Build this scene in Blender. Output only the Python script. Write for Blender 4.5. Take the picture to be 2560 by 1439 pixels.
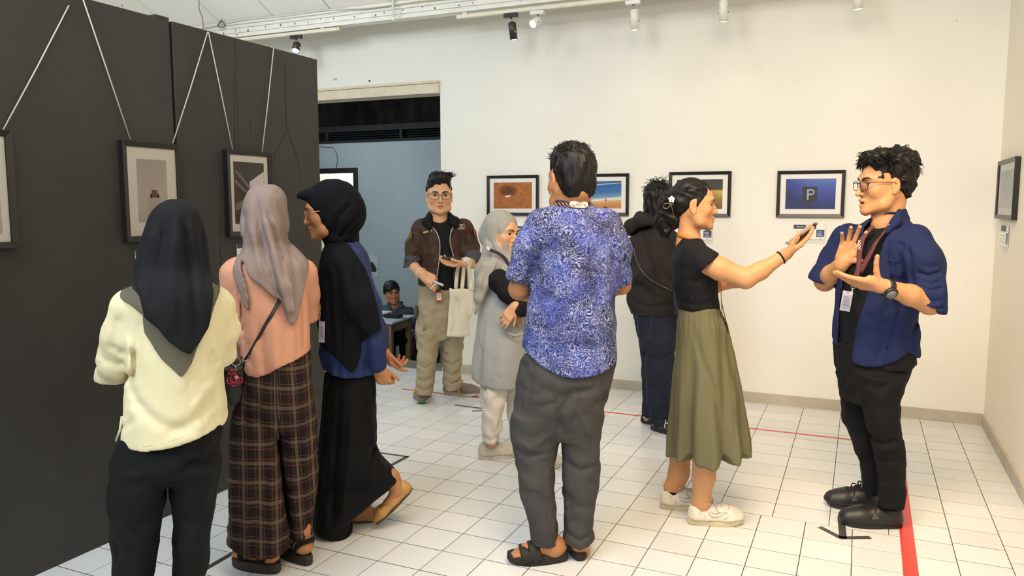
# Gallery visitors in a tiled exhibition hall - everything is built in mesh code.
import bpy, bmesh, math, random
import numpy as np
from mathutils import Vector, Matrix
random.seed(11)
for _o in list(bpy.data.objects):
    bpy.data.objects.remove(_o)
SC = bpy.context.scene
COL = SC.collection
PI = math.pi
# ------------------------------------------------------------------ camera
FOC, HOR, VPX, CH = 1949.0, 509.0, 2157.0, 1.5
CX, CY = 1280.0, 719.5
_p = math.atan((CY - HOR) / FOC)
_yaw = math.atan((VPX - CX) * math.cos(_p) / FOC)
cR = np.array([math.cos(_yaw), math.sin(_yaw), 0.0])
cH = np.array([-math.sin(_yaw), math.cos(_yaw), 0.0])
cF = cH * math.cos(_p) + np.array([0, 0, -math.sin(_p)])
cU = np.cross(cR, cF)
cO = np.array([0, 0, CH])
cam = bpy.data.cameras.new('camera')
cam.sensor_fit = 'HORIZONTAL'
cam.sensor_width = 36.0
cam.lens = FOC / 2560.0 * 36.0
cam.clip_start = 0.05
camo = bpy.data.objects.new('camera', cam)
COL.objects.link(camo)
camo.matrix_world = Matrix(((cR[0], cU[0], -cF[0], cO[0]), (cR[1], cU[1], -cF[1], cO[1]), (cR[2], cU[2], -cF[2], cO[2]), (0, 0, 0, 1)))
SC.camera = camo
# ------------------------------------------------------------------ view, world, lamps
SC.view_settings.view_transform = 'Standard'
SC.view_settings.look = 'None'
SC.view_settings.gamma = 1.0
SC.view_settings.use_curve_mapping = False
SC.view_settings.exposure = 0.29
wd = bpy.data.worlds.new('world')
SC.world = wd
wd.use_nodes = True
wd.node_tree.nodes['Background'].inputs[0].default_value = (0.9, 0.95, 1.0, 1)
wd.node_tree.nodes['Background'].inputs[1].default_value = 0.06

def area(name, loc, rot, sx, sy, power, col):
    l = bpy.data.lights.new(name, 'AREA')
    l.shape = 'RECTANGLE'; l.size = sx; l.size_y = sy; l.energy = power; l.color = col
    o = bpy.data.objects.new(name, l); COL.objects.link(o)
    o.location = loc; o.rotation_euler = rot
    return o
COOL = (0.83, 0.92, 1.0); WARM = (1.0, 0.84, 0.60)
def bulb(name, loc, power, col, r=0.25):
    l = bpy.data.lights.new(name, 'POINT'); l.energy = power; l.color = col; l.shadow_soft_size = r
    o = bpy.data.objects.new(name, l); COL.objects.link(o); o.location = loc
area('ceiling_and_fill_light', (-2.0, 0.3, 4.2), (math.radians(12), 0, 0), 2.2, 1.2, 54, COOL)
area('ceiling_and_fill_light', (-2.6, -1.6, 3.4), (math.radians(52), 0, 0), 2.2, 1.2, 96, COOL)  # fill light added behind the camera for the wall and people's backs
area('ceiling_and_fill_light', (0.2, -1.2, 3.5), (math.radians(46), 0, 0), 2.2, 1.2, 30, COOL)  # added cool fill from behind the camera, no fixture of its own
wl_ = area('ceiling_and_fill_light', (-0.1, 1.7, 3.5), (math.radians(40), 0, math.radians(-4)), 1.5, 0.8, 43, (1.0, 0.72, 0.42))
wl_.data.spread = math.radians(105)
bulb('hall_fill_light', (-2.2, 1.6, 4.4), 26, COOL)  # unseen point light added so that the ceiling is lit too
bulb('hall_fill_light', (-4.4, 3.8, 3.25), 40, COOL)  # unseen point light added to brighten the ceiling on the left
bulb('side_room_lamp', (-6.3, 7.3, 2.6), 80, (0.82, 0.92, 1.0))

# ------------------------------------------------------------------ helpers: photo <-> room
def ray(u, v):
    return cF + cR * (u - CX) / FOC - cU * (v - CY) / FOC
def at(u, v, ax, val):
    d = ray(u, v)
    return cO + d * ((val - cO[ax]) / d[ax])
def floor_at(u, v, z=0.0):
    return at(u, v, 2, z)

def lin(c):
    if isinstance(c, str):
        c = [int(c[i:i + 2], 16) / 255 for i in (0, 2, 4)]
    return tuple((x / 12.92 if x <= 0.04045 else ((x + 0.055) / 1.055) ** 2.4) for x in c)

# ------------------------------------------------------------------ helpers: materials
class NT:
    def __init__(s, m):
        s.t = m.node_tree; s.b = s.t.nodes['Principled BSDF']
    def n(s, typ, **kw):
        nd = s.t.nodes.new(typ)
        for k, v in kw.items():
            if k.startswith('i_'):
                key = k[2:]
                nd.inputs[int(key) if key.isdigit() else key.replace('_', ' ')].default_value = v
            else:
                setattr(nd, k, v)
        return nd
    def l(s, a, b):
        s.t.links.new(a, b)
    def math(s, op, a, b=None, c=None):
        nd = s.n('ShaderNodeMath', operation=op)
        for i, x in enumerate((a, b, c)):
            if x is None: continue
            if isinstance(x, (int, float)): nd.inputs[i].default_value = x
            else: s.l(x, nd.inputs[i])
        return nd.outputs[0]
    def mix(s, fac, a, b, typ='MIX'):
        nd = s.n('ShaderNodeMix', data_type='RGBA', blend_type=typ)
        for i, x in ((0, fac), (6, a), (7, b)):
            if isinstance(x, (int, float)): nd.inputs[i].default_value = x
            elif isinstance(x, tuple): nd.inputs[i].default_value = x + (1,) if len(x) == 3 else x
            else: s.l(x, nd.inputs[i])
        return nd.outputs[2]
    def ramp(s, fac, stops, interp='LINEAR'):
        nd = s.n('ShaderNodeValToRGB'); cr = nd.color_ramp; cr.interpolation = interp
        while len(cr.elements) < len(stops): cr.elements.new(0.5)
        for e, (p, c) in zip(cr.elements, stops):
            e.position = p; e.color = (c + (1,)) if len(c) == 3 else c
        if not isinstance(fac, (int, float)): s.l(fac, nd.inputs[0])
        return nd.outputs[0]
    def noise(s, vec, scale, detail=3, rough=0.5, dist=0.0):
        nd = s.n('ShaderNodeTexNoise'); nd.inputs['Scale'].default_value = scale
        nd.inputs['Detail'].default_value = detail; nd.inputs['Roughness'].default_value = rough
        nd.inputs['Distortion'].default_value = dist
        if vec is not None: s.l(vec, nd.inputs['Vector'])
        return nd.outputs[0]
    def coord(s, which='Object', scale=None):
        tc = s.n('ShaderNodeTexCoord'); o = tc.outputs[which]
        if scale:
            mp = s.n('ShaderNodeMapping'); mp.inputs['Scale'].default_value = scale
            s.l(o, mp.inputs[0]); o = mp.outputs[0]
        return o
    def bump(s, h, strength=0.3, dist=0.01):
        nd = s.n('ShaderNodeBump'); nd.inputs['Strength'].default_value = strength
        nd.inputs['Distance'].default_value = dist
        s.l(h, nd.inputs['Height']); s.l(nd.outputs[0], s.b.inputs['Normal'])

MATS = {}
def mat(name, col=None, rough=0.6, metal=0.0, vary=0.0, vscale=6.0, bump=0.0, bscale=80.0, spec=0.5, sheen=0.0, emit=None, estr=1.0, alpha=1.0, stretch=None, sss=0.0, fn=None):
    if name in MATS: return MATS[name]
    m = bpy.data.materials.new(name); m.use_nodes = True
    t = NT(m); b = t.b
    c = lin(col) if col is not None else (0.5, 0.5, 0.5)
    b.inputs['Base Color'].default_value = c + (1,)
    b.inputs['Roughness'].default_value = rough
    b.inputs['Metallic'].default_value = metal
    b.inputs['Specular IOR Level'].default_value = spec
    if sheen:
        b.inputs['Sheen Weight'].default_value = sheen; b.inputs['Sheen Roughness'].default_value = 0.5
    if emit is not None:
        b.inputs['Emission Color'].default_value = lin(emit) + (1,); b.inputs['Emission Strength'].default_value = estr
    if alpha < 1: b.inputs['Alpha'].default_value = alpha
    if sss:
        b.inputs['Subsurface Weight'].default_value = sss; b.inputs['Subsurface Radius'].default_value = (0.012, 0.005, 0.003)
    if vary:
        v = t.coord('Object', stretch)
        n = t.noise(v, vscale, 4)
        lo = tuple(max(0, x * (1 - vary)) for x in c); hi = tuple(min(1, x * (1 + vary)) for x in c)
        t.l(t.ramp(n, [(0.3, lo), (0.7, hi)]), b.inputs['Base Color'])
    if bump:
        v = t.coord('Object', stretch)
        t.bump(t.noise(v, bscale, 3), bump, 0.004)
    if fn: fn(t)
    MATS[name] = m
    return m

# ------------------------------------------------------------------ helpers: objects
def tag(o, label=None, cat=None, group=None, kind=None):
    if label: o['label'] = label
    if cat: o['category'] = cat
    if group: o['group'] = group
    if kind: o['kind'] = kind
    return o
def thing(name, label, cat, loc=(0, 0, 0), rotz=0.0, group=None):
    o = bpy.data.objects.new(name, None); COL.objects.link(o)
    o.empty_display_size = 0.1
    o.location = loc; o.rotation_euler = (0, 0, rotz)
    return tag(o, label, cat, group)
def np_mesh(name, V, F, smooth=True):
    me = bpy.data.meshes.new(name)
    V = np.asarray(V, np.float32); F = np.asarray(F, np.int32)
    me.vertices.add(len(V)); me.vertices.foreach_set('co', V.ravel())
    k = F.shape[1]
    me.loops.add(F.size); me.loops.foreach_set('vertex_index', F.ravel())
    me.polygons.add(len(F)); me.polygons.foreach_set('loop_start', np.arange(0, F.size, k, dtype=np.int32))
    me.polygons.foreach_set('use_smooth', np.full(len(F), smooth))
    me.update(); me.validate()
    return me
def link(name, me, m=None, parent=None, loc=None):
    o = bpy.data.objects.new(name, me); COL.objects.link(o)
    if m is not None:
        for x in (m if isinstance(m, (list, tuple)) else [m]): me.materials.append(x)
    if parent is not None: o.parent = parent
    if loc is not None: o.location = loc
    return o

class MB:
    """collects simple shapes, builds ONE mesh object"""
    def __init__(s): s.v = []; s.f = []; s.mi = []; s.sm = []
    def add(s, vs, fs, mi=0, smooth=False):
        o = len(s.v); s.v += [tuple(float(c) for c in p) for p in vs]
        for f in fs: s.f.append(tuple(i + o for i in f)); s.mi.append(mi); s.sm.append(smooth)
        return s
    def box(s, lo, hi, mi=0, M=None):
        x0, y0, z0 = lo; x1, y1, z1 = hi
        vs = [(x0, y0, z0), (x1, y0, z0), (x1, y1, z0), (x0, y1, z0), (x0, y0, z1), (x1, y0, z1), (x1, y1, z1), (x0, y1, z1)]
        if M is not None: vs = [tuple(M @ Vector(p)) for p in vs]
        return s.add(vs, [(0, 3, 2, 1), (4, 5, 6, 7), (0, 1, 5, 4), (1, 2, 6, 5), (2, 3, 7, 6), (3, 0, 4, 7)], mi)
    def quad(s, a, b, c, d, mi=0): return s.add([a, b, c, d], [(0, 1, 2, 3)], mi)
    def prism(s, poly, axis_vec, mi=0):
        n = len(poly); a = [np.array(p, float) for p in poly]; b = [p + np.array(axis_vec, float) for p in a]
        return s.add(a + b, [tuple(range(n))[::-1], tuple(range(n, 2 * n))] + [(i, (i + 1) % n, n + (i + 1) % n, n + i) for i in range(n)], mi)
    def tube(s, pts, r, n=8, mi=0, cap=True, flat=None, up=None, closed=False):
        pts = [np.array(p, float) for p in pts]; N = len(pts)
        rs = list(r) if hasattr(r, '__len__') else [r] * N
        vs = []; last = None
        for i, p in enumerate(pts):
            if closed: t = pts[(i + 1) % N] - pts[i - 1]
            else: t = pts[min(i + 1, N - 1)] - pts[max(i - 1, 0)]
            t = t / (np.linalg.norm(t) + 1e-12)
            ref = np.array(up, float) if up is not None else (last if last is not None else (np.array([0, 0, 1.]) if abs(t[2]) < 0.9 else np.array([1., 0, 0])))
            x = ref - t * (ref @ t); x /= np.linalg.norm(x) + 1e-12
            y = np.cross(t, x); last = x
            fx, fy = (1, 1) if flat is None else flat
            for k in range(n):
                a = 2 * PI * k / n
                vs.append(p + rs[i] * (x * math.cos(a) * fx + y * math.sin(a) * fy))
        fs = []
        for i in range(N if closed else N - 1):
            j = (i + 1) % N
            for k in range(n):
                fs.append((i * n + k, i * n + (k + 1) % n, j * n + (k + 1) % n, j * n + k))
        if cap and not closed: fs += [tuple(range(n))[::-1], tuple((N - 1) * n + k for k in range(n))]
        return s.add(vs, fs, mi, True)
    def lathe(s, prof, n=16, mi=0, M=None, cap=True):
        vs = []
        for r, z in prof:
            for k in range(n):
                a = 2 * PI * k / n; vs.append((r * math.cos(a), r * math.sin(a), z))
        if M is not None: vs = [tuple(M @ Vector(p)) for p in vs]
        fs = [(i * n + k, i * n + (k + 1) % n, (i + 1) * n + (k + 1) % n, (i + 1) * n + k) for i in range(len(prof) - 1) for k in range(n)]
        if cap: fs += [tuple(range(n))[::-1], tuple((len(prof) - 1) * n + k for k in range(n))]
        return s.add(vs, fs, mi, True)
    def ball(s, c, r, n=12, m=8, mi=0):
        rx, ry, rz = r if hasattr(r, '__len__') else (r, r, r)
        vs = [(c[0], c[1], c[2] - rz)]
        for i in range(1, m):
            ph = -PI / 2 + PI * i / m
            for k in range(n):
                a = 2 * PI * k / n
                vs.append((c[0] + rx * math.cos(ph) * math.cos(a), c[1] + ry * math.cos(ph) * math.sin(a), c[2] + rz * math.sin(ph)))
        vs.append((c[0], c[1], c[2] + rz)); L = len(vs) - 1
        fs = [(0, 1 + (k + 1) % n, 1 + k) for k in range(n)]
        for i in range(m - 2):
            for k in range(n):
                a = 1 + i * n + k; b = 1 + i * n + (k + 1) % n
                fs.append((a, b, b + n, a + n))
        o = 1 + (m - 2) * n
        fs += [(o + k, o + (k + 1) % n, L) for k in range(n)]
        return s.add(vs, fs, mi, True)
    def patch(s, grid, thick=0.0, nrm=None, mi=0):
        """grid[i][j] of points -> sheet (with thickness along nrm)"""
        G = np.array(grid, float); a, b = G.shape[:2]
        fs = [(i * b + j, i * b + j + 1, (i + 1) * b + j + 1, (i + 1) * b + j) for i in range(a - 1) for j in range(b - 1)]
        P = G.reshape(-1, 3)
        if not thick: return s.add(P, fs, mi, True)
        n = np.array(nrm, float); n = n / np.linalg.norm(n) * thick
        Q = P + n; o = a * b
        fs2 = [tuple(i + o for i in f[::-1]) for f in fs]
        rim = [i for i in range(b)] + [i * b + b - 1 for i in range(1, a)] + [(a - 1) * b + j for j in range(b - 2, -1, -1)] + [i * b for i in range(a - 2, 0, -1)]
        fs3 = [(rim[(k + 1) % len(rim)], rim[k], rim[k] + o, rim[(k + 1) % len(rim)] + o) for k in range(len(rim))]
        return s.add(np.vstack([P, Q]), fs + fs2 + fs3, mi, True)
    def mesh(s, name):
        me = bpy.data.meshes.new(name); me.from_pydata(s.v, [], s.f)
        me.polygons.foreach_set('material_index', s.mi); me.polygons.foreach_set('use_smooth', s.sm)
        me.update()
        return me
    def build(s, name, m, parent=None, loc=None, bevel=0.0, seg=2):
        o = link(name, s.mesh(name), m, parent, loc)
        if bevel:
            b = o.modifiers.new('bevel', 'BEVEL'); b.width = bevel; b.segments = seg; b.limit_method = 'ANGLE'; b.angle_limit = 0.6
        return o
def text_mb(mb, body, size, origin, ex, ez, lift, mi=0, align='LEFT'):
    """lettering as flat geometry laid in the plane (ex, ez)"""
    cu = bpy.data.curves.new('lettering', 'FONT'); cu.body = body; cu.size = size; cu.align_x = align
    ob = bpy.data.objects.new('lettering', cu); COL.objects.link(ob)
    dg = bpy.context.evaluated_depsgraph_get()
    me = bpy.data.meshes.new_from_object(ob.evaluated_get(dg))
    ex = np.array(ex, float); ez = np.array(ez, float); nn = np.cross(ex, ez)
    vs = [np.array(origin) + ex * v.co.x + ez * v.co.y + nn * lift for v in me.vertices]
    mb.add(vs, [tuple(p.vertices) for p in me.polygons], mi)
    bpy.data.objects.remove(ob); bpy.data.meshes.remove(me); bpy.data.curves.remove(cu)

# ------------------------------------------------------------------ helpers: distance-field sculpting
def smin(a, b, k):
    if k <= 0: return np.minimum(a, b)
    h = np.maximum(k - np.abs(a - b), 0.0) / k
    return np.minimum(a, b) - h * h * k * 0.25
def A3(*p): return np.array(p, float)

class SDF:
    def __init__(s): s.ops = []; s.post = []; s.fold = []; s.lo = np.full(3, 1e9); s.hi = np.full(3, -1e9)
    def _push(s, lo, hi, fn, k, mode):
        lo = np.asarray(lo, float); hi = np.asarray(hi, float)
        s.ops.append((lo, hi, fn, k, mode))
        if mode == '+': s.lo = np.minimum(s.lo, lo); s.hi = np.maximum(s.hi, hi)
        return s
    def cap(s, a, b, ra, rb=None, k=0.015, mode='+', sq=None):
        a = np.array(a, float); b = np.array(b, float); rb = ra if rb is None else rb
        ab = b - a; L2 = ab @ ab + 1e-12; r = max(ra, rb)
        def fn(X, Y, Z):
            px, py, pz = X - a[0], Y - a[1], Z - a[2]
            t = np.clip((px * ab[0] + py * ab[1] + pz * ab[2]) / L2, 0, 1)
            return np.sqrt((px - t * ab[0]) ** 2 + (py - t * ab[1]) ** 2 + (pz - t * ab[2]) ** 2) - (ra + (rb - ra) * t)
        return s._push(np.minimum(a, b) - r, np.maximum(a, b) + r, fn, k, mode)
    def chain(s, pts, rs, k=0.015, mode='+'):
        for i in range(len(pts) - 1): s.cap(pts[i], pts[i + 1], rs[i], rs[i + 1], k, mode)
        return s
    def ball(s, c, r, k=0.015, mode='+'): return s.cap(c, c, r, r, k, mode)
    def ell(s, c, r, M=None, k=0.015, mode='+'):
        """ellipsoid; M rows = its axes"""
        c = np.array(c, float); r = np.array(r, float); M = np.eye(3) if M is None else np.array(M, float); R = r.max()
        e = np.sqrt(((M * r[:, None]) ** 2).sum(0))
        def fn(X, Y, Z):
            px, py, pz = X - c[0], Y - c[1], Z - c[2]
            k1 = 0; k2 = 0
            for i in range(3):
                q = px * M[i, 0] + py * M[i, 1] + pz * M[i, 2]
                k1 = k1 + (q / r[i]) ** 2; k2 = k2 + (q / r[i] ** 2) ** 2
            k1 = np.sqrt(k1); return k1 * (k1 - 1) / np.sqrt(k2 + 1e-9)
        return s._push(c - e, c + e, fn, k, mode)
    def box(s, c, half, M=None, rnd=0.005, k=0.01, mode='+'):
        c = np.array(c, float); h = np.array(half, float) - rnd; M = np.eye(3) if M is None else np.array(M, float)
        e = np.abs(M * np.array(half)[:, None]).sum(0)
        def fn(X, Y, Z):
            px, py, pz = X - c[0], Y - c[1], Z - c[2]
            o = 0; ins = -9.0
            for i in range(3):
                q = np.abs(px * M[i, 0] + py * M[i, 1] + pz * M[i, 2]) - h[i]
                o = o + np.maximum(q, 0) ** 2; ins = np.maximum(ins, q)
            return np.sqrt(o) + np.minimum(ins, 0) - rnd
        return s._push(c - e, c + e, fn, k, mode)
    def loft(s, rings, k=0.02, mode='+', soft=0.012):
        """rings (z, cx, cy, ax, by): stacked ellipses"""
        R = np.array(sorted([tuple(r) for r in rings]), float)
        z0, z1 = R[0, 0], R[-1, 0]; zm, zh = (z0 + z1) / 2, (z1 - z0) / 2
        lo = [(R[:, 1] - R[:, 3]).min(), (R[:, 2] - R[:, 4]).min(), z0]; hi = [(R[:, 1] + R[:, 3]).max(), (R[:, 2] + R[:, 4]).max(), z1]
        def fn(X, Y, Z):
            zf = Z.ravel(); par = []
            for c in range(1, 5):
                par.append(sum(np.interp(zf + o, R[:, 0], R[:, c]) for o in (-1.5 * soft, -0.5 * soft, 0.5 * soft, 1.5 * soft)).reshape(Z.shape) / 4)
            cx, cy, a, b = par
            px, py = X - cx, Y - cy
            k1 = np.sqrt((px / a) ** 2 + (py / b) ** 2); k2 = np.sqrt((px / a ** 2) ** 2 + (py / b ** 2) ** 2) + 1e-9
            d = k1 * (k1 - 1) / k2
            d = np.where(k1 < 0.2, -np.minimum(a, b) + 0 * px, d)
            e = np.abs(Z - zm) - zh
            return -smin(-d, -e + 0 * d, 0.012)
        return s._push(lo, hi, fn, k, mode)
    def plane(s, p, n, lo=None, hi=None, k=0.0):
        """cut away everything on the +n side (inside optional box lo..hi)"""
        p = np.array(p, float); n = np.array(n, float); n /= np.linalg.norm(n)
        def fn(X, Y, Z): return -((X - p[0]) * n[0] + (Y - p[1]) * n[1] + (Z - p[2]) * n[2])
        return s._push(np.full(3, -9.) if lo is None else lo, np.full(3, 9.) if hi is None else hi, fn, k, '-')
    def group(s, G, k=0.02, mode='+'):
        """merge another field that has its own cuts"""
        def fn(X, Y, Z):
            D = np.full(np.broadcast_shapes(X.shape, Y.shape, Z.shape), 1.0)
            for (l, h, f, kk, mo) in G.ops + G.post:
                d = f(X, Y, Z)
                D = smin(D, d, kk) if mo == '+' else -smin(-D, d + 0 * D, kk)
            return D
        return s._push(G.lo, G.hi, fn, k, mode)
    def mesh(s, res=0.008, fine=(), fres=0.004, pad=0.03):
        lo, hi = s.lo - pad, s.hi + pad
        ax = []
        for i in range(3):
            c = [lo[i]]; rg = [(f[0][i], f[1][i]) for f in fine]
            while c[-1] < hi[i]:
                c.append(c[-1] + (fres if any(a <= c[-1] <= b for a, b in rg) else res))
            ax.append(np.array(c, np.float32))
        D = np.full((len(ax[0]), len(ax[1]), len(ax[2])), 1.0, np.float32)
        for (l, h, fn, k, mode) in s.ops:
            m = k + 0.035
            sl = []
            for i in range(3):
                a = max(int(np.searchsorted(ax[i], l[i] - m)) - 1, 0); b = min(int(np.searchsorted(ax[i], h[i] + m)) + 1, len(ax[i]))
                sl.append(slice(a, b))
            sl = tuple(sl)
            if any(q.stop <= q.start for q in sl): continue
            X = ax[0][sl[0]][:, None, None]; Y = ax[1][sl[1]][None, :, None]; Z = ax[2][sl[2]][None, None, :]
            d = fn(X, Y, Z)
            if mode == '+': D[sl] = smin(D[sl], d, k)
            else: D[sl] = -smin(-D[sl], d + np.zeros((1, 1, 1), np.float32), k)
        if s.fold:
            I = np.nonzero(np.abs(D) < 0.035)
            P = np.stack([ax[i][I[i]] for i in range(3)], 1)
            add = np.zeros(len(P), np.float32)
            for f in s.fold: add += f(P).astype(np.float32)
            D[I] += add
        for (l, h, fn, k, mode) in s.post:
            d = fn(ax[0][:, None, None], ax[1][None, :, None], ax[2][None, None, :])
            D = (-smin(-D, d + np.zeros((1, 1, 1), np.float32), k)).astype(np.float32)
        return surface_nets(D, ax)

def surface_nets(D, ax):
    B = D < 0
    n0, n1, n2 = D.shape
    c = np.zeros((n0 - 1, n1 - 1, n2 - 1), np.int8)
    for i in (0, 1):
        for j in (0, 1):
            for k in (0, 1): c += B[i:n0 - 1 + i, j:n1 - 1 + j, k:n2 - 1 + k]
    I = np.nonzero((c > 0) & (c < 8))
    N = len(I[0]); idx = np.full(c.shape, -1, np.int32); idx[I] = np.arange(N)
    acc = np.zeros((N, 3)); cnt = np.zeros(N)
    cor = [(i, j, k) for i in (0, 1) for j in (0, 1) for k in (0, 1)]
    val = {q: D[I[0] + q[0], I[1] + q[1], I[2] + q[2]] for q in cor}
    for a in cor:
        for d in range(3):
            if a[d]: continue
            b = list(a); b[d] = 1; b = tuple(b)
            va, vb = val[a], val[b]
            m = (va < 0) != (vb < 0)
            t = np.where(m, va / np.where(va == vb, 1, va - vb), 0)
            for e in range(3):
                acc[:, e] += m * (a[e] + (t if e == d else 0))
            cnt += m
    acc /= cnt[:, None]
    V = np.stack([np.interp(I[e] + acc[:, e], np.arange(len(ax[e])), ax[e]) for e in range(3)], 1)
    F = []
    S = [slice(1, -1)] * 3
    for d in range(3):
        e, f = [(1, 2), (2, 0), (0, 1)][d]
        sa = [slice(1, None)] * 3
        s0 = [slice(1, D.shape[q] - 1) for q in range(3)]; s0[d] = slice(0, D.shape[d] - 1)
        s1 = list(s0); s1[d] = slice(1, D.shape[d])
        b0, b1 = B[tuple(s0)], B[tuple(s1)]
        for flip in (False, True):
            Q = np.nonzero((b0 & ~b1) if not flip else (~b0 & b1))
            q = [Q[0].copy(), Q[1].copy(), Q[2].copy()]
            for z in range(3):
                if z != d: q[z] = q[z] + 1
            def cell(de, df):
                r = [q[0], q[1], q[2]]; r[e] = r[e] - de; r[f] = r[f] - df
                return idx[r[0], r[1], r[2]]
            quad = [cell(1, 1), cell(0, 1), cell(0, 0), cell(1, 0)]
            if flip: quad = quad[::-1]
            F.append(np.stack(quad, 1))
    F = np.concatenate(F)
    F = F[(F >= 0).all(1)]
    return V, F

# cloth relief: functions of points P (N,3) giving an offset of the surface (positive = inward)
def f_noise(amp, wl, stretch=(1, 1, 1), seed=0, warp=0.6, mask=None):
    rg = np.random.default_rng(seed); K = rg.normal(size=(7, 3)); K /= np.linalg.norm(K, axis=1)[:, None]; ph = rg.uniform(0, 6.28, 7)
    fr = 6.283 / wl * rg.uniform(0.7, 1.5, 7); st = np.array(stretch)
    def f(P):
        Q = P * st; w = np.sin(Q @ K[0] * fr[0] * 0.5 + ph[0]) * warp
        v = sum(np.sin(Q @ K[i] * fr[i] + ph[i] + w * (1 + 0.3 * i)) for i in range(1, 7)) / 3.0
        v = amp * 1.25 * v
        return v if mask is None else v * mask(P)
    return f
def f_wrinkle(amp, wl, stretch=(1, 1, 1), seed=0):
    """sharp soft-valley creases"""
    rg = np.random.default_rng(seed + 77); K = rg.normal(size=(8, 3)); K /= np.linalg.norm(K, axis=1)[:, None]; ph = rg.uniform(0, 6.28, 8); fr = 6.283 / wl * rg.uniform(.7, 1.4, 8); st = np.array(stretch)
    def f(P):
        Q = P * st; w = np.sin(Q @ K[0] * fr[0] * .6 + ph[0]) * 1.1; v = 0
        for i in (1, 2, 3):
            n = np.sin(Q @ K[i] * fr[i] + ph[i] + w) + .5 * np.sin(Q @ K[i + 4] * fr[i] * 1.7 + ph[i + 4] + w)
            v = v + np.exp(-(n / .32) ** 2)
        m = .5 + .5 * np.sin(Q @ K[7] * fr[7] * .4 + ph[7] + w)
        return amp * (v - .5) * m
    return f
def f_radial(n, amp_z, cx, cy, ph=0.0, twist=0.0, sharp=1.0):
    """pleats that run down a skirt; amp_z: list of (z, amp)"""
    az = np.array(sorted(amp_z))
    def f(P):
        th = np.arctan2(P[:, 1] - cy, P[:, 0] - cx)
        v = np.sin(n * th + ph + twist * P[:, 2] + 0.9 * np.sin(2 * th + ph)) + 0.45 * np.sin((n * 1.7 // 1) * th + 1.3 * ph)
        return np.interp(P[:, 2], az[:, 0], az[:, 1]) * v
    return f
def f_crease(pts, w, amp, front=None, y0=0.0):
    """groove (amp>0) or ridge (amp<0) that follows the x-z polyline pts; front=+1 only where y<y0, -1 where y>y0"""
    pts = [np.array(p, float) for p in pts]
    def f(P):
        best = np.full(len(P), 9.0); L = len(pts) - 1; tt = np.zeros(len(P))
        for i in range(L):
            a = pts[i][[0, 2]]; b = pts[i + 1][[0, 2]]; ab = b - a
            q = P[:, [0, 2]] - a
            t = np.clip(q @ ab / (ab @ ab + 1e-12), 0, 1)
            d = np.hypot(q[:, 0] - t * ab[0], q[:, 1] - t * ab[1])
            m = d < best; best = np.where(m, d, best); tt = np.where(m, (i + t) / L, tt)
        v = amp * 1.5 * np.exp(-(best / w) ** 2) * np.clip(np.minimum(tt, 1 - tt) * 5 + 0.15, 0, 1)
        if front: v = v * ((P[:, 1] < y0) if front > 0 else (P[:, 1] > y0))
        return v
    return f
# ================================================================== ROOM
WY, WX, PX_ = 6.05, 0.815, -3.0          # back wall, right wall, partition face
def plaster(base, stain, warmth=0.0):
    def fn(t):
        v = t.coord('Object')
        a = t.noise(v, 0.9, 4, 0.6); b = t.noise(v, 7.0, 5, 0.65); c = t.noise(v, 38.0, 2)
        col = t.mix(t.math('MULTIPLY', t.math('SUBTRACT', a, 0.35), 0.9), lin(base), lin(stain))
        col = t.mix(t.math('MULTIPLY', t.math('GREATER_THAN', b, 0.665), 0.25), col, lin(stain))
        spots = t.n('ShaderNodeTexVoronoi'); spots.inputs['Scale'].default_value = 3.1
        t.l(v, spots.inputs['Vector'])
        col = t.mix(t.math('MULTIPLY', t.math('LESS_THAN', spots.outputs[0], 0.014), 0.6), col, lin('8a8274'))
        t.l(col, t.b.inputs['Base Color']); t.b.inputs['Roughness'].default_value = 0.75
        t.bump(t.math('ADD', b, c), 0.12, 0.006)
    return fn
m_wall = mat('wall_paint', fn=plaster('ecebe4', 'e2ddd0'))
m_wallr = mat('wall_paint_right', fn=plaster('f2ead8', 'dfd3bb'))
m_ceil = mat('ceiling_board_paint', fn=plaster('faf7ee', 'ece3cd'))
m_beam = mat('beam_paint', 'e9e6dc', 0.5, vary=0.06, vscale=9, bump=0.15, bscale=20)
m_trimw = mat('lintel_paint', 'd9cdb4', 0.6, vary=0.08, vscale=8)
m_base = mat('baseboard_stone', 'b9b1a2', 0.55, vary=0.12, vscale=5, bump=0.1)
m_grout = mat('grout', '4c463e', 0.9, vary=0.25, vscale=14)
def tile_fn(t):
    v = t.coord('Object'); oi = t.n('ShaderNodeObjectInfo')
    tc = t.n('ShaderNodeNewGeometry')
    a = t.noise(tc.outputs['Position'], 1.1, 1, 0.4); b = t.noise(tc.outputs['Position'], 30, 3)
    base = t.mix(oi.outputs['Random'], lin('d9dbdc'), lin('e4e6e7'))
    col = t.mix(t.math('MULTIPLY', a, 0.35), base, lin('dcd8cc'))
    col = t.mix(t.math('MULTIPLY', t.math('GREATER_THAN', b, 0.79), 0.35), col, lin('9c9384'))
    t.l(col, t.b.inputs['Base Color'])
    t.b.inputs['Roughness'].default_value = 0.24
m_tile = mat('glazed_tile', fn=tile_fn)

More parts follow.
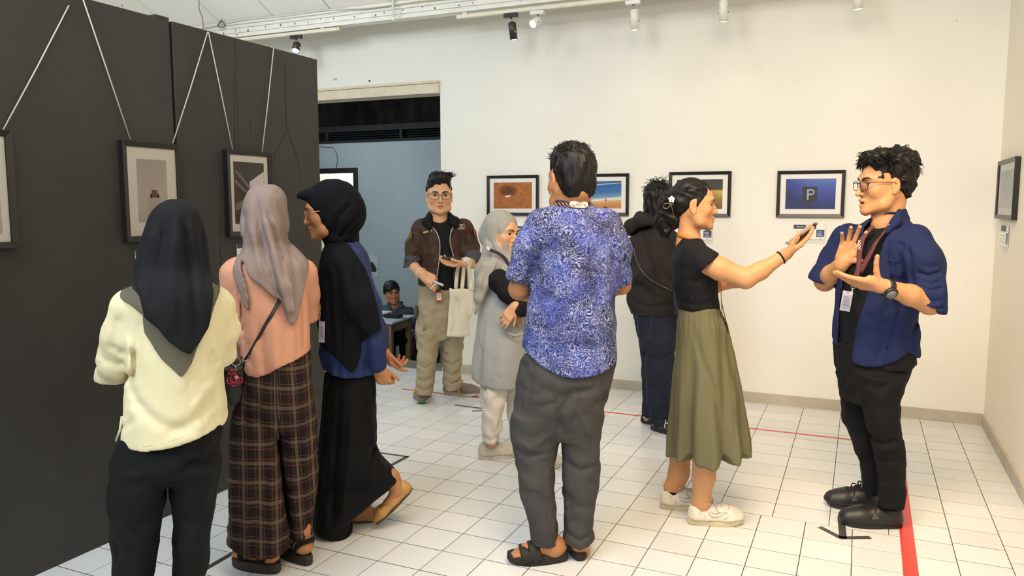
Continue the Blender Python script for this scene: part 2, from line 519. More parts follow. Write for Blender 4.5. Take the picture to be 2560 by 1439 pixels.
def wallbox(name, boxes, m, kind='structure'):
    mb = MB()
    for lo, hi in boxes: mb.box(lo, hi)
    return tag(mb.build(name, m), kind=kind)
DX0, DX1, DZ = -5.3, -3.39, 2.463
wallbox('wall_back', [((DX1, WY, 0), (WX + 0.15, WY + 0.15, 6.6)), ((DX0, WY, DZ), (DX1, WY + 0.15, 6.6)), ((-7.2, WY, 0), (DX0, WY + 0.15, 6.6))], m_wall)
wallbox('wall_right', [((WX, -3.0, 0), (WX + 0.15, WY, 6.6))], m_wallr)
wallbox('wall_left', [((-7.2, -3.0, 0), (-7.05, WY, 6.6))], m_wall)
wallbox('wall_front', [((-7.2, -3.15, 0), (WX + 0.15, -3.0, 6.6))], m_wall)
wallbox('baseboard_back', [((DX1, WY - 0.014, 0), (WX - 0.014, WY, 0.078))], m_base)
wallbox('baseboard_right', [((WX - 0.014, -3, 0), (WX, WY, 0.078))], m_base)
lt = MB().box((DX0, WY - 0.03, DZ - 0.01), (DX1, WY + 0.16, DZ + 0.075)).box((DX0, WY - 0.045, DZ + 0.075), (DX1 , WY + 0.02, DZ + 0.098))
tag(lt.build('trim_1', m_trimw, bevel=0.004), kind='structure')
tag(MB().box((DX0, WY, -0.5), (DX1, WY + 0.3, 0.004)).build('trim_2', mat('threshold_stone', '77736a', 0.7, vary=0.15), bevel=0.01), kind='structure')

# floor: grout bed and single tiles
fl = tag(MB().box((-7.2, -3.0, -0.12), (WX + 0.1, WY, -0.0013)).build('floor', m_grout), kind='structure')
T = 0.2033; G = 0.0034
cells = []
def rows(y0, y1, off, step):
    k = math.floor((y0 - off) / step); out = []
    while off + k * step < y1:
        a, b = max(off + k * step, y0), min(off + (k + 1) * step, y1)
        if b - a > 0.015: out.append((a, b))
        k += 1
    return out
SEAM = 3.818
for k in range(-36, 2):                                     # main field
    x0, x1 = 0.0225 + k * T, 0.0225 + (k + 1) * T
    if x1 > 0.44: continue
    for a, b in rows(0.9, SEAM, 3.038, 0.195): cells.append((x0, x1, a, b))
    if x1 < -0.57:
        for a, b in rows(SEAM, WY, 3.818, 0.2005): cells.append((x0, x1, a, b))
XB = np.linspace(-0.5877, 0.4291, 5)
for i in range(4):
    for a, b in rows(SEAM, WY, 4.003, 0.2005): cells.append((XB[i], XB[i + 1], a, b))
for x0, x1 in ((0.4291, 0.633), (0.633, WX)):
    for a, b in rows(0.9, WY, 3.843 + (0.0 if x0 < 0.5 else 0.06), 0.1825): cells.append((x0, x1, a, b))
def tilemesh(w, d):
    hx, hy, e = w / 2 - G / 2 , d / 2 - G * .8, 0.0006
    v = [(sx * hx, sy * hy, -0.006) for sx, sy in ((-1, -1), (1, -1), (1, 1), (-1, 1))] + [(sx * hx, sy * hy, -e) for sx, sy in ((-1, -1), (1, -1), (1, 1), (-1, 1))] + [(sx * (hx - e), sy * (hy - e), 0) for sx, sy in ((-1, -1), (1, -1), (1, 1), (-1, 1))]
    f = [(8, 9, 10, 11)] + [(b + i, b + (i + 1) % 4, b + 4 + (i + 1) % 4, b + 4 + i) for b in (0, 4) for i in range(4)]
    return v, f
def visible(c):
    P = np.array([(c[0] + c[1]) / 2, (c[2] + c[3]) / 2, -CH]); w = P @ cF
    if w < 0.3: return 0
    u, v = CX + FOC * (P @ cR) / w, CY - FOC * (P @ cU) / w
    if not (-70 < u < 2630 and v < 1520): return 0
    if c[1] < PX_ and c[2] < 4.3: return 0
    if c[0] < -3.4 and c[2] < 5.2: return 0
    return 1.0 / (P @ P) ** 1.5
vis = sorted([c for c in cells if visible(c)], key=visible, reverse=True)
tm = {}
for c in vis[:298]:
    key = (round(c[1] - c[0], 4), round(c[3] - c[2], 4))
    if key not in tm:
        v, f = tilemesh(*key); me = bpy.data.meshes.new('tile'); me.from_pydata(v, [], f); me.materials.append(m_tile); tm[key] = me
    o = link('tile', tm[key], None, fl)
    o.location = ((c[0] + c[1]) / 2, (c[2] + c[3]) / 2, random.uniform(-0.0005, 0.0001))
    o.rotation_euler = (random.uniform(-1, 1) * 0.0016, random.uniform(-1, 1) * 0.0016, 0)
rest = MB(); chosen = set(vis[:298])
for c in cells:
    if c in chosen: continue
    v, f = tilemesh(c[1] - c[0], c[3] - c[2]); rest.add([(p[0] + (c[0] + c[1]) / 2, p[1] + (c[2] + c[3]) / 2, p[2] - 0.0002) for p in v], f)
tag(rest.build('tile_field', m_tile, fl), kind='stuff')

# ceiling: pitched boards that rise from the eave beam towards the viewer
BY = 5.70
zb0 = at(900, 61.5, 1, BY)[2]; zb1 = at(900, 28, 1, BY)[2]
SL = 0.51
cl = tag(MB().prism([(-7.2, BY + 0.1, zb1 + 0.02), (-7.2, 0.4, zb1 + 0.02 + (BY - 0.3) * SL), (-7.2, -3.0, zb1 + 0.02 + (BY - 0.3) * SL), (-7.2, -3.0, zb1 + 0.1 + (BY - 0.3) * SL), (-7.2, 0.4, zb1 + 0.1 + (BY - 0.3) * SL), (-7.2, BY + 0.1, zb1 + 0.1)], (WX + 7.2, 0, 0)).box((-7.2, BY + 0.04, zb1 - 0.005), (WX, WY, zb1 + 0.1)).build('ceiling', m_ceil), kind='structure')
xa = at(553, 50, 1, BY - 0.05)[0]; xb = at(686, 45, 1, BY - 0.05)[0]
pw = xb - xa
for k in range(-3, 9):
    x0 = xa + k * pw
    if x0 < -7.1 or x0 + pw > WX + 0.4: continue
    x1 = min(x0 + pw, WX)
    ys, ye = BY - 0.02, 0.5
    za, ze = zb1 + 0.01, zb1 + 0.01 + (ys - ye) * SL
    mb = MB(); g = 0.006
    mb.prism([(x0 + g, ys, za - 0.006), (x0 + g, ye, ze - 0.006), (x0 + g, ye, ze + 0.012), (x0 + g, ys, za + 0.012)], (x1 - x0 - 2 * g, 0, 0))
    mb.build('ceiling_board', m_ceil, cl)
def px_line(p0, p1, yy):
    return at(p0[0], p0[1], 1, yy), at(p1[0], p1[1], 1, yy)
bm_ = thing('eave_beam', 'long white painted eave beam with bolt marks running above the back wall', 'beam', (-2.9, BY, zb0))
def rel(o, *p): return tuple(np.array(p) - np.array(o.location))
L0, L1 = -7.0, WX - 0.01
zt = zb1; hb = zt - zb0
mb = MB()
for (a, b, dy) in ((0.0, 0.2, -0.045), (0.2, 0.36, -0.03), (0.36, 0.72, -0.038), (0.72, 1.0, -0.05)):
    mb.box(rel(bm_, L0, BY + dy, zb0 + a * hb), rel(bm_, L1, BY + 0.05, zb0 + b * hb))
mb.build('beam_channel', m_beam, bm_, bevel=0.004)
mb = MB(); mb.box(rel(bm_, L0, BY - 0.075, zt - 0.004), rel(bm_, L1, BY + 0.05, zt + 0.02)); mb.build('beam_flange', m_beam, bm_, bevel=0.003)
mb = MB(); rr = random.Random(4)
for k in range(46):
    x = L0 + 0.2 + k * 0.165 + rr.uniform(-.05, .05); z = zb0 + hb * (0.55 + rr.uniform(-.14, .14)); r = rr.uniform(0.005, 0.011)
    mb.ball(rel(bm_, x, BY - 0.039, z), (r, 0.004, r), 8, 5)
tag(mb.build('bolt_head', mat('old_bolt', '7d7466', 0.7, vary=0.3), bm_), kind='stuff')
cab = [rel(bm_, x, BY - 0.085 + 0.004 * math.sin(x * 5), zt + 0.008 + 0.012 * math.sin(x * 2.3) + 0.006 * math.sin(x * 7)) for x in np.linspace(L0, L1, 60)]
MB().tube(cab, 0.006, 6).build('cable', mat('cable_white', 'd8d4c8', 0.6), bm_)

# conduit, wire
p = at(984, 47, 1, BY - 0.1)
tag(MB().tube([(p[0], BY - 0.1, p[2]), (p[0] - 0.03, BY - 0.1, p[2] + 0.7)], 0.011, 8).ball((p[0], BY - 0.1, p[2]), 0.016).build('conduit', mat('conduit_white', 'eeeeea', 0.4)), 'thin white conduit rod dropping vertically in front of the eave beam', 'conduit')
w = [at(500, -30, 1, 5.2), at(497, 20, 1, 5.3), at(506, 45, 1, 5.45), at(509, 75, 1, 5.5), at(520, 95, 1, 5.6)]
tag(MB().tube(w, 0.005, 6).build('wire', mat('wire_grey', '9b9384', 0.6)), 'loose grey wire hanging from the ceiling behind the black partition', 'wire')
pc = at(553, 60, 1, BY - 0.1)
ring = [(pc[0] + 0.035 * math.cos(a), pc[1] - 0.012 * math.sin(a * 2), pc[2] + 0.03 * math.sin(a)) for a in np.linspace(0, 4 * PI, 40)]
tag(MB().tube(ring, 0.005, 6).build('coil', mat('coil_brown', '6b5a44', 0.7)), 'small brown coil of wire tied at the left end of the eave beam', 'wire')

# track rails and spot lamps
m_rail = mat('rail_white', 'e4dcc8', 0.45); m_blk = mat('lamp_black', '23211e', 0.35, spec=0.6); m_wht = mat('lamp_white', 'e6e4de', 0.35); m_lens = mat('lamp_lens', 'fff4d8', 0.3, emit='fff0cc', estr=7.0)
m_bulb = mat('lamp_glow', 'fff8e8', 0.3, emit='fff6e4', estr=30.0); m_met = mat('metal_grey', 'a9a9a6', 0.3, 0.9)
def rail(p0, p1, label):
    a, b = at(p0[0], p0[1], 1, BY - 0.02), at(p1[0], p1[1], 1, BY - 0.02); z = (a[2] + b[2]) / 2
    tr = thing('track_rail', label, 'lamp rail', (a[0], BY - 0.02, z))
    MB().box((0, -0.018, -0.014), (b[0] - a[0], 0.018, 0.014)).build('rail_bar', m_rail, tr, bevel=0.003)
    MB().box((b[0] - a[0] - 0.03, -0.02, -0.016), (b[0] - a[0] + 0.004, 0.02, 0.016)).build('end_cap', m_trimw, tr, bevel=0.003)
    for x in (0.05, b[0] - a[0] - 0.2): MB().box((x, -0.01, 0.012), (x + .04, 0.01, 0.05)).build('bracket', m_rail, tr)
    return z
zr1 = rail((560, 103), (850, 73), 'cream lamp rail above the black partition, left of the two rails')
zr2 = rail((1143, 41), (2230, -73), 'cream lamp rail above the framed photographs, right of the two rails')
def spot(u, v_top, u2, v2, white, zrail, label, aim, power, col, bulb=False, length=0.125, rad=0.03):
    a = at(u, v_top, 1, BY - 0.02); a = np.array([a[0], BY - 0.02, zrail - 0.014])
    t = thing('spot_lamp', label, 'spot lamp', tuple(a), 0, None)
    mm = m_wht if white else m_blk
    MB().box((-0.055, -0.02, -0.032), (0.055, 0.02, -0.002)).build('adapter', mm, t, bevel=0.003)
    MB().tube([(0.0, 0, -0.03), (0.01, 0, -0.07)], 0.008, 8).build('stem', m_met, t)
    e = at(u2, v2, 1, BY - 0.02) - a; d = np.array(aim, float); d /= np.linalg.norm(d)
    c = np.array([0.01, 0, -0.075]); M = Vector(d).to_track_quat('Z', 'Y').to_matrix().to_4x4(); M.translation = Vector(c)
    MB().lathe([(rad * 0.75, -0.008), (rad, 0.0), (rad, length), (rad * 0.9, length), (rad * 0.86, length - 0.01)], 20, M=M, cap=True).build('housing', mm, t)
    MB().lathe([(0.001, length - 0.006), (rad * 0.86, length - 0.006), (rad * 0.86, length - 0.002), (0.001, length + (0.012 if bulb else 0.0))], 20, M=M).build('lens', m_bulb if bulb else m_lens, t)
    s = np.array(M.to_3x3() @ Vector((1, 0, 0)))
    for q in (-1, 1): MB().ball(c + d * length * 0.55 + s * q * rad * 1.05, 0.007, 8, 6).build('side_screw', m_met, t)
    l = bpy.data.lights.new('spot', 'SPOT'); l.energy = power; l.color = col; l.spot_size = math.radians(115); l.spot_blend = 0.9; l.shadow_soft_size = 0.03
    lo = bpy.data.objects.new('spot', l); COL.objects.link(lo); lo.parent = t
    lo.location = tuple(c + d * (length + 0.02)); lo.rotation_euler = Vector(d).to_track_quat('-Z', 'Y').to_euler()
spot(740, 88, 740, 130, False, zr1, 'glowing spot lamp with dark housing above the black partition end', (0.1, -0.45, -0.8), 5, (1, .93, .8), True, 0.075, 0.033)
spot(1277, 33, 1275, 60, False, zr2, 'black cylinder spot lamp on the rail over the back wall', (0.08, 0.12, -1), 1.0, WARM)
spot(1344, 25, 1335, 60, True, zr2, 'small white spot lamp glowing towards the viewer beside the black one', (-0.35, -0.8, -0.5), 6, (1, .93, .78), True, 0.075, 0.032)
spot(1583, 0, 1582, 30, True, zr2, 'grey white cylinder spot lamp pointing straight down, second from right', (0.02, 0.1, -1), 1.2, WARM, False, 0.135)
spot(1806, -24, 1803, 10, True, zr2, 'grey white cylinder spot lamp cut by the top of the photo', (0.02, 0.1, -1), 1.2, WARM, False, 0.135)
spot(2140, -60, 2140, -30, True, zr2, 'grey white cylinder spot lamp at the right end of the rail', (0.1, 0.1, -1), 1.2, WARM, False, 0.135)

# small marks on the wall above the doorway
for (u, v, du, dv, c, lb) in ((838, 198, 9, 4, 'b9b29a', 'grey scrap of old tape on the wall above the doorway'), (924, 202, 4, 4, '2a2826', 'tiny black scrap of tape on the wall above the doorway')):
    a, b = at(u - du / 2, v + dv / 2, 1, WY), at(u + du / 2, v - dv / 2, 1, WY)
    tag(MB().box((a[0], WY - 0.004, a[2]), (b[0], WY + 0.001, b[2])).build('tape_scrap', mat('scrap_' + c, c, 0.7)), lb, 'tape')

# ------------------------------------------------------------------ black partition panels
def black_fn(t):
    v = t.coord('Object'); a = t.noise(v, 1.6, 5, 0.6); b = t.noise(t.coord('Object', (1, 1, 0.15)), 9, 4, 0.6); c = t.noise(v, 2.6, 6, 0.75, 1.2)
    col = t.ramp(a, [(0.3, lin('2f2d2a')), (0.7, lin('3b3834'))])
    col = t.mix(t.math('MULTIPLY', t.math('MAXIMUM', t.math('SUBTRACT', c, 0.6), 0), 0.9), col, lin('6a665f'))
    col = t.mix(t.math('MULTIPLY', b, 0.25), col, lin('2a2825'))
    t.l(col, t.b.inputs['Base Color']); t.b.inputs['Roughness'].default_value = 0.62
    t.bump(b, 0.1, 0.006)
m_black = mat('partition_black', fn=black_fn)
m_crack = mat('partition_crack', '171614', 0.9)
def panel(y0, y1, label, seams):
    t = thing('partition_panel', label, 'partition', (PX_ - 0.06, (y0 + y1) / 2, 0))
    ym = (y0 + y1) / 2; ed = [y0] + seams + [y1]
    MB().box((-0.06, y0 - ym + 0.004, 0.0), (0.045, y1 - ym - 0.004, 2.34)).build('core', m_crack, t)
    for i in range(len(ed) - 1):
        MB().box((-0.065, ed[i] - ym + 0.0012, 0.0), (0.06, ed[i + 1] - ym - 0.0012, 2.352)).build('board', m_black, t, bevel=0.002, seg=1)
    return t
p1 = panel(0.35, 2.778, 'tall matt black partition panel nearest the viewer, left of the dark joint', [1.56])
p2 = panel(2.792, 3.868, 'tall matt black partition panel right of the dark joint, near the doorway', [3.20])
MB().box((0.0, 2.70 - (0.35 + 2.778) / 2, 2.352), (0.06, 2.776 - (0.35 + 2.778) / 2, 2.364)).build('top_cleat', m_black, p1)
for pn, us in ((p1, ((305, 20, 5),)), (p2, ((510, 73, 54), (592, 97, 78), (680, 122, 103)))):
    for (u, v0, v1) in us:
        a = at(u, v0, 0, PX_ - 0.03); l = np.array(pn.location)
        MB().tube([tuple(A3(a[0], a[1], 2.34) - l), tuple(A3(a[0], a[1], 2.345 + (v0 - v1) * 0.0019) - l)], 0.0022, 6).ball(tuple(A3(a[0], a[1], 2.345 + (v0 - v1) * 0.0019) - l), (0.005, 0.005, 0.002), 8, 4).build('nail', m_met, pn)
# hairline cracks in the right panel
cr = MB(); l2 = np.array(p2.location)
for pts in ([(713, 150), (716, 320), (745, 400), (752, 450)], [(711, 335), (690, 380), (676, 430)], [(586, 180), (588, 380)], [(625, 300), (627, 330)], [(550, 440), (551, 660)]):
    cr.tube([at(u, v, 0, PX_ + 0.0003) - l2 for u, v in pts], 0.0012, 4)
cr.build('crack', m_crack, p2)

# ------------------------------------------------------------------ framed photographs
m_frame = mat('frame_black', '1d1a18', 0.35, spec=0.5); m_mat = mat('mat_board', 'f3f1ee', 0.8)
def glass_fn(t):
    for n in list(t.t.nodes):
        if n != t.b and n.type != 'OUTPUT_MATERIAL': t.t.nodes.remove(n)
    tr = t.n('ShaderNodeBsdfTransparent'); gl = t.n('ShaderNodeBsdfGlossy'); gl.inputs['Roughness'].default_value = 0.08
    mx = t.n('ShaderNodeMixShader'); fr = t.n('ShaderNodeFresnel'); fr.inputs[0].default_value = 1.3
    t.l(fr.outputs[0], mx.inputs[0]); t.l(tr.outputs[0], mx.inputs[1]); t.l(gl.outputs[0], mx.inputs[2])
    out = [n for n in t.t.nodes if n.type == 'OUTPUT_MATERIAL'][0]; t.l(mx.outputs[0], out.inputs[0])
m_glass = mat('picture_glass', fn=glass_fn)
def uvcoord(t):
    o = t.coord('Generated'); s = t.n('ShaderNodeSeparateXYZ'); t.l(o, s.inputs[0]); return o, s.outputs
def framed(name, label, O, ex, ez, w, h, bw, mat_l, mat_t, prints, depth=0.024, group=None, mat_b=None):
    """O = lower left back corner on the wall, ex/ez unit axes; normal = ex x ez points to the room"""
    ex, ez = np.array(ex, float), np.array(ez, float); n = np.cross(ex, ez)
    t = thing(name, label, 'framed photo', tuple(O + ex * w / 2), 0, group); b0 = np.array(t.location)
    Q = lambda x, z, d: tuple(O - b0 + ex * x + ez * z + n * d)
    mb = MB()
    for (a, b, c, d) in (((0, 0), (w, 0), (w - bw, bw), (bw, bw)), ((w, 0), (w, h), (w - bw, h - bw), (w - bw, bw)), ((w, h), (0, h), (bw, h - bw), (w - bw, h - bw)), ((0, h), (0, 0), (bw, bw), (bw, h - bw))):
        v = [Q(*q, 0.001) for q in (a, b, c, d)] + [Q(*q, depth - (0.0 if i < 2 else 0.005)) for i, q in enumerate((a, b, c, d))]
        mb.add(v, [(3, 2, 1, 0), (4, 5, 6, 7), (0, 1, 5, 4), (1, 2, 6, 5), (2, 3, 7, 6), (3, 0, 4, 7)])
    mb.build('frame', m_frame, t, bevel=0.0015, seg=1)
    MB().quad(Q(bw * .8, bw * .8, depth * .5), Q(w - bw * .8, bw * .8, depth * .5), Q(w - bw * .8, h - bw * .8, depth * .5), Q(bw * .8, h - bw * .8, depth * .5)).build('mat_board', m_mat, t)
    x0, x1, z0, z1 = bw + mat_l, w - bw - mat_l, bw + (mat_t if mat_b is None else mat_b), h - bw - mat_t
    d0 = depth * .5 + 0.001
    pr = MB().quad(Q(x0, z0, d0), Q(x1, z0, d0), Q(x1, z1, d0), Q(x0, z1, d0)).build('photo_print', prints[0], t)
    if len(prints) > 1:
        S = lambda a, b, k: Q(x0 + (x1 - x0) * a, z0 + (z1 - z0) * b, d0 + 0.0004 * k)
        for m in dict.fromkeys(m for m, _ in prints[1:]):
            mb = MB()
            for k, (mm, poly) in enumerate(prints[1:]):
                if mm is m: mb.add([S(a, b, k + 1) for a, b in poly], [tuple(range(len(poly)))])
            mb.build('print_motif', m, pr)
    MB().quad(Q(bw * .8, bw * .8, depth * .72), Q(w - bw * .8, bw * .8, depth * .72), Q(w - bw * .8, h - bw * .8, depth * .72), Q(bw * .8, h - bw * .8, depth * .72)).build('glass_pane', m_glass, t)
    return t
def gen_mat(name, build, axis_u='X', axis_v='Z'):
    def fn(t):
        o, s = uvcoord(t); build(t, o, s[axis_u], s[axis_v]); t.b.inputs['Roughness'].default_value = 0.5
    return mat(name, fn=fn)
def pm_rock(t, o, u, v):
    a = t.noise(t.coord('Generated', (1.6, 1, 1)), 9, 8, 0.7, 1.5); b = t.noise(t.coord('Generated', (1.6, 1, 1)), 34, 5, 0.7, 0.8)
    dx = t.math('SUBTRACT', u, 0.38); dz = t.math('SUBTRACT', v, 0.68)
    hole = t.math('SUBTRACT', 1.0, t.math('ADD', t.math('MULTIPLY', t.math('MULTIPLY', dx, dx), 14), t.math('MULTIPLY', t.math('MULTIPLY', dz, dz), 16)))
    h = t.math('SUBTRACT', t.math('ADD', t.math('MULTIPLY', a, .6), t.math('MULTIPLY', b, .45)), t.math('MULTIPLY', t.math('MAXIMUM', hole, 0), .22))
    t.l(t.ramp(h, [(.2, lin('2e1608')), (.42, lin('8a4a1a')), (.58, lin('c9803a')), (.8, lin('e8ab68'))]), t.b.inputs['Base Color'])
def pm_beach(t, o, u, v):
    n = t.noise(t.coord('Generated', (1, 1, 5)), 8, 5); h = t.math('ADD', t.math('SUBTRACT', v, t.math('MULTIPLY', u, .09)), t.math('MULTIPLY', t.math('SUBTRACT', n, .5), .06))
    t.l(t.ramp(h, [(0, lin('c98f4e')), (.16, lin('d9a868')), (.235, lin('e2c79a')), (.26, lin('f2efe6')), (.31, lin('cfe0e6')), (.36, lin('7fa3bf')), (.55, lin('3f78b5')), (.82, lin('2f68ab')), (.84, lin('dfe9f0')), (.87, lin('3a6fae'))]), t.b.inputs['Base Color'])
def pm_yellow(t, o, u, v):
    h = t.math('ADD', v, t.math('MULTIPLY', t.math('SUBTRACT', u, .5), .06))
    c = t.ramp(h, [(0, lin('6d5a2e')), (.3, lin('8f7a3c')), (.5, lin('c0a040')), (.63, lin('e0c050')), (.68, lin('4c4336')), (1, lin('3b342c'))])
    c2 = t.ramp(h, [(0, lin('3a3220')), (.4, lin('5b4d26')), (.62, lin('6b5c2a')), (.68, lin('2c2822')), (1, lin('26221e'))])
    t.l(t.mix(t.ramp(u, [(.35, (0, 0, 0)), (.95, (1, 1, 1))]), c2, c), t.b.inputs['Base Color'])
def pm_blue(t, o, u, v):
    n = t.noise(o, 4, 3); h = t.math('ADD', v, t.math('MULTIPLY', t.math('SUBTRACT', n, .5), .15))
    du = t.math('SUBTRACT', u, .72); g = t.math('MULTIPLY', t.math('MULTIPLY', du, du), -1.2)
    t.l(t.ramp(t.math('ADD', h, g), [(0, lin('22306e')), (.45, lin('3347a0')), (.8, lin('4a66b8')), (1, lin('5b7cc0'))]), t.b.inputs['Base Color'])
def pm_pale(t, o, u, v):
    t.l(t.ramp(t.math('ADD', v, t.math('MULTIPLY', u, -.12)), [(0, lin('c9c0bd')), (.28, lin('d3c9c6')), (1, lin('bdb3af'))]), t.b.inputs['Base Color'])
def pm_fog(t, o, u, v):
    n = t.noise(t.coord('Generated', (1, .8, 1)), 3.2, 5, .6, .8)
    t.l(t.ramp(t.math('ADD', t.math('MULTIPLY', n, .7), t.math('MULTIPLY', t.math('SUBTRACT', 1.0, v), .3)), [(.3, lin('a9b4c4')), (.5, lin('c2c6cf')), (.64, lin('e2d9d0')), (.75, lin('b6b3b2'))]), t.b.inputs['Base Color'])
m_sign = mat('print_sign', '2d2c33', .5); m_lett = mat('print_letter', 'a9b3c8', .5); m_red = mat('print_red', 'a8242c', .5); m_dk = mat('print_dark', '2b2722', .5)
m_white = mat('print_white', 'e9e8ec', .5); m_wood = mat('print_wood', '8a5b36', .5); m_grey = mat('print_grey', '8d8989', .5); m_ped = mat('print_pedestal', 'c6bbb8', .5); m_cliff = mat('print_cliff', '3c4a5e', .5)
def circ(cx, cy, rx, ry, n=14, a0=0, a1=2 * PI): return [(cx + rx * math.cos(a0 + (a1 - a0) * i / n), cy + ry * math.sin(a0 + (a1 - a0) * i / n)) for i in range(n)]
EX, EZ = (1, 0, 0), (0, 0, 1)
def wframe(u0, v0, u1, v1, label, prints, **k):
    a = at(u0, v1, 1, WY - 0.012); b = at(u1, v0, 1, WY - 0.012)
    framed('picture_frame', label, np.array([a[0], WY - 0.001, a[2]]), EX, EZ, b[0] - a[0], b[2] - a[2], 0.024, 0.037, 0.035, prints, **k)
blob = [(0.38 + .07 * math.cos(a) * (1 + .3 * math.sin(3 * a)), .47 + .05 * math.sin(a) * (1 + .3 * math.cos(2 * a)) + .02 * math.cos(a)) for a in np.linspace(0, 2 * PI, 15)[:-1]]
wframe(1218.5, 437, 1347, 538, 'black framed photo of brown rock with a pale hollow, leftmost on the back wall', [gen_mat('photo_rock', pm_rock), (m_white, blob)])
wframe(1447, 433, 1573, 538.5, 'black framed beach photo with a red figure, behind the batik shirted man', [gen_mat('photo_beach', pm_beach), (m_red, circ(.565, .305, .018, .055)), (m_red, circ(.57, .36, .012, .02)), (m_cliff, [(.7, .96), (.8, .955), (1, .945), (1, 1), (.74, 1)]), (m_dk, [(.5, .02), (.62, .02), (.62, .055), (.5, .06)])])
# parking sign photo: an upright board on a post with the letter P
P_ = [(m_sign, [(.465, 0), (.535, 0), (.53, .27), (.475, .27)]), (m_sign, [(.34, .235), (.64, .235), (.635, .74), (.34, .735)]),
      (m_lett, [(.435, .31), (.47, .31), (.47, .66), (.435, .66)]), (m_lett, [(.47, .61), (.53, .61), (.53, .66), (.47, .66)]), (m_lett, [(.47, .465), (.53, .465), (.53, .51), (.47, .51)])]
for i in range(7):
    a0, a1 = PI / 2 - PI * i / 7, PI / 2 - PI * (i + 1) / 7
    P_.append((m_lett, [(.53 + .055 * math.cos(q) * 1.0, .5625 + .0975 * math.sin(q)) if r else (.53 + .028 * math.cos(q), .5625 + .052 * math.sin(q)) for q, r in ((a0, 1), (a1, 1), (a1, 0), (a0, 0))][::-1]))
wframe(1671, 427.5, 1829, 541, 'black framed photo with dark top over yellow wall, behind the ponytailed woman', [gen_mat('photo_yellow', pm_yellow)])
wframe(1940, 424.5, 2115, 542.5, 'black framed photo of a parking sign P on blue, rightmost on the back wall', [gen_mat('photo_blue', pm_blue)] + P_)
# right wall frame seen from the side
a = at(2543, 549, 0, WX); b = at(2509, 400, 0, WX)
framed('picture_frame', 'black portrait framed photo of pale fog on the right wall, seen edge on', np.array([WX - 0.001, b[1], 1.405]), (0, -1, 0), EZ, b[1] - a[1], 0.365, 0.026, 0.035, 0.04, [gen_mat('photo_fog', pm_fog, 'Y')], depth=0.03)
# frames that hang on the partition
m_cord = mat('cord_white', 'c9c4b8', 0.8, bump=0.3, bscale=300)
def pframe(u0, v0, u1, v1, label, prints, cords, fy, fz, ml=0.03, mt=0.045, mb_=0.05):
    a = at(u0, v1, 0, PX_ + 0.01); b = at(u1, v0, 0, PX_ + 0.01)
    t = framed('picture_frame', label, np.array([PX_ + 0.001, a[1], 1.331]), (0, 1, 0), EZ, b[1] - a[1], 0.446, 0.024, ml, mt, prints, depth=0.032, mat_b=mb_)
    l = np.array(t.location)
    for (q0, q1) in cords:
        s = at(q0[0], q0[1], 0, PX_ + 0.012); e = at(q1[0], q1[1], 0, PX_ + 0.006)
        MB().tube([s - l, s + (e - s) * .5 + A3(.002, 0, -.003) - l, e - l], 0.003, 6).build('hanging_cord', m_cord, t)
pframe(-95, 340, 22, 600, 'black framed photo cut by the left edge of the photo, on the partition', [gen_mat('photo_pale', pm_pale, 'Y')], [((5, 330), (172, 14))], 0, 0, 0.03, 0.03, 0.03)
ch = [(m_ped, [(.3, .0), (.82, .0), (.8, .385), (.3, .385)]), (m_wood, [(.45, .39), (.66, .4), (.65, .515), (.46, .52)]), (m_dk, [(.4, .385), (.46, .39), (.46, .45), (.4, .455)]), (m_dk, [(.64, .39), (.7, .385), (.7, .45), (.64, .45)]), (m_dk, [(.54, .395), (.58, .395), (.57, .43), (.545, .43)])]
pframe(310, 350, 443, 600, 'black framed photo of a small wooden chair, above the black hijab', [gen_mat('photo_pale', pm_pale, 'Y')] + ch, [((326, 349), (206, -6)), ((432, 358), (519, 80))], 0, 0, 0.055, 0.052, 0.06)
def pm_dark(t, o, u, v):
    t.l(t.ramp(v, [(0, lin('4a4546')), (.5, lin('57514f')), (1, lin('403b3a'))]), t.b.inputs['Base Color'])
geo = [(m_white, [(.52, .58), (1, .8), (1, 1), (1, .62), (1, .3), (.62, .42), (.53, .5)]), (m_white, [(.5, .68), (.99, .86), (.99, .35), (.52, .45)]), (m_grey, [(.02, .86), (.1, .86), (.52, .6), (.52, .54)]), (m_grey, [(.02, .72), (.02, .67), (.42, .47), (.46, .5)]), (m_grey, [(.02, .2), (.3, .3), (.3, .4), (.02, .32)])]
pframe(568, 376, 672, 592, 'black framed abstract photo of grey and white beams, above the mauve hijab', [gen_mat('photo_dark', pm_dark, 'Y')] + geo[1:], [((582, 376), (521, 80)), ((655, 383), (684, 121))], 0, 0, 0.03, 0.035, 0.04)

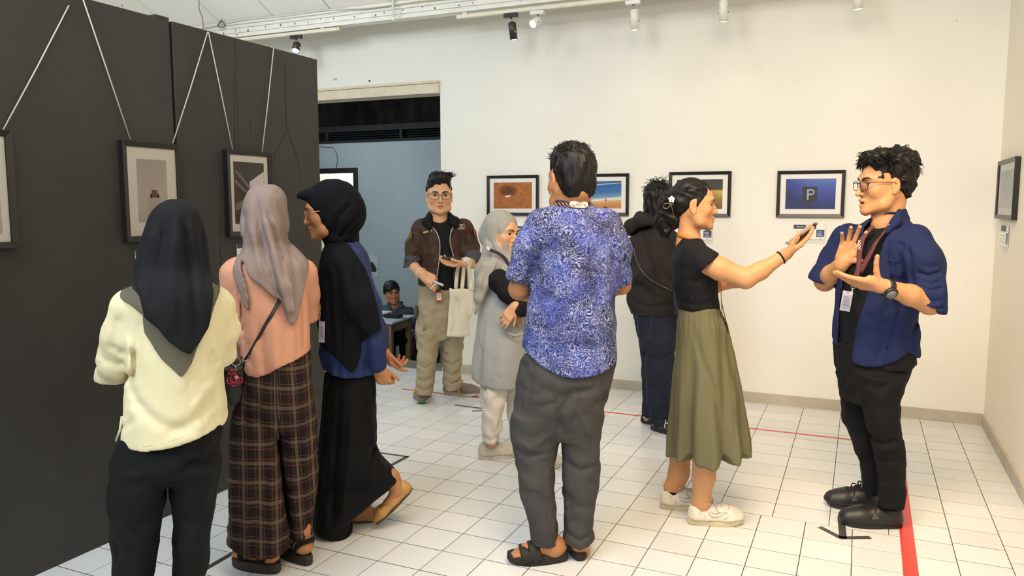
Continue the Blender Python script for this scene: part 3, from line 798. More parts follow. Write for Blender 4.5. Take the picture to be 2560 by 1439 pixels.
# caption cards
m_navy = mat('card_navy', '3d4c6e', .5); m_card = mat('card_white', 'ece9e6', .5); m_head = mat('card_head', '3a3d4c', .5); m_line = mat('card_line', 'a9a6a2', .6)
def acr(t):
    t.b.inputs['Base Color'].default_value = (.9, .9, .88, 1); t.b.inputs['Alpha'].default_value = .28; t.b.inputs['Roughness'].default_value = .12
m_acr = mat('acrylic', fn=acr)
def card(O, ex, w, h, label, title=None):
    ex = np.array(ex, float); ez = np.array(EZ, float); n = np.cross(ex, ez)
    t = thing('caption_card', label, 'caption card', tuple(O + ex * w / 2)); b0 = np.array(t.location)
    Q = lambda x, z, d: tuple(O - b0 + ex * x * w + ez * z * h + n * d)
    def slab(x0, z0, x1, z1, d0, d1): return [Q(x0, z0, d0), Q(x1, z0, d0), Q(x1, z1, d0), Q(x0, z1, d0), Q(x0, z0, d1), Q(x1, z0, d1), Q(x1, z1, d1), Q(x0, z1, d1)]
    FS = [(3, 2, 1, 0), (4, 5, 6, 7), (0, 1, 5, 4), (1, 2, 6, 5), (2, 3, 7, 6), (3, 0, 4, 7)]
    mb = MB(); mb.add(slab(0.0, -.28, 1.03, 1.0, .001, .004), FS); mb.build('holder', m_acr, t)
    mb = MB(); mb.add(slab(0, 0, 1, 1, .0042, .0055), FS)
    q = lambda x0, z0, x1, z1, mi, k=1: mb.quad(Q(x0, z0, .0055 + .0002 * k), Q(x1, z0, .0055 + .0002 * k), Q(x1, z1, .0055 + .0002 * k), Q(x0, z1, .0055 + .0002 * k), mi)
    q(0, .72, .72, 1, 1); q(.73, .16, .985, .66, 2)
    for k in range(3): q(.06, .5 - k * .15, .6, .53 - k * .15, 3)
    for k in range(4): q(.76, .5 - k * .09, .9 + .05 * (k == 3), .53 - k * .09, 4, 2)
    q(.84, .05, .88, .09, 1, 2)
    if title: text_mb(mb, title, h * .2, Q(.09, .79, .0058), ex, ez, .0001, 4)
    mb.build('card', [m_card, m_head, m_navy, m_line, mat('card_pale', 'cfd4e0', .5)], t)
def wcard(u0, v0, u1, v1, label, title=None):
    a = at(u0, v1, 1, WY); b = at(u1, v0, 1, WY)
    card(np.array([a[0], WY - .001, a[2]]), EX, b[0] - a[0], b[2] - a[2], label, title)
wcard(1983.5, 562, 2063, 597, 'white caption card with a dark header below the parking sign photo', 'Parkir di Rawa')
wcard(1701, 564, 1781, 598, 'white caption card behind the ponytailed woman, below the yellow photo')
wcard(1230, 553, 1311, 588, 'white caption card behind the grey hijab, below the brown rock photo')
wcard(1480, 558, 1561, 592, 'white caption card hidden behind the batik shirt below the beach photo') if False else None
card(np.array([WX - .001, at(2508, 560, 0, WX)[1] + .02, 1.235]), (0, -1, 0), .27, .13, 'caption card in a clear holder on the right wall below the fog photo')
for (u, v0, v1, lb) in ((338, 632, 672, 'caption card edge showing left of the black hijab on the partition'), (591, 612, 640, 'caption card edge showing left of the mauve hijab on the partition')):
    a = at(u, v1, 0, PX_)
    card(np.array([PX_ + .001, a[1], 1.205]), (0, 1, 0), .2, .085, lb)

# ------------------------------------------------------------------ tapes on the floor
m_rtape = mat('tape_red', 'd63a2c', .35, vary=.05, vscale=5); m_btape = mat('tape_black', '45423d', .5, vary=.08)
def tape(name, label, polys, m, z=0.0006):
    mb = MB()
    for p in polys: mb.prism([(x, y, 0.00015) for x, y in p], (0, 0, z))
    return tag(mb.build(name, m), label, 'tape')
def strip(p, q, w):
    p, q = np.array(p, float), np.array(q, float); d = q - p; d /= np.linalg.norm(d); n = np.array([-d[1], d[0]]) * w / 2
    return [tuple(p - n), tuple(q - n), tuple(q + n), tuple(p + n)]
tape('floor_tape', 'long thin red tape line on the tiles parallel to the back wall', [strip((-3.36, 5.322), (0.262, 5.318), .026)], m_rtape)
tape('floor_tape', 'wide red tape line running towards the viewer at the lower right', [strip((0.235, 2.2), (0.262, 5.332), .058)], m_rtape, .0009)
tape('floor_tape', 'black tape arrow under the shoe of the navy shirted man', [strip((-.118, 3.782), (-.022, 3.69), .028), strip((.098, 3.752), (-.03, 3.69), .03), strip((-.015, 3.69), (-.03, 3.95), .032)], m_btape)
tape('floor_tape', 'black tape corner beside the tan flat shoe', [strip((-2.80, 3.86), (-2.41, 3.868), .022), strip((-2.415, 3.876), (-2.425, 3.4), .028)], m_btape)
tape('floor_tape', 'black tape strip running between the plaid trousers and black trousers', [strip((-2.405, 2.0), (-2.428, 2.75), .026)], m_btape)
tape('floor_tape', 'thin black tape arrow left of the white trousers', [strip((-2.73, 5.045), (-2.40, 5.04), .026), strip((-2.53, 4.945), (-2.42, 5.03), .026)], m_btape)

# ------------------------------------------------------------------ room beyond the doorway
BZ, RY = -0.45, 9.3
def blue_fn(t):
    v = t.coord('Object'); a = t.noise(v, 0.8, 4); b = t.noise(v, 9, 4)
    t.l(t.mix(t.math('MULTIPLY', b, .3), t.ramp(a, [(.3, lin('98a2a2')), (.7, lin('a6b4b9'))]), lin('8d9896')), t.b.inputs['Base Color']); t.b.inputs['Roughness'].default_value = .8; t.bump(b, .1, .006)
m_bl = mat('side_room_paint', fn=blue_fn)
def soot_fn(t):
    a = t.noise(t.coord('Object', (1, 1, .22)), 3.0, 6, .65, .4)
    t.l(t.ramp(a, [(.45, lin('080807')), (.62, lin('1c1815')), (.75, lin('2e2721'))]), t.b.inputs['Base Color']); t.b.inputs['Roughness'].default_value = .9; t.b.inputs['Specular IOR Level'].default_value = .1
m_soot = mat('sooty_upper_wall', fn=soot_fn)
zu = at(950, 352, 1, RY)[2]; zv = at(950, 321, 1, RY)[2]
w0, w1 = at(800, 425, 1, RY), at(886, 430, 1, RY); wz1 = w1[2]; wx1 = w1[0]; wx0 = wx1 - 0.95; wz0 = wz1 - 1.25
RB = (wx0 - 3, -2.8)
wallbox('wall_side_room', [((RB[0], RY, BZ), (wx0, RY + .12, zu)), ((wx1, RY, BZ), (RB[1], RY + .12, zu)), ((wx0, RY, wz1), (wx1, RY + .12, zu)), ((wx0, RY, BZ), (wx1, RY + .12, wz0)), ((RB[1], WY + .15, BZ), (RB[1] + .1, RY, 5)), ((RB[0] - .1, WY + .15, BZ), (RB[0], RY + 2.2, 5))], m_bl)
wallbox('wall_upper_and_light_block', [((RB[0], RY + .1, zu), (RB[1], RY + .13, zv)), ((RB[0], RY - .02, zv), (RB[1], RY + .12, 5.2))], m_soot)  # first box is added behind the slats to block far room light
wallbox('floor_side_room', [((RB[0], WY + .3, BZ - .1), (RB[1], RY + 2.3, BZ))], mat('side_floor', '5f5d58', .5, vary=.15))
wallbox('ceiling_side_room', [((RB[0], WY + .15, 5), (RB[1], RY + 2.3, 5.1))], m_soot)
wallbox('wall_far', [((RB[0], RY + 2.2, BZ), (RB[1], RY + 2.3, 5))], mat('far_room_paint', 'e9ebdf', .8, vary=.03, vscale=2))
wallbox('trim_3', [((RB[0], RY - .035, zu - .01), (RB[1], RY + .1, zu + .025))], mat('ledge_dark', '121110', .8))
wallbox('trim_4', [((RB[0], RY - .05, zv - .03), (RB[1], RY - .01, zv + .05))], mat('ledge_dark', '121110', .8))
lv = thing('louvre_vent', 'strip of grey blue louvre slats above the side room wall', 'vent', ((wx0 + wx1) / 2, RY, zu)); ll = np.array(lv.location)
hz = (zv - zu) / 5
for i in range(5):
    MB().prism([tuple(A3(RB[0] + .1, RY - .002, zu + hz * i + .01) - ll), tuple(A3(RB[0] + .1, RY + .07, zu + hz * (i + .9)) - ll), tuple(A3(RB[0] + .1, RY + .08, zu + hz * (i + .9)) - ll), tuple(A3(RB[0] + .1, RY + .01, zu + hz * i + .01) - ll)], (RB[1] - RB[0] - .2, 0, 0)).build('slat', mat('louvre', '3a4648', .5, vary=.15), lv)
for (u, wd_) in ((817, 6), (1003, 7)):
    a = at(u - wd_ / 2, 335, 1, RY - .02)[0]; b = at(u + wd_ / 2, 335, 1, RY - .02)[0]
    MB().box(tuple(A3(a, RY - .03, zu) - ll), tuple(A3(b, RY + .05, zv) - ll)).build('mullion', mat('mullion_dark', '15120f', .8), lv)
# window with a dark frame, a lit room behind it
wn = thing('window_1', None, None, ((wx0 + wx1) / 2, RY, wz0)); tag(wn, kind='structure'); wl = np.array(wn.location); fw = .06
mb = MB()
for lo, hi in (((wx0 - .02, RY - .03, wz1 - .01), (wx1 + fw, RY + .14, wz1 + fw)), ((wx1 - .005, RY - .03, wz0), (wx1 + fw, RY + .14, wz1)), ((wx0 - fw, RY - .03, wz0), (wx0 + .005, RY + .14, wz1 + fw)), ((wx0 - fw, RY - .03, wz0 - fw), (wx1 + fw, RY + .14, wz0 + .005)), ((wx0, RY + .03, wz1 - .36), (wx1, RY + .06, wz1 - .35))):
    mb.box(tuple(np.array(lo) - wl), tuple(np.array(hi) - wl))
mb.build('window_frame', mat('window_dark', '16130f', .5), wn, bevel=.004)
MB().box(tuple(A3(wx0, RY + .045, wz0) - wl), tuple(A3(wx1, RY + .05, wz1) - wl)).build('glass_pane', m_glass, wn)
area('far_room_lamp', (wx0 - .3, RY + 1.5, 2.6), (math.radians(15), 0, 0), 1.0, .5, 55, (1, .99, .92))
# poster
a, b = at(917, 692, 1, RY), at(945, 638, 1, RY)
ps = thing('poster', 'white paper poster with a dark crowd picture on the side room wall', 'poster', ((a[0] + b[0]) / 2, RY, a[2])); pl = np.array(ps.location)
MB().box(tuple(A3(a[0], RY - .006, a[2]) - pl), tuple(A3(b[0], RY - .001, b[2]) - pl)).build('sheet', mat('poster_paper', 'aebbc2', .7), ps)
mb = MB(); w_, h_ = b[0] - a[0], b[2] - a[2]
mb.add([tuple(A3(a[0] + w_ * x, RY - .007, a[2] + h_ * z) - pl) for x, z in ((.1, .25), (.85, .25), (.88, .42), (.72, .55), (.6, .66), (.5, .72), (.38, .64), (.2, .52), (.1, .4))], [tuple(range(9))])
mb.add([tuple(A3(a[0] + w_ * x, RY - .007, a[2] + h_ * z) - pl) for x, z in ((.38, .1), (.6, .1), (.6, .13), (.38, .13))], [(0, 1, 2, 3)])
mb.build('picture', m_dk, ps)
cw = [at(795, 366, 1, RY - .01), at(832, 369, 1, RY - .01), at(842, 385, 1, RY - .01), at(844, 402, 1, RY - .01), at(840, 420, 1, RY - .01)]
tag(MB().tube(cw, .004, 6).build('wire', mat('wire_dark', '4a4c4a', .7)), 'thin dark wire running down to the side room window', 'wire')
# table
TZ = BZ + .72
c0 = floor_at(981, 806, TZ); c1 = floor_at(1038, 787.5, TZ)
e1 = (c1 - c0); L1_ = np.linalg.norm(e1); e1 /= L1_; e2 = np.array([e1[1], -e1[0], 0]);
e2 = -e2 if (e2 @ cR) > 0 else e2
W2 = 1.25
tb = thing('work_table', 'wooden table with a pale top in the side room', 'table', (c0[0] + (e1 * L1_ / 2 + e2 * W2 / 2)[0], c0[1] + (e1 * L1_ / 2 + e2 * W2 / 2)[1], BZ)); tl = np.array(tb.location)
R3 = Matrix(((e1[0], e2[0], 0, 0), (e1[1], e2[1], 0, 0), (0, 0, 1, 0), (0, 0, 0, 1)))
MT = Matrix.Translation(Vector(c0 - tl)) @ R3
m_twood = mat('table_wood', '8a7250', .6, vary=.2, vscale=6, stretch=(1, 1, .2))
MB().box((0, 0, -.022), (L1_, W2, 0), M=MT).build('table_top', mat('table_top', 'b9c6ca', .4, vary=.04), tb, bevel=.003)
mb = MB()
for lo, hi in (((.04, .03, -.11), (L1_ - .04, .055, -.022)), ((.04, W2 - .055, -.11), (L1_ - .04, W2 - .03, -.022)), ((.03, .05, -.11), (.055, W2 - .05, -.022)), ((L1_ - .055, .05, -.11), (L1_ - .03, W2 - .05, -.022))): mb.box(lo, hi, M=MT)
mb.build('apron', m_twood, tb)
for x in (.03, L1_ - .085):
    for y in (.03, W2 - .085): MB().box((x, y, -.72), (x + .055, y + .055, -.022), M=MT).build('leg', m_twood, tb, bevel=.003)
MB().box((.05, .045, -.52), (L1_ - .05, .07, -.46), M=MT).build('stretcher', m_twood, tb)
# things on the table
def tp(u, v, dz=0): return floor_at(u, v, TZ + dz)
q = tp(984, 794); bx = thing('charger_box', 'black adapter box lying on the side room table', 'box', tuple(q))
MB().box((-.09, -.05, 0), (.09, .05, .045)).build('body', mat('dark_plastic', '141416', .4), bx, bevel=.006); MB().tube([(.09, 0, .02), (.16, -.02, .01), (.22, 0, .006)], .004, 6).build('lead', mat('lead_green', '4c6a58', .6), bx)
q = tp(955, 787); bx = thing('paper_stack', 'pale stack of papers beside the laptop on the side room table', 'papers', tuple(q), .2)
MB().box((-.1, -.07, 0), (.1, .07, .02)).box((-.1, -.07, .021), (.095, .068, .04)).build('sheets', mat('paper_pale', 'cfdbe2', .6), bx)
q = tp(922, 789); lp = thing('laptop', 'open black laptop seen from behind in the side room', 'laptop', tuple(q), -.35)
MB().box((-.16, -.11, 0), (.16, .11, .018)).build('base', mat('dark_plastic', '141416', .4), lp, bevel=.004)
MB().prism([(-.16, -.115, .018), (.16, -.115, .018), (.16, -.165, .235), (-.16, -.165, .235)], (0, .008, 0)).build('screen_lid', mat('laptop_lid', '0c0c0e', .35), lp, bevel=.003)
q = [tp(1028, 790, .004), tp(1033, 792, .004), tp(1037, 800, -.08), tp(1027, 815, -.16), tp(1033, 826, -.2)]
tag(MB().tube(q, .005, 6).box(tuple(q[-1] - A3(.02, .02, .015)), tuple(q[-1] + A3(.02, .02, .015))).build('power_cord', mat('cord_pale', 'b9b9b2', .6)), 'pale power cord hanging over the right edge of the side room table', 'cord')
# red plastic chair
m_rp = mat('plastic_red', '8c1c1c', .35)
q = floor_at(994, 928, BZ); ch_ = thing('plastic_chair', 'red plastic chair behind the side room table legs', 'chair', (q[0], q[1], BZ), .45)
MB().box((-.2, -.2, .43), (.2, .2, .455)).build('seat', m_rp, ch_, bevel=.012)
for sx in (-1, 1):
    for sy in (-1, 1): MB().tube([(sx * .2, sy * .2, 0), (sx * .165, sy * .17, .43)], [.02, .026], 8).build('leg', m_rp, ch_)
MB().tube([(-.17, .18, .44), (-.17, .21, .64), (-.12, .22, .7), (.12, .22, .7), (.17, .21, .64), (.17, .18, .44)], .02, 8).build('back_frame', m_rp, ch_)
MB().box((-.16, .185, .53), (.16, .2, .6)).build('backrest', m_rp, ch_, bevel=.006)
# dark bags on the floor behind the doorway
def bag(u, v, dz, r, label):
    q = floor_at(u, v, BZ + dz); s = SDF(); s.ell((0, 0, r[2]), r, k=.04).ell((0.03, 0, r[2] * 1.5), (r[0] * .7, r[1] * .8, r[2] * .7), k=.06); s.fold = [f_noise(.008, .2, seed=int(u))]
    t = thing('backpack', label, 'bag', (q[0], q[1], BZ))
    V, F = s.mesh(.02); link('body', np_mesh('body', V, F), mat('bag_black', '141313', .7, bump=.2), t)
    MB().tube([(-.05, -r[1], r[2] * 1.4), (-.04, -r[1] - .04, r[2] * 2), (.04, -r[1] - .03, r[2] * 2.1), (.06, -r[1], r[2] * 1.6)], .012, 6).build('handle', mat('bag_strap', '2a1414', .7), t)
bag(1066, 905, .2, (.15, .13, .24), 'black backpack on the side room floor behind the khaki trousers')
bag(1012, 930, .0, (.12, .12, .09), 'low black bag on the side room floor under the table')
# ================================================================== PEOPLE: builders
def skin_mat(name, col, rough=0.5):
    def fn(t):
        at_ = t.n('ShaderNodeAttribute', attribute_name='Tint')
        n = t.noise(t.coord('Object'), 35, 4)
        c = t.mix(1.0, lin(col), at_.outputs['Color'], 'MULTIPLY')
        c = t.mix(t.math('MULTIPLY', n, .14), c, lin('8a4a30'))
        t.l(c, t.b.inputs['Base Color']); t.b.inputs['Roughness'].default_value = rough
        t.b.inputs['Subsurface Weight'].default_value = .12; t.b.inputs['Subsurface Radius'].default_value = (.012, .005, .003)
        t.b.inputs['Specular IOR Level'].default_value = .35
        t.bump(t.noise(t.coord('Object'), 260, 2), .06, .002)
    return mat(name, fn=fn)
m_eye = mat('eye_white', 'e4ddd6', .25); m_iris = mat('eye_iris', '1d120c', .15); m_hair = mat('hair_black', '100d0c', .5, spec=.3, bump=.5, bscale=120, stretch=(1, 1, .18))
m_brow = mat('brow_hair', '1c1511', .7)
def cloth(name, col, rough=.85, vary=.08, weave=.12, wsc=420, sheen=.0, vscale=5, spec=.25):
    def fn(t):
        c = lin(col); v = t.coord('Object')
        n = t.noise(v, vscale, 4, .55)
        t.l(t.ramp(n, [(.3, tuple(x * (1 - vary) for x in c)), (.7, tuple(min(1, x * (1 + vary)) for x in c))]), t.b.inputs['Base Color'])
        t.b.inputs['Roughness'].default_value = rough; t.b.inputs['Specular IOR Level'].default_value = spec
        t.b.inputs['Sheen Weight'].default_value = sheen; t.b.inputs['Sheen Roughness'].default_value = .5
        w = t.noise(v, wsc, 2); f = t.noise(t.coord('Object', (1, 1, .55)), 16, 4, .6, .6)
        t.bump(t.math('ADD', t.math('MULTIPLY', f, 1.0), t.math('MULTIPLY', w, .12)), weave, .012)
    return mat(name, fn=fn)
def nrm(v): v = np.array(v, float); return v / (np.linalg.norm(v) + 1e-12)

class Person:
    def __init__(s, label, u, v, name='person', z=0.0, cat='person', group=None):
        P = floor_at(u, v, z); s.O = P
        d = np.array([P[0], P[1], 0]); d /= np.linalg.norm(d)
        s.y = d; s.x = np.array([d[1], -d[0], 0]); s.z = A3(0, 0, 1); s.dist = np.hypot(P[0], P[1])
        s.root = thing(name, label, cat, tuple(P), math.atan2(s.x[1], s.x[0]), group)
    def P(s, u, v, dy=0.0):
        d = ray(u, v); k = (s.O @ s.y + dy) / (d @ s.y); q = cO + d * k - s.O
        return A3(q @ s.x, q @ s.y, q[2])
    def W(s, p): return s.O + s.x * p[0] + s.y * p[1] + s.z * p[2]
    def L(s, w): q = np.array(w) - s.O; return A3(q @ s.x, q @ s.y, q[2])
    def px(s, dy=0.0, u=None, v=None):
        """metres per photo pixel at that depth"""
        a = s.P(1280, 700, dy); b = s.P(1290, 700, dy); return np.linalg.norm(a - b) / 10
    def ring(s, v, uL, uR, th, dy=0.0):
        a, b = s.P(uL, v, dy), s.P(uR, v, dy); c = (a + b) / 2
        return (c[2], c[0], dy, abs(b[0] - a[0]) / 2, th / 2)
    def line(s, pts, dy=0.0): return [s.P(p[0], p[1], p[2] if len(p) > 2 else dy) for p in pts]
    def put(s, name, sdf, m, res=.008, fine=(), fres=.004, parent=None, tint=None, label=None, attr=None):
        W_AMP = {'shirt': .0035, 'overshirt': .0045, 'trousers': .0045, 'jeans': .0045, 'tunic': .004, 'blouse': .004, 'jacket': .0045, 'hoodie': .004, 'skirt': .003, 'dress': .0025, 'hijab': .0022, 'tee_shirt': .0022, 'hijab_drape': .003}
        if name in W_AMP: sdf.fold.append(f_wrinkle(W_AMP[name], .17, (1, 1, .75) if 'hijab' not in name and name != 'skirt' else (1.4, 1.4, .35), len(sdf.ops)))
        V, F = sdf.mesh(res, fine, fres)
        me = np_mesh(name, V, F)
        V = np.array([0.0] * (3 * len(me.vertices))); me.vertices.foreach_get('co', V); V = V.reshape(-1, 3)
        if tint is not None:
            c = np.ones((len(V), 4)); c[:, :3] = tint(V)
            a = me.color_attributes.new('Tint', 'FLOAT_COLOR', 'POINT'); a.data.foreach_set('color', c.ravel().astype(np.float32))
        if attr is not None:
            a = me.attributes.new('Cloth', 'FLOAT_VECTOR', 'POINT'); a.data.foreach_set('vector', attr(V).ravel().astype(np.float32))
        o = link(name, me, m, parent or s.root)
        if label: o['label'] = label
        return o
    def mb(s, name, mb, m, parent=None, label=None, bevel=0):
        o = mb.build(name, m, parent or s.root, bevel=bevel)
        if label: o['label'] = label
        return o

class Head:
    """yaw 0 looks at the viewer, 90 to the right of the photo; pitch>0 looks down"""
    def __init__(s, c, yaw, pitch=0, roll=0, k=1.0, wide=1.0):
        s.c = np.array(c, float); s.k = k; s.wd = wide
        a, p = math.radians(yaw), math.radians(pitch)
        s.f = A3(math.sin(a) * math.cos(p), -math.cos(a) * math.cos(p), -math.sin(p))
        l = np.cross(A3(0, 0, 1), s.f); s.l = nrm(l); s.u = np.cross(s.f, s.l)
        r = math.radians(roll); s.l, s.u = s.l * math.cos(r) + s.u * math.sin(r), s.u * math.cos(r) - s.l * math.sin(r)
        s.M = np.array([s.l, s.f, s.u])
    def p(s, l, f, u): return s.c + s.k * (s.l * l * s.wd + s.f * f + s.u * u)
    def loc(s, P): q = (P - s.c) / s.k; return np.stack([q @ s.l / s.wd, q @ s.f, q @ s.u], 1)
    def build(s, S, mouth=0.0, smile=0.0, ears=True, nose=1.0):
        k, p, M = s.k, s.p, s.M
        S.ell(p(0, -.010, .035), (.075 * k * s.wd, .098 * k, .086 * k), M, k=.02)
        S.ell(p(0, .022, -.02), (.066 * k * s.wd, .066 * k, .09 * k), M, k=.03)
        for q in (-1, 1):
            S.chain([p(q * .060, -.005, -.045), p(q * .050, .03, -.083), p(q * .016, .075, -.104)], [.014 * k, .016 * k, .014 * k], k=.035)
            S.ball(p(q * .040, .057, -.028), .024 * k, k=.03)
            S.chain([p(q * .048, .064, .020), p(q * .026, .0785, .026), p(q * .008, .082, .018)], [.009 * k, .009 * k, .008 * k], k=.02)
        S.ball(p(0, .0775, -.104), .0165 * k, k=.018); S.ell(p(0, .104, -.089), (.022 * k, .0145 * k, .0052 * k), M, k=.008, mode='-')
        S.ball(p(0, .062, -.070), .030 * k, k=.025)
        for q in (-1, 1): S.ell(p(q * .032, .101, .001), (.017 * k, .02 * k, .0115 * k), M, k=.014, mode='-')
        # eyelids around the eye opening
        for q in (-1, 1):
            S.ball(p(q * .032, .0725, .001), .0142 * k, k=.006)
            S.ell(p(q * .0335, .092, .0005), (.0142 * k, .022 * k, .0054 * k), M, k=.002, mode='-')
        S.chain([p(0, .086, .010), p(0, .097, -.012), p(0, .108 + .004 * (nose - 1), -.036)], [.0072 * k, .0078 * k, .0102 * k * nose], k=.009)
        for q in (-1, 1):
            S.ball(p(q * .0125 * nose, .0925, -.038), .0088 * k * nose, k=.007)
            S.ball(p(q * .007, .1, -.0455), .0035 * k, k=.004, mode='-')
        op = mouth
        S.chain([p(-.022, .079, -.0665 + smile), p(-.009, .0945, -.0625), p(0, .0965, -.0645), p(.009, .0945, -.0625), p(.022, .079, -.0665 + smile)], [.0035 * k, .0052 * k, .005 * k, .0052 * k, .0035 * k], k=.007)
        S.chain([p(-.020, .079, -.070 + smile - op * .3), p(0, .0945, -.0765 - op), p(.020, .079, -.070 + smile - op * .3)], [.0035 * k, .0068 * k, .0035 * k], k=.007)
        S.ell(p(0, .100, -.0700 - op * .5), (.019 * k, .02 * k, (.0014 + op * .55) * k), M, k=.003, mode='-')
        if ears:
            for q in (-1, 1):
                S.ell(p(q * .078, -.008, -.008), (.008 * k, .017 * k, .031 * k), M, k=.008)
                S.ell(p(q * .0865, -.002, -.004), (.006 * k, .010 * k, .019 * k), M, k=.005, mode='-')
                S.ball(p(q * .077, .0, -.036), .0085 * k, k=.008)
        return s
    def tint(s, V):
        q = s.loc(V); c = np.ones((len(V), 3))
        lip = np.exp(-((q[:, 0] / .019) ** 4 + ((q[:, 2] + .0705) / .0115) ** 4)) * (q[:, 1] > .07)
        c = c * (1 - lip[:, None]) + lip[:, None] * np.array([.92, .56, .52])
        br = np.exp(-(((np.abs(q[:, 0]) - .033) / .02) ** 4 + ((q[:, 2] - .021 + (np.abs(q[:, 0]) - .033) ** 2 * 9) / .005) ** 2)) * (q[:, 1] > .04)
        c = c * (1 - br[:, None] * .75) + br[:, None] * .75 * np.array([.16, .13, .12])
        ch = np.exp(-(((np.abs(q[:, 0]) - .04) / .022) ** 2 + ((q[:, 2] + .03) / .02) ** 2)) * (q[:, 1] > .03)
        return c * (1 - .1 * ch[:, None] * np.array([0, 1, 1.1]))
    def fine(s): return (s.c - .135 * s.k, s.c + .135 * s.k)
    def eyes(s, per, look=(0, 0), parent=None):
        for q in (-1, 1):
            g = MB(); r = .0124 * s.k; c = s.p(q * .032, .0722, .001); d = nrm(s.f + s.l * look[0] + s.u * look[1])
            M = Vector(d).to_track_quat('Z', 'Y').to_matrix().to_4x4(); M.translation = Vector(c)
            pr = [(r * math.sin(a), r * math.cos(a)) for a in np.linspace(.001, 3.14, 12)]
            g.lathe(pr[3:], 16, 0, M); g.lathe(pr[:4], 16, 1, M)
            per.mb('eye', g, [m_eye, m_iris], parent)
            h = MB(); pts = []
            for i in range(7):
                x = -.013 + .026 * i / 6; z = .0062 * (1 - (x / .0145) ** 2) + .0008; y = math.sqrt(max(.0148 ** 2 - x * x - z * z, 1e-6))
                pts.append(s.p(q * (.032 + x), .0725 + y, .001 + z))
            h.tube(pts, [.0007 * s.k, .0012 * s.k, .0014 * s.k, .0014 * s.k, .0014 * s.k, .0013 * s.k, .0007 * s.k], 5); per.mb('eyelash', h, m_brow, parent)
    def brows(s, per, w=.0045):
        for q in (-1, 1):
            g = MB(); g.tube([s.p(q * .013, .0955, .0185), s.p(q * .025, .0945, .025), s.p(q * .040, .086, .027), s.p(q * .053, .072, .021)], [w * s.k * .8, w * s.k, w * s.k * .8, w * s.k * .25], 6)
            per.mb('eyebrow', g, m_brow)
    def glasses(s, per, col='5a5a5c', wide=1.0, hh=.017, metal=.6, lens=True, name='glasses'):
        m = mat('glasses_' + col, col, .3, metal); t = MB(); gl = MB(); k = s.k
        for q in (-1, 1):
            pts = []
            for i in range(24):
                a = 2 * PI * i / 24; e = 3.2
                x = math.copysign(abs(math.cos(a)) ** (2 / e), math.cos(a)) * .0245 * wide; z = math.copysign(abs(math.sin(a)) ** (2 / e), math.sin(a)) * hh
                pts.append(s.p(q * .0335 * wide + x, .104 - abs(q * .0335 + x) * .12 , -.003 + z))
            t.tube(pts, .0016 * k, 6, closed=True)
            gl.add(pts, [tuple(range(24))])
            t.tube([s.p(q * .0585 * wide, .097, .008), s.p(q * .071, .085, .008), s.p(q * .081, .0, .004), s.p(q * .081, -.014, -.008)], .0017 * k, 6)
        t.tube([s.p(-.0095, .104, .003), s.p(0, .108, .006), s.p(.0095, .104, .003)], .0015 * k, 6)
        o = per.mb(name, t, m); o['kind'] = 'stuff' if False else o.get('kind', '') or ''
        del o['kind']
        if lens: per.mb('lens', gl, m_glass, o)
        return o

def hand(S, w, d, n, thumb_side, k=1.0, curl=((20, 25, 15),) * 4, spread=(4, 1, -3, -8), thumb=(.6, .75, .25), tcurl=10, base=1.0):
    """w wrist, d towards the fingers, n out of the palm, thumb_side = +-1 (thumb on d x n side or the other)"""
    d = nrm(d); n = nrm(np.array(n) - d * (np.array(n) @ d)); t = np.cross(d, n) * thumb_side
    off = [.030, .010, -.010, -.028]; kn = [.090, .092, .087, .078]
    S.cap(w - d * .01 * k, w + d * .02 * k, .024 * k, .026 * k, k=.012)
    for i in range(4):
        b = w + d * kn[i] * k + t * off[i] * k
        S.cap(w + d * .016 * k + t * off[i] * .6 * k, b, .0128 * k, .0112 * k, k=.016)
    S.cap(w + d * .018 * k + t * .018 * k + n * .006 * k, w + d * .056 * k + t * .031 * k + n * .010 * k, .0145 * k, .0125 * k, k=.014)
    S.cap(w + d * .03 * k - t * .022 * k + n * .006 * k, w + d * .06 * k - t * .024 * k + n * .006 * k, .0115 * k, .0105 * k, k=.014)
    Ls = [(.043, .026, .020), (.047, .029, .021), (.044, .027, .021), (.034, .021, .018)]; R = [.0097, .0099, .0095, .0085]
    for i in range(4):
        sp = math.radians(spread[i]); f0 = d * math.cos(sp) + t * math.sin(sp); a = 0
        p = w + d * (kn[i] - .004) * k + t * off[i] * k; c = curl[i]
        for j in range(3):
            a += math.radians(c[j]); dr = f0 * math.cos(a) + n * math.sin(a); q = p + dr * Ls[i][j] * k
            S.cap(p, q, R[i] * k * (1 - .08 * j), R[i] * k * (.95 - .075 * j), k=.0035 if j else .007); p = q
    td = nrm(d * thumb[0] + t * thumb[1] + n * thumb[2]); p = w + d * .026 * k + t * .024 * k + n * .008 * k
    for j, (L_, r) in enumerate(((.040, .0122), (.032, .0104), (.026, .0092))):
        a = math.radians(tcurl * j); dr = nrm(td * math.cos(a) + d * math.sin(a)); q = p + dr * L_ * k
        S.cap(p, q, r * k, r * .88 * k, k=.010 if j == 0 else .004); p = q
def fin(c, r=.12): c = np.array(c, float); return (c - r, c + r)

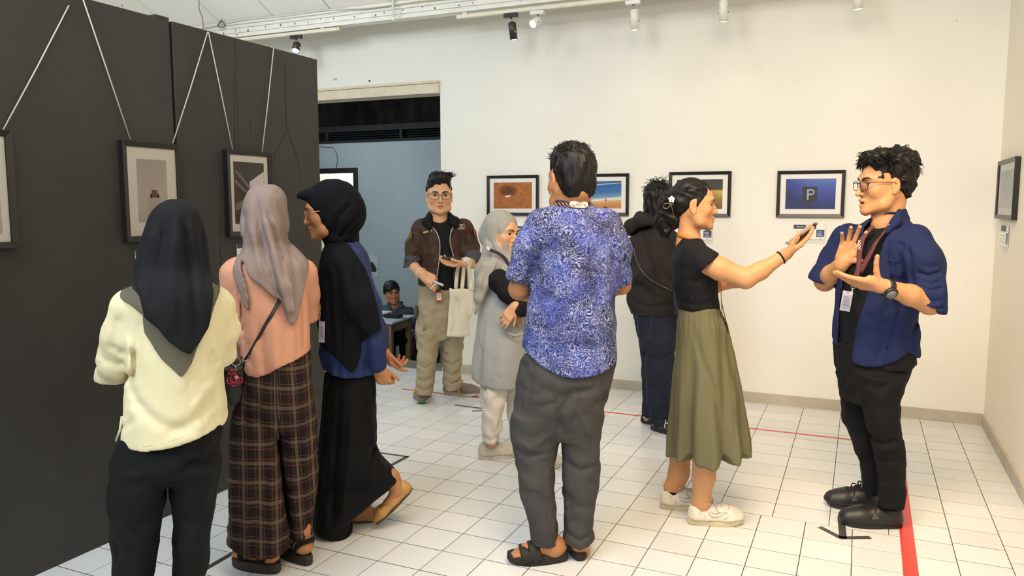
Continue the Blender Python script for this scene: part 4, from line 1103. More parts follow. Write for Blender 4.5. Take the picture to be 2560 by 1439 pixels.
def under(S, neck, hips, sh, sc=1.0, knees=None, ankles=None, girth=1.0):
    """slim trunk and legs that stay inside the clothes"""
    neck, hips = np.array(neck, float), np.array(hips, float)
    L, R = np.array(sh[0], float), np.array(sh[1], float)
    ch = (L + R) / 2 * .7 + hips * .3
    S.chain([ch, hips], [.085 * sc * girth, .085 * sc * girth], k=.06)
    for q in (L, R): S.cap(ch + (q - ch) * .3, q + (ch - q) * .12, .07 * sc, .042 * sc, k=.05)
    S.cap(ch, neck, .06 * sc, .05 * sc, k=.05)
    if knees is not None:
        for i in (0, 1):
            hp = hips + (np.array(knees[i]) - hips) * .12 + A3((np.array(knees[i]) - hips)[0] * .5, (np.array(knees[i]) - hips)[1] * .3, 0)
            S.chain([hp, knees[i], ankles[i]], [.062 * sc, .044 * sc, .03 * sc], k=.04)

def shoe(per, heel, toe, w, m_up, m_sole, name='shoe', sole_h=.03, high=.105, up=(0, 0, 1), opening=True, lace=None, nlace=4, toe_z=.07, m_sock=None, flat=False, stripe=None, parent=None, res=.006, sole_toe=1.0):
    """heel, toe: ground points (local). returns frame function"""
    heel, toe = np.array(heel, float), np.array(toe, float); L = np.linalg.norm(toe - heel); f = (toe - heel) / L
    u = np.array(up, float); u = nrm(u - f * (u @ f)); r = np.cross(f, u)
    q = lambda x, y, z: heel + f * x * L + r * y * w + u * z
    b = sole_h * .8
    S = SDF()
    hr = w * .36
    if flat:
        S.chain([q(.13, 0, b + .022), q(.45, 0, b + .012), q(.74, 0, b + .010), q(.93, 0, b + .006)], [w * .36, w * .33, w * .42, w * .22], k=.03)
        S.cap(q(.1, 0, b + .02), q(.1, 0, high - .012), w * .3, w * .27, k=.02)
        S.chain([q(.2, 0, b + .075), q(.45, 0, b + .062), q(.66, 0, b + .052)], [w * .30, w * .32, w * .27], k=.01, mode='-')
        S.ell(q(.3, 0, b + .085), (L * .24, w * .36, .055), np.array([f, r, u]), k=.008, mode='-')
    else:
        S.chain([q(.15, 0, b + .012), q(.155, 0, high - w * .30)], [w * .40, w * .33], k=.02)
        S.chain([q(.19, 0, high - w * .36), q(.40, 0, b + high * .30), q(.66, 0, b + toe_z * .16), q(.86, 0, b + toe_z * .10)], [w * .33, w * .345, w * .38, w * .33], k=.035)
        S.chain([q(.32, 0, b + .006), q(.68, .03, b + .004), q(.86, 0, b + .004)], [w * .42, w * .45, w * .37], k=.03)
        if opening: S.ell(q(.18, 0, high + .012), (L * .15, w * .27, .034), np.array([f, r, u]), k=.008, mode='-')
    S.plane(q(0, 0, b), -u)
    so = per.put(name, S, m_up, res=res, parent=parent)
    g = MB(); out = []
    for i in range(28):
        a = 2 * PI * i / 28; x = .5 + .5 * math.cos(a); hw = .5 * (abs(math.sin(a)) ** .55) * (0.80 + .2 * math.sin((x - .35) * PI * 1.3)) * (1 if x > .3 else .93)
        out.append((x, math.copysign(hw, math.sin(a)) * .98))
    spring = lambda x: .018 * sole_toe * max(0, (x - .72) / .28) ** 2 + .006 * max(0, (.15 - x) / .15) ** 2
    lo = [q(x, y * .93, spring(x)) for x, y in out]; mi = [q(x, y * 1.0, sole_h * .45 + spring(x) * .8) for x, y in out]; hi = [q(x, y * .95, sole_h * (1.0 if not flat else .9) + spring(x) * .7) for x, y in out]; n = 28
    g.add(lo + mi + hi, [tuple(range(n))[::-1], tuple(range(2 * n, 3 * n))] + [(j * n + i, j * n + (i + 1) % n, (j + 1) * n + (i + 1) % n, (j + 1) * n + i) for j in (0, 1) for i in range(n)], smooth=False)
    per.mb('sole', g, m_sole, so, bevel=.002)
    if lace:
        g = MB(); bv = bvh_of(so); on = lambda x, y: cast(bv, q(x, y, .25), -u, .0025)
        for i in range(nlace):
            x = .36 + .075 * i
            g.tube([on(x - .02, -.25), on(x - .005, -.12), on(x + .01, .02), on(x, .14), on(x - .02, .25)], .0036, 6)
            g.tube([on(x - .02, -.25), on(x + .02, -.05), on(x + .05, .2)], .0030, 6)
        k0 = on(.34, 0) + u * .004
        for s in (-1, 1):
            g.tube(smooth_line([k0, k0 + r * s * w * .22 + u * .016 - f * .01, k0 + r * s * w * .42 + u * .004, k0 + r * s * w * .26 - u * .004, k0], 4), .0032, 6)
            g.tube(smooth_line([k0, k0 + r * s * w * .2 + f * .03 + u * .004, on(.48, s * .40) + u * .002, on(.52, s * .46)], 4), .0028, 6)
        o = per.mb('laces', g, lace, so); o['kind'] = 'stuff'
    return so, q

def hair_locks(per, parent, head, n, r, roots, length, m=None, seed=1, wave=.006, name='hair_strand'):
    """curved tapering locks joined in one mesh; roots(rg) -> (start, dir, dir_end) in head coordinates"""
    rg = np.random.default_rng(seed); g = MB()
    for _ in range(n):
        a, d0, d1 = roots(rg); L = length * rg.uniform(.6, 1.2); ph = rg.uniform(0, 6)
        pts = []; p = np.array(a, float); d0 = nrm(d0); d1 = nrm(d1)
        for i in range(6):
            pts.append(head.p(*(p + np.array([math.sin(i * 1.3 + ph), math.cos(i * 1.1 + ph), 0]) * wave * i / 5)))
            dd = nrm(d0 * (1 - i / 5) + d1 * (i / 5)); p = p + dd * L / 5
        g.tube(pts, [r * head.k * x for x in (1, 1, .9, .75, .5, .15)], 4)
    o = per.mb(name, g, m or m_hair, parent); o['kind'] = 'stuff'
    return o
def strap(per, name, pts, w, th, m, parent=None, label=None, up=(0, 0, 1), n=8):
    g = MB(); g.tube(pts, 1.0, n, flat=(w / 2, th / 2), up=up)
    return per.mb(name, g, m, parent, label)
def smooth_line(pts, n=6):
    """Catmull-Rom through the points"""
    P = [np.array(p, float) for p in pts]; P = [2 * P[0] - P[1]] + P + [2 * P[-1] - P[-2]]; out = []
    for i in range(1, len(P) - 2):
        for j in range(n):
            t = j / n; a, b, c, d = P[i - 1], P[i], P[i + 1], P[i + 2]
            out.append(.5 * (2 * b + (c - a) * t + (2 * a - 5 * b + 4 * c - d) * t * t + (3 * b - a - 3 * c + d) * t ** 3))
    return out + [P[-2]]
def badge(per, c, w, h, m_face, parent=None, tilt=0.0, name='id_badge', m_edge=None, face=(0, -1, 0)):
    f = nrm(face); x = nrm(np.cross(A3(0, 0, 1), -f)); z = A3(0, 0, 1); x, z = x * math.cos(tilt) + z * math.sin(tilt), z * math.cos(tilt) - x * math.sin(tilt)
    q = lambda a, b, d: np.array(c) + x * a * w / 2 + z * b * h / 2 + f * d
    g = MB(); pts = [(-1, -1), (1, -1), (1, 1), (-1, 1)]
    def slab(s, d0, d1, mi):
        v = [q(a * s[0], b * s[1] + s[2], d0) for a, b in pts] + [q(a * s[0], b * s[1] + s[2], d1) for a, b in pts]
        g.add(v, [(0, 1, 2, 3), (7, 6, 5, 4), (0, 4, 5, 1), (1, 5, 6, 2), (2, 6, 7, 3), (3, 7, 4, 0)], mi)
    slab((1, 1, 0), 0, .004, 0); slab((.8, .72, -.05), .004, .0046, 1)
    for k in range(5): slab((.62 - .1 * (k % 2), .035, .42 - k * .2), .0046, .005, 2)
    slab((.2, .05, .88), .004, .0048, 2)
    return per.mb(name, g, [m_edge or mat('badge_clear', 'b9b8c4', .2), m_face, mat('badge_ink', '6d6c80', .5)], parent)
def _poly(S, pts, y0, y1, k=.004, mode='-', keep=False):
    """vertical prism over the x-z polygon pts, from depth y0 to y1"""
    Q = np.array([(p[0], p[2]) if len(p) == 3 else p for p in pts], float); n = len(Q)
    def fn(X, Y, Z):
        d2 = np.full(np.broadcast_shapes(X.shape, Z.shape), 1e9); sg = np.ones_like(d2)
        for i in range(n):
            a = Q[i]; b = Q[i - 1]; e = b - a; wx, wz = X - a[0], Z - a[1]
            t = np.clip((wx * e[0] + wz * e[1]) / (e @ e + 1e-12), 0, 1)
            d2 = np.minimum(d2, (wx - e[0] * t) ** 2 + (wz - e[1] * t) ** 2)
            c1 = Z >= a[1]; c2 = Z < b[1]; c3 = e[0] * wz > e[1] * wx
            f = (c1 & c2 & c3) | (~c1 & ~c2 & ~c3); sg = np.where(f, -sg, sg)
        d = sg * np.sqrt(d2)
        d = np.maximum(d, np.maximum(y0 - Y, Y - y1))
        return -d if keep else d
    if keep: return S._push(np.full(3, -9.), np.full(3, 9.), fn, k, '-')
    lo = A3(Q[:, 0].min(), y0, Q[:, 1].min()); hi = A3(Q[:, 0].max(), y1, Q[:, 1].max())
    return S._push(lo, hi, fn, k, mode)
SDF.poly = _poly
def _cut(S, per, p0, p1, side, k=.004, lo=None, hi=None, dy=0.0):
    a, b = per.P(p0[0], p0[1], dy), per.P(p1[0], p1[1], dy); e = b - a; n = A3(e[2], 0, -e[0])
    s = {'below': n[2] < 0, 'above': n[2] > 0, 'left': n[0] < 0, 'right': n[0] > 0}[side]
    return S.plane(a, n if s else -n, lo, hi, k)
SDF.cut = _cut
Person.G = lambda s, u, v, z=0.0: s.L(floor_at(u, v, z))
def foot(S, heel, toe, w, z0=.02, ankle=None, r_an=.034):
    heel, toe = np.array(heel, float), np.array(toe, float); L = np.linalg.norm(toe - heel); f = (toe - heel) / L; r = np.cross(f, A3(0, 0, 1)); r = nrm(r)
    q = lambda x, y, z: heel + f * x * L + r * y * w + A3(0, 0, z0 + z)
    S.cap(q(.13, 0, .028), q(.55, 0, .026), .030, .028, k=.02)
    S.cap(q(.5, 0, .03), q(.74, .0, .022), .030, .026, k=.02); S.cap(q(.72, -.22, .017), q(.72, .22, .017), .018, .018, k=.02)
    for i, y in enumerate((-.36, -.19, -.02, .15, .31)): S.cap(q(.74, y, .014), q(.97 - .022 * abs(i - 1) * 1.5, y * .95, .011), .0115, .0095, k=.004)
    a = q(.2, 0, .10) if ankle is None else ankle
    S.cap(q(.2, 0, .04), a, .034, r_an, k=.03)
    return q

def _hem(S, per, pts, k=.004, dy=0.0, drop=400):
    """everything below the hem line (photo points from left to right) is cut away"""
    q = [(pts[0][0] - 200, pts[0][1])] + list(pts) + [(pts[-1][0] + 200, pts[-1][1])]
    S.poly(per.line(q, dy) + [per.P(q[-1][0], q[-1][1] + drop, dy), per.P(q[0][0], q[0][1] + drop, dy)], -2, 2, k)
    S.post.append(S.ops.pop())
    return S
SDF.hem = _hem
from mathutils.bvhtree import BVHTree
def bvh_of(o):
    me = o.data; return BVHTree.FromPolygons([v.co[:] for v in me.vertices], [tuple(f.vertices) for f in me.polygons])
def cast(bv, p, d, lift=0.0):
    """first surface met from p along d (p itself when nothing is met)"""
    h = bv.ray_cast(Vector(p), Vector(d))
    return np.array(p, float) if h[0] is None else np.array(h[0]) - nrm(d) * lift
def lay(per, o, pts, lift=.002, back=.6):
    """lay photo points on the front of a part, as seen by the viewer"""
    bv = bvh_of(o); out = []
    eye = per.L(cO)
    for q in pts:
        t = per.P(q[0], q[1], 0.0); d = nrm(t - eye); out.append(cast(bv, t - d * back, d, lift))
    return out
# ================================================================== PEOPLE
def solid_clear(per, *a): pass
m_skin1 = skin_mat('skin_tan', 'c99468'); m_skin2 = skin_mat('skin_brown', 'b67f55'); m_skin3 = skin_mat('skin_light', 'd3a27c')
one = lambda V: np.ones((len(V), 3))

# ---------------------------------------------------------------- man in the batik shirt, seen from behind
def batik_fn(t):
    v = t.coord('Object'); d = t.n('ShaderNodeVectorMath', operation='ADD'); n0 = t.n('ShaderNodeTexNoise'); n0.inputs['Scale'].default_value = 14; t.l(v, n0.inputs['Vector'])
    s = t.n('ShaderNodeVectorMath', operation='SCALE'); s.inputs['Scale'].default_value = .09; t.l(n0.outputs['Color'], s.inputs[0]); t.l(v, d.inputs[0]); t.l(s.outputs[0], d.inputs[1]); w = d.outputs[0]
    n1 = t.noise(w, 62, 2, .5, 2.2); vo = t.n('ShaderNodeTexVoronoi', feature='F1'); vo.inputs['Scale'].default_value = 85; t.l(w, vo.inputs['Vector'])
    curl = t.math('LESS_THAN', t.math('ABSOLUTE', t.math('SUBTRACT', n1, .5)), .028); dot = t.math('LESS_THAN', vo.outputs['Distance'], .24)
    m = t.math('MAXIMUM', curl, dot); big = t.noise(v, 8.5, 3)
    bg = t.ramp(big, [(.38, lin('191e48')), (.55, lin('28337a')), (.7, lin('3c4c9c'))])
    fade = t.ramp(t.noise(v, 11, 2), [(.33, (.3, .3, .3)), (.6, (.95, .95, .95))])
    t.l(t.mix(t.math('MULTIPLY', m, fade), bg, lin('b3b9dc')), t.b.inputs['Base Color']); t.b.inputs['Roughness'].default_value = .8; t.b.inputs['Specular IOR Level'].default_value = .25
    t.bump(t.noise(t.coord('Object', (1, 1, .6)), 15, 4, .6, .5), .14, .012)
m_batik = mat('batik_cotton', fn=batik_fn)
m_dgrey = cloth('trouser_charcoal', '434140', vary=.1)
def man_batik():
    p = Person('man seen from behind in a blue and white batik shirt and charcoal trousers, black sandals', 1400, 1392); R = p.ring
    S = SDF()
    S.loft([R(492, 1392, 1470, .12, .0), R(510, 1380, 1478, .15), R(524, 1362, 1498, .18), R(542, 1340, 1522, .21), R(575, 1326, 1540, .25), R(620, 1330, 1546, .27), R(690, 1338, 1546, .30), R(760, 1318, 1544, .31), R(830, 1310, 1541, .32), R(880, 1306, 1543, .33), R(985, 1298, 1548, .33)], k=.03)
    A_ = SDF().chain([p.P(1358, 566), p.P(1322, 625, .01), p.P(1302, 690, .03), p.P(1294, 745, .04)], [.075, .064, .058, .056], k=.035); A_.cut(p, (1262, 696), (1337, 720), 'below')
    C_ = SDF().chain([p.P(1512, 566), p.P(1540, 625, .02), p.P(1545, 690, .06), p.P(1543, 735, .08)], [.072, .062, .052, .048], k=.035); C_.cut(p, (1530, 724), (1572, 712), 'below')
    S.hem(p, dy=-.15, pts=[(1300, 880), (1309, 887), (1330, 903), (1360, 922), (1395, 937), (1430, 944), (1465, 945), (1500, 938), (1530, 926), (1550, 916)])
    S.group(A_, .03).group(C_, .03)
    ln = p.line
    for pts, w, a in (([(1345, 620), (1352, 700), (1340, 760)], .012, .007), ([(1340, 720), (1400, 745), (1450, 750)], .016, .006), ([(1520, 650), (1535, 740), (1538, 800)], .014, .006), ([(1330, 800), (1390, 815), (1470, 805)], .02, .005), ([(1540, 830), (1500, 850), (1430, 855)], .018, .005), ([(1360, 545), (1365, 600), (1352, 660)], .01, .005), ([(1520, 560), (1528, 620), (1524, 680)], .01, .005), ([(1410, 560), (1420, 700), (1405, 900)], .03, -.004)):
        S.fold.append(f_crease(ln(pts), w, a, 1, .06))
    S.fold.append(f_noise(.0035, .16, (1, 1, .7), 3))
    p.put('shirt', S, m_batik, .0075)
    # collar
    C = SDF(); C.loft([R(485, 1398, 1470, .115, .0), R(497, 1392, 1474, .128), R(520, 1384, 1478, .15)], k=.01); C.loft([R(470, 1404, 1466, .10), R(530, 1402, 1464, .11)], k=.005, mode='-'); C.cut(p, (1360, 500), (1480, 482), 'above'); C.cut(p, (1360, 523), (1480, 521), 'below')
    p.put('collar', C, m_batik, .005)
    g = MB(); a = smooth_line([p.P(1384, 506, -.03), p.P(1400, 507, -.065), p.P(1430, 511, -.078), p.P(1475, 512, -.05)], 4); g.tube(a, 1, 8, flat=(.012, .003), up=(0, 0, 1)); p.mb('lanyard', g, mat('lanyard_dark', '2c2434', .7))
    g = MB(); c0 = p.P(1447, 511, -.082); x = nrm(p.P(1470, 512, -.072) - c0)
    for q in (-1, 1): g.tube([c0 + x * q * .026 + A3(0, .001, 0), c0 + x * q * .026 - A3(0, .004, 0)], .0125, 14)
    g.prism([c0 - x * .027 + A3(0, 0, -.0125), c0 + x * .027 + A3(0, 0, -.0125), c0 + x * .027 + A3(0, 0, .0125), c0 - x * .027 + A3(0, 0, .0125)], (0, -.004, 0))
    lo = p.mb('lanyard_label', g, mat('label_cream', 'd8d2c0', .5)); g = MB(); text_mb(g, 'NO.10', .014, c0 - x * .012 + A3(0, -.0052, -.005), x, (0, 0, 1), .0003); g.tube([c0 - x * .021 + A3(0, -.005, .004 * math.sin(t)) + x * .004 * math.cos(t) for t in np.linspace(0, 6.28, 9)], .0008, 5); g.prism([c0 - x * .0222 + A3(0, -.0048, -.009), c0 - x * .0198 + A3(0, -.0048, -.009), c0 - x * .021 + A3(0, -.0048, -.004)], (0, -.0006, 0)); p.mb('lettering', g, mat('badge_ink', '6d6c80', .5), lo)
    g = MB()
    for i in range(4):
        b0 = p.P(1391 + i * 9, 512, -.05 - .012 * i); g.tube([b0 + A3(-.006, -.006, .008), b0 + A3(.006, -.01, -.006)], .0022, 5)
    p.mb('lanyard_stripe', g, mat('stripe_orange', 'c9805a', .6))
    # skin
    B = SDF(); H = Head(p.P(1427, 448, .0), -152, 4, 0, 1.06, 1.04).build(B)
    nk = p.P(1432, 520, .0); B.cap(H.p(0, -.02, -.05), nk, .066, .07, k=.03); B.ball(H.p(0, -.075, -.055), .03, k=.04)
    el, er = p.P(1299, 722, .05), p.P(1553, 712, .09)
    sh = (p.P(1350, 585, .02), p.P(1520, 585, .02)); under(B, nk, p.P(1420, 960, 0), sh, 1.1, (p.P(1345, 1110, -.01), p.P(1450, 1110, .02)), (p.P(1370, 1365, -.03), p.P(1455, 1378, .02)))
    B.chain([sh[0], el, p.P(1335, 742, .27)], [.045, .044, .03], k=.02); B.chain([sh[1], er, p.P(1520, 730, .3)], [.045, .038, .03], k=.02)
    for w, d, t in ((p.P(1338, 742, .28), A3(.5, .6, -.05), -1), (p.P(1517, 730, .31), A3(-.5, .6, -.05), 1)): hand(B, w, d, A3(0, 0, 1), t, 1.0, curl=((40, 50, 30),) * 4)
    B.chain([p.P(1375, 1350, -.03), p.P(1383, 1372, -.04)], [.036, .036], k=.02)
    hl, tl_ = p.G(1420, 1398), p.G(1268, 1405); hr = p.G(1452, 1404); tr = hr + A3(-.03, .255, 0)
    foot(B, hl + (tl_ - hl) * .03, tl_ + (hl - tl_) * .05, .088, .03, p.P(1385, 1362, -.04)); foot(B, hr, tr, .085, .03, hr + A3(0, .05, .12))
    p.put('body', B, m_skin2, .010, [H.fine(), fin(p.G(1330, 1390), .14)], .0048, tint=H.tint)
    # hair
    Q = SDF(); Q.ell(H.p(0, -.022, .045), (.083 * 1.06, .1 * 1.06, .088 * 1.06), H.M, k=.02).ell(H.p(0, -.05, -.01), (.074 * 1.06, .07 * 1.06, .075 * 1.06), H.M, k=.02); Q.ell(H.p(0, .0, .085), (.075, .085, .055), H.M, k=.02)
    Q.ell(H.p(0, .10, -.02), (.12, .065, .10), H.M, k=.01, mode='-'); Q.ell(H.p(0, -.062, -.045), (.066, .04, .045), H.M, k=.02); Q.plane(H.p(0, 0, -.064), -H.u + H.f * .1)
    for q in (-1, 1): Q.ell(H.p(q * .086, .012, -.03), (.028, .026, .05), H.M, k=.01, mode='-')
    Q.fold = [f_noise(.004, .035, (1, 1, .5), 5)]
    ho = p.put('hair', Q, m_hair, .006)
    def roots(rg):
        a = rg.uniform(0, 6.28); e = rg.uniform(.35, 1.45); d = np.array([math.cos(a) * math.cos(e), math.sin(a) * math.cos(e), math.sin(e)])
        return np.array([0, -.015, .045]) + d * np.array([.08, .098, .088]), np.array([.6,.3,.2])+d*.5 + rg.normal(size=3) * .5, d*.3 + rg.normal(size=3) * .9
    hair_locks(p, ho, H, 360, .0018, roots, .020, seed=2)
    # trousers
    T_ = SDF(); T_.loft([R(885, 1308, 1540, .29), R(950, 1292, 1532, .31), R(1000, 1284, 1518, .30), R(1050, 1279, 1506, .26), R(1090, 1280, 1498, .18)], k=.03)
    T_.loft([R(1030, 1279, 1410, .24, -.01), R(1085, 1275, 1402, .22, -.01), R(1150, 1288, 1389, .19, -.02), R(1230, 1300, 1391, .18, -.03), R(1310, 1322, 1402, .17, -.03), R(1368, 1329, 1413, .16, -.03)], k=.02)
    T_.loft([R(1030, 1402, 1511, .24, .02), R(1090, 1401, 1499, .22, .02), R(1170, 1400, 1500, .2, .02), R(1250, 1406, 1491, .18, .02), R(1310, 1406, 1482, .17, .02), R(1350, 1412, 1488, .17, .02), R(1380, 1422, 1484, .16, .02)], k=.02); T_.hem(p, dy=-.08, pts=[(1320, 1362), (1370, 1368), (1408, 1362), (1412, 1372), (1450, 1380), (1490, 1372)])
    T_.poly(p.line([(1399, 1100), (1404, 1100), (1412, 1400), (1396, 1400), (1388, 1200)]), -.3, .3, k=.015)
    for pts, w, a in (([(1285, 1105), (1320, 1118), (1370, 1112)], .012, .009), ([(1295, 1085), (1330, 1098), (1390, 1060)], .012, -.006), ([(1490, 955), (1430, 960), (1400, 1010), (1398, 1060)], .016, .012), ([(1440, 1000), (1480, 1080), (1495, 1140)], .012, -.005), ([(1340, 1000), (1390, 985), (1430, 950)], .014, .006), ([(1410, 1140), (1450, 1160), (1495, 1150)], .014, .006), ([(1335, 1330), (1370, 1345), (1405, 1335)], .01, .007), ([(1415, 1320), (1450, 1335), (1485, 1320)], .01, .007), ([(1500, 965), (1515, 985), (1480, 990)], .006, .006)): T_.fold.append(f_crease(p.line(pts), w, a, 1, .05))
    T_.fold.append(f_noise(.0035, .12, (1, 1, .8), 9))
    p.put('trousers', T_, m_dgrey, .0078)
    # sandals
    ms = cloth('sandal_rubber', '2c2723', .6, weave=.05)
    for i, (h, t_, nm) in enumerate(((hl, tl_, 'a'), (hr, tr, 'b'))):
        f = nrm(t_ - h); r = nrm(np.cross(f, A3(0, 0, 1))); L = np.linalg.norm(t_ - h); q = lambda x, y, z: h + f * x * L + r * y * .105 + A3(0, 0, z)
        g = MB(); n = 26; out = [(.5 + .5 * math.cos(2 * PI * k / n), math.copysign(.5 * abs(math.sin(2 * PI * k / n)) ** .6, math.sin(2 * PI * k / n)) * (.84 + .16 * math.sin(((.5 + .5 * math.cos(2 * PI * k / n)) - .3) * 4))) for k in range(n)]
        lays = [(.95, .0), (1.02, .014), (1.0, .034), (.92, .038)]
        g.add([q(.5 + (x - .5) * s, y * s, z + .012 * max(0, x - .75) * 3) for s, z in lays for x, y in out], [tuple(range(n))[::-1], tuple(range(3 * n, 4 * n))] + [(j * n + k, j * n + (k + 1) % n, (j + 1) * n + (k + 1) % n, (j + 1) * n + k) for j in range(3) for k in range(n)], smooth=True)
        so = p.mb('sandal', g, ms)
        for x0, zz in ((.56, .082), (.70, .068)):
            g = MB(); a = [q(x0 - .05, -.5, .02), q(x0, -.44, .05), q(x0 + .02, -.2, zz), q(x0 + .02, .15, zz), q(x0, .44, .05), q(x0 - .05, .5, .02)]; g.tube(smooth_line(a, 4), 1, 8, flat=(.024, .0045), up=f); p.mb('strap', g, ms, so)
    return p
man_batik()

# ---------------------------------------------------------------- woman with the phone, in profile
m_tee = cloth('tee_black', '111217', vary=.15, weave=.1); m_olive = cloth('skirt_olive', '68654b', vary=.07, vscale=3)
m_cream_shoe = mat('shoe_white', 'd9d2c4', .55, vary=.14, vscale=18); m_cream_sole = mat('sole_cream', 'cdbf9a', .6, vary=.14, vscale=14); m_lace_w = mat('lace_grey', 'c2bbb0', .8)
def woman_interview():
    p = Person('young woman in black tee and olive skirt holding out a phone, dark hair clipped up', 1745, 1292); R = p.ring
    S = SDF(); S.loft([R(594, 1702, 1752, .115, -.01), R(607, 1694, 1762, .22), R(622, 1686, 1772, .32), R(650, 1680, 1784, .36), R(695, 1679, 1797, .35), R(735, 1686, 1796, .30), R(780, 1698, 1800, .27)], k=.03)
    A_ = SDF().chain([p.P(1735, 638, -.125), p.P(1775, 660, -.165), p.P(1812, 678, -.17)], [.068, .054, .052], k=.03); A_.cut(p, (1797, 638), (1757, 671), 'right', dy=-.17); S.group(A_, .02)
    S.chain([p.P(1738, 640, .13), p.P(1770, 680, .165)], [.066, .055], k=.03)
    S.cut(p, (1690, 772), (1810, 768), 'below')
    for pts, w, a in (([(1720, 690), (1760, 700), (1795, 690)], .012, .004), ([(1765, 675), (1740, 700), (1735, 740)], .012, .005), ([(1700, 745), (1740, 752), (1790, 745)], .012, .004)): S.fold.append(f_crease(p.line(pts), w, a, 1, .0))
    S.fold.append(f_noise(.002, .12, (1, 1, .8), 4)); p.put('tee_shirt', S, m_tee, .0072)
    B = SDF(); H = Head(p.P(1735, 511, 0), 93, 2, 0, .935, .98).build(B)
    nk = p.P(1722, 612, 0); B.cap(H.p(0, -.022, -.06), nk, .046, .05, k=.025)
    sa, ea, wa = p.P(1742, 645, -.13), p.P(1864, 696, -.17), p.P(1958, 640, -.13)
    B.chain([sa, p.P(1800, 671, -.165), ea], [.052, .050, .042], k=.02); B.chain([ea, p.P(1900, 677, -.155), wa], [.043, .038, .025], k=.02)
    d = nrm(A3(.80, .0, .62)); n = nrm(A3(-.62, 0, .8)); hand(B, wa, d, n, 1, .98, curl=((10, 14, 12), (13, 18, 16), (16, 20, 18), (20, 22, 20)), spread=(3, 1, -2, -5), thumb=(.86, .30, .42), tcurl=4)
    sb, eb, wb = p.P(1740, 645, .13), p.P(1768, 722, .17), p.P(1806, 710, .02)
    B.chain([sb, eb], [.047, .04], k=.02); B.chain([eb, wb], [.038, .026], k=.015); hand(B, wb, A3(.75, -.4, .12), A3(0, .6, .8), -1, .95, curl=((35, 45, 35),) * 4, thumb=(.7, .3, .6))
    kn = (p.P(1745, 1010, -.08), p.P(1722, 1010, .07)); an = (p.P(1760, 1262, -.09), p.P(1696, 1232, .10)); under(B, nk, p.P(1752, 830, 0), (sa, sb), .9, kn, an)
    a1 = p.G(1719, 1308) + nrm(p.G(1858, 1308) - p.G(1719, 1308)) * .056; B.chain([kn[0], p.P(1763, 1120, a1[1]), p.P(1760, 1190, a1[1]), a1 + A3(0, 0, .11)], [.054, .054, .048, .037], k=.03); a2 = p.G(1650, 1269) + nrm(p.G(1782, 1270) - p.G(1650, 1269)) * .056; B.chain([kn[1], p.P(1699, 1120, a2[1]), p.P(1697, 1180, a2[1]), a2 + A3(0, 0, .11)], [.052, .05, .045, .036], k=.03)
    h1, t1, h2, t2 = p.G(1719, 1308), p.G(1858, 1308), p.G(1650, 1269), p.G(1782, 1270)
    for h, t in ((h1, t1), (h2, t2)): f = nrm(t - h); B.chain([h + f * .055 + A3(0, 0, .11), h + f * .06 + A3(0, 0, .05), h + f * .17 + A3(0, 0, .05)], [.034, .03, .028], k=.02)
    p.put('body', B, m_skin1, .0095, [H.fine(), fin(wa + d * .1, .13), fin(wb, .1)], .003, tint=H.tint); H.eyes(p); H.brows(p, .0042)
    g = MB(); w = wa + d * .026 + A3(0, -.03, .0); td = nrm(d * .86 + np.cross(d, n) * .30 + n * .42); g.ball(wa + d * .152 + A3(0, -.034, .046), (.009, .006, .007), 10, 6); p.mb('fingernail', g, mat('nail_dark', '2a1718', .25))
    # hair, gathered and clipped at the back
    k = .935; Q = SDF(); Q.ell(H.p(0, -.018, .043), (.081 * k, .1 * k, .089 * k), H.M, k=.02).ell(H.p(0, -.06, .01), (.072 * k, .062 * k, .068 * k), H.M, k=.03)
    Q.ell(H.p(0, .112, -.03), (.13 * k, .064 * k, .115 * k), H.M, k=.012, mode='-'); Q.plane(H.p(0, -.05, -.055), nrm(-H.u + H.f * .9))
    for q in (-1, 1):
        Q.ell(H.p(q * .084, .010, -.030), (.03 * k, .033 * k, .050 * k), H.M, k=.010, mode='-')
        Q.chain([H.p(q * .073, .02, .02), H.p(q * .076, .012, -.005)], [.008 * k, .003], k=.01)
    Q.chain([H.p(0, -.085, .0), p.P(1682, 545, 0), p.P(1676, 520, 0)], [.036, .030, .024], k=.02); Q.chain(p.line([(1690, 555), (1672, 545), (1668, 505), (1680, 480), (1668, 482), (1655, 505), (1652, 545), (1660, 585), (1672, 598)]), [.030, .027, .020, .016, .014, .016, .017, .014, .006], k=.015); Q.chain(p.line([(1655, 560), (1668, 578), (1688, 566)]), [.02, .014, .006], k=.015)
    Q.fold = [f_noise(.0028, .03, (.6, 1, 1), 7)]
    ho = p.put('hair', Q, m_hair, .006)
    def roots(rg):
        a = rg.uniform(-1.3, 1.3); return np.array([.07 * math.sin(a) * .95, .045 + rg.uniform(-.03, .01), .09 + .035 * math.cos(a) - .03]) * np.array([1, 1, 1]), np.array([math.sin(a) * .25, -1, .25]), np.array([math.sin(a) * .3, -.7, -.75])
    hair_locks(p, ho, H, 90, .0013, roots, .13, seed=5, wave=.002)
    g = MB(); rg = random.Random(3)
    for i in range(26):
        a = p.P(1662 + rg.uniform(-14, 10), 492 + rg.uniform(-14, 30), rg.uniform(-.03, .03)); b = p.P(1645 + rg.uniform(-8, 14), 545 + rg.uniform(-20, 20), rg.uniform(-.03, .03)); c = p.P(1662 + rg.uniform(-10, 16), 600 + rg.uniform(-14, 8), rg.uniform(-.02, .02)); g.tube(smooth_line([a, b, c], 5), [.0016] * 8 + [.0012, .0008, .0004], 4)
    o = p.mb('hair_strand', g, m_hair, ho); o['kind'] = 'stuff'
    # flower clip
    c = p.P(1679, 498, -.06); g = MB(); mg = mat('clip_gold', 'b99a58', .3, .8); mw = mat('flower_white', 'dfe3ee', .4); ml = mat('leaf_green', '2f5a48', .5)
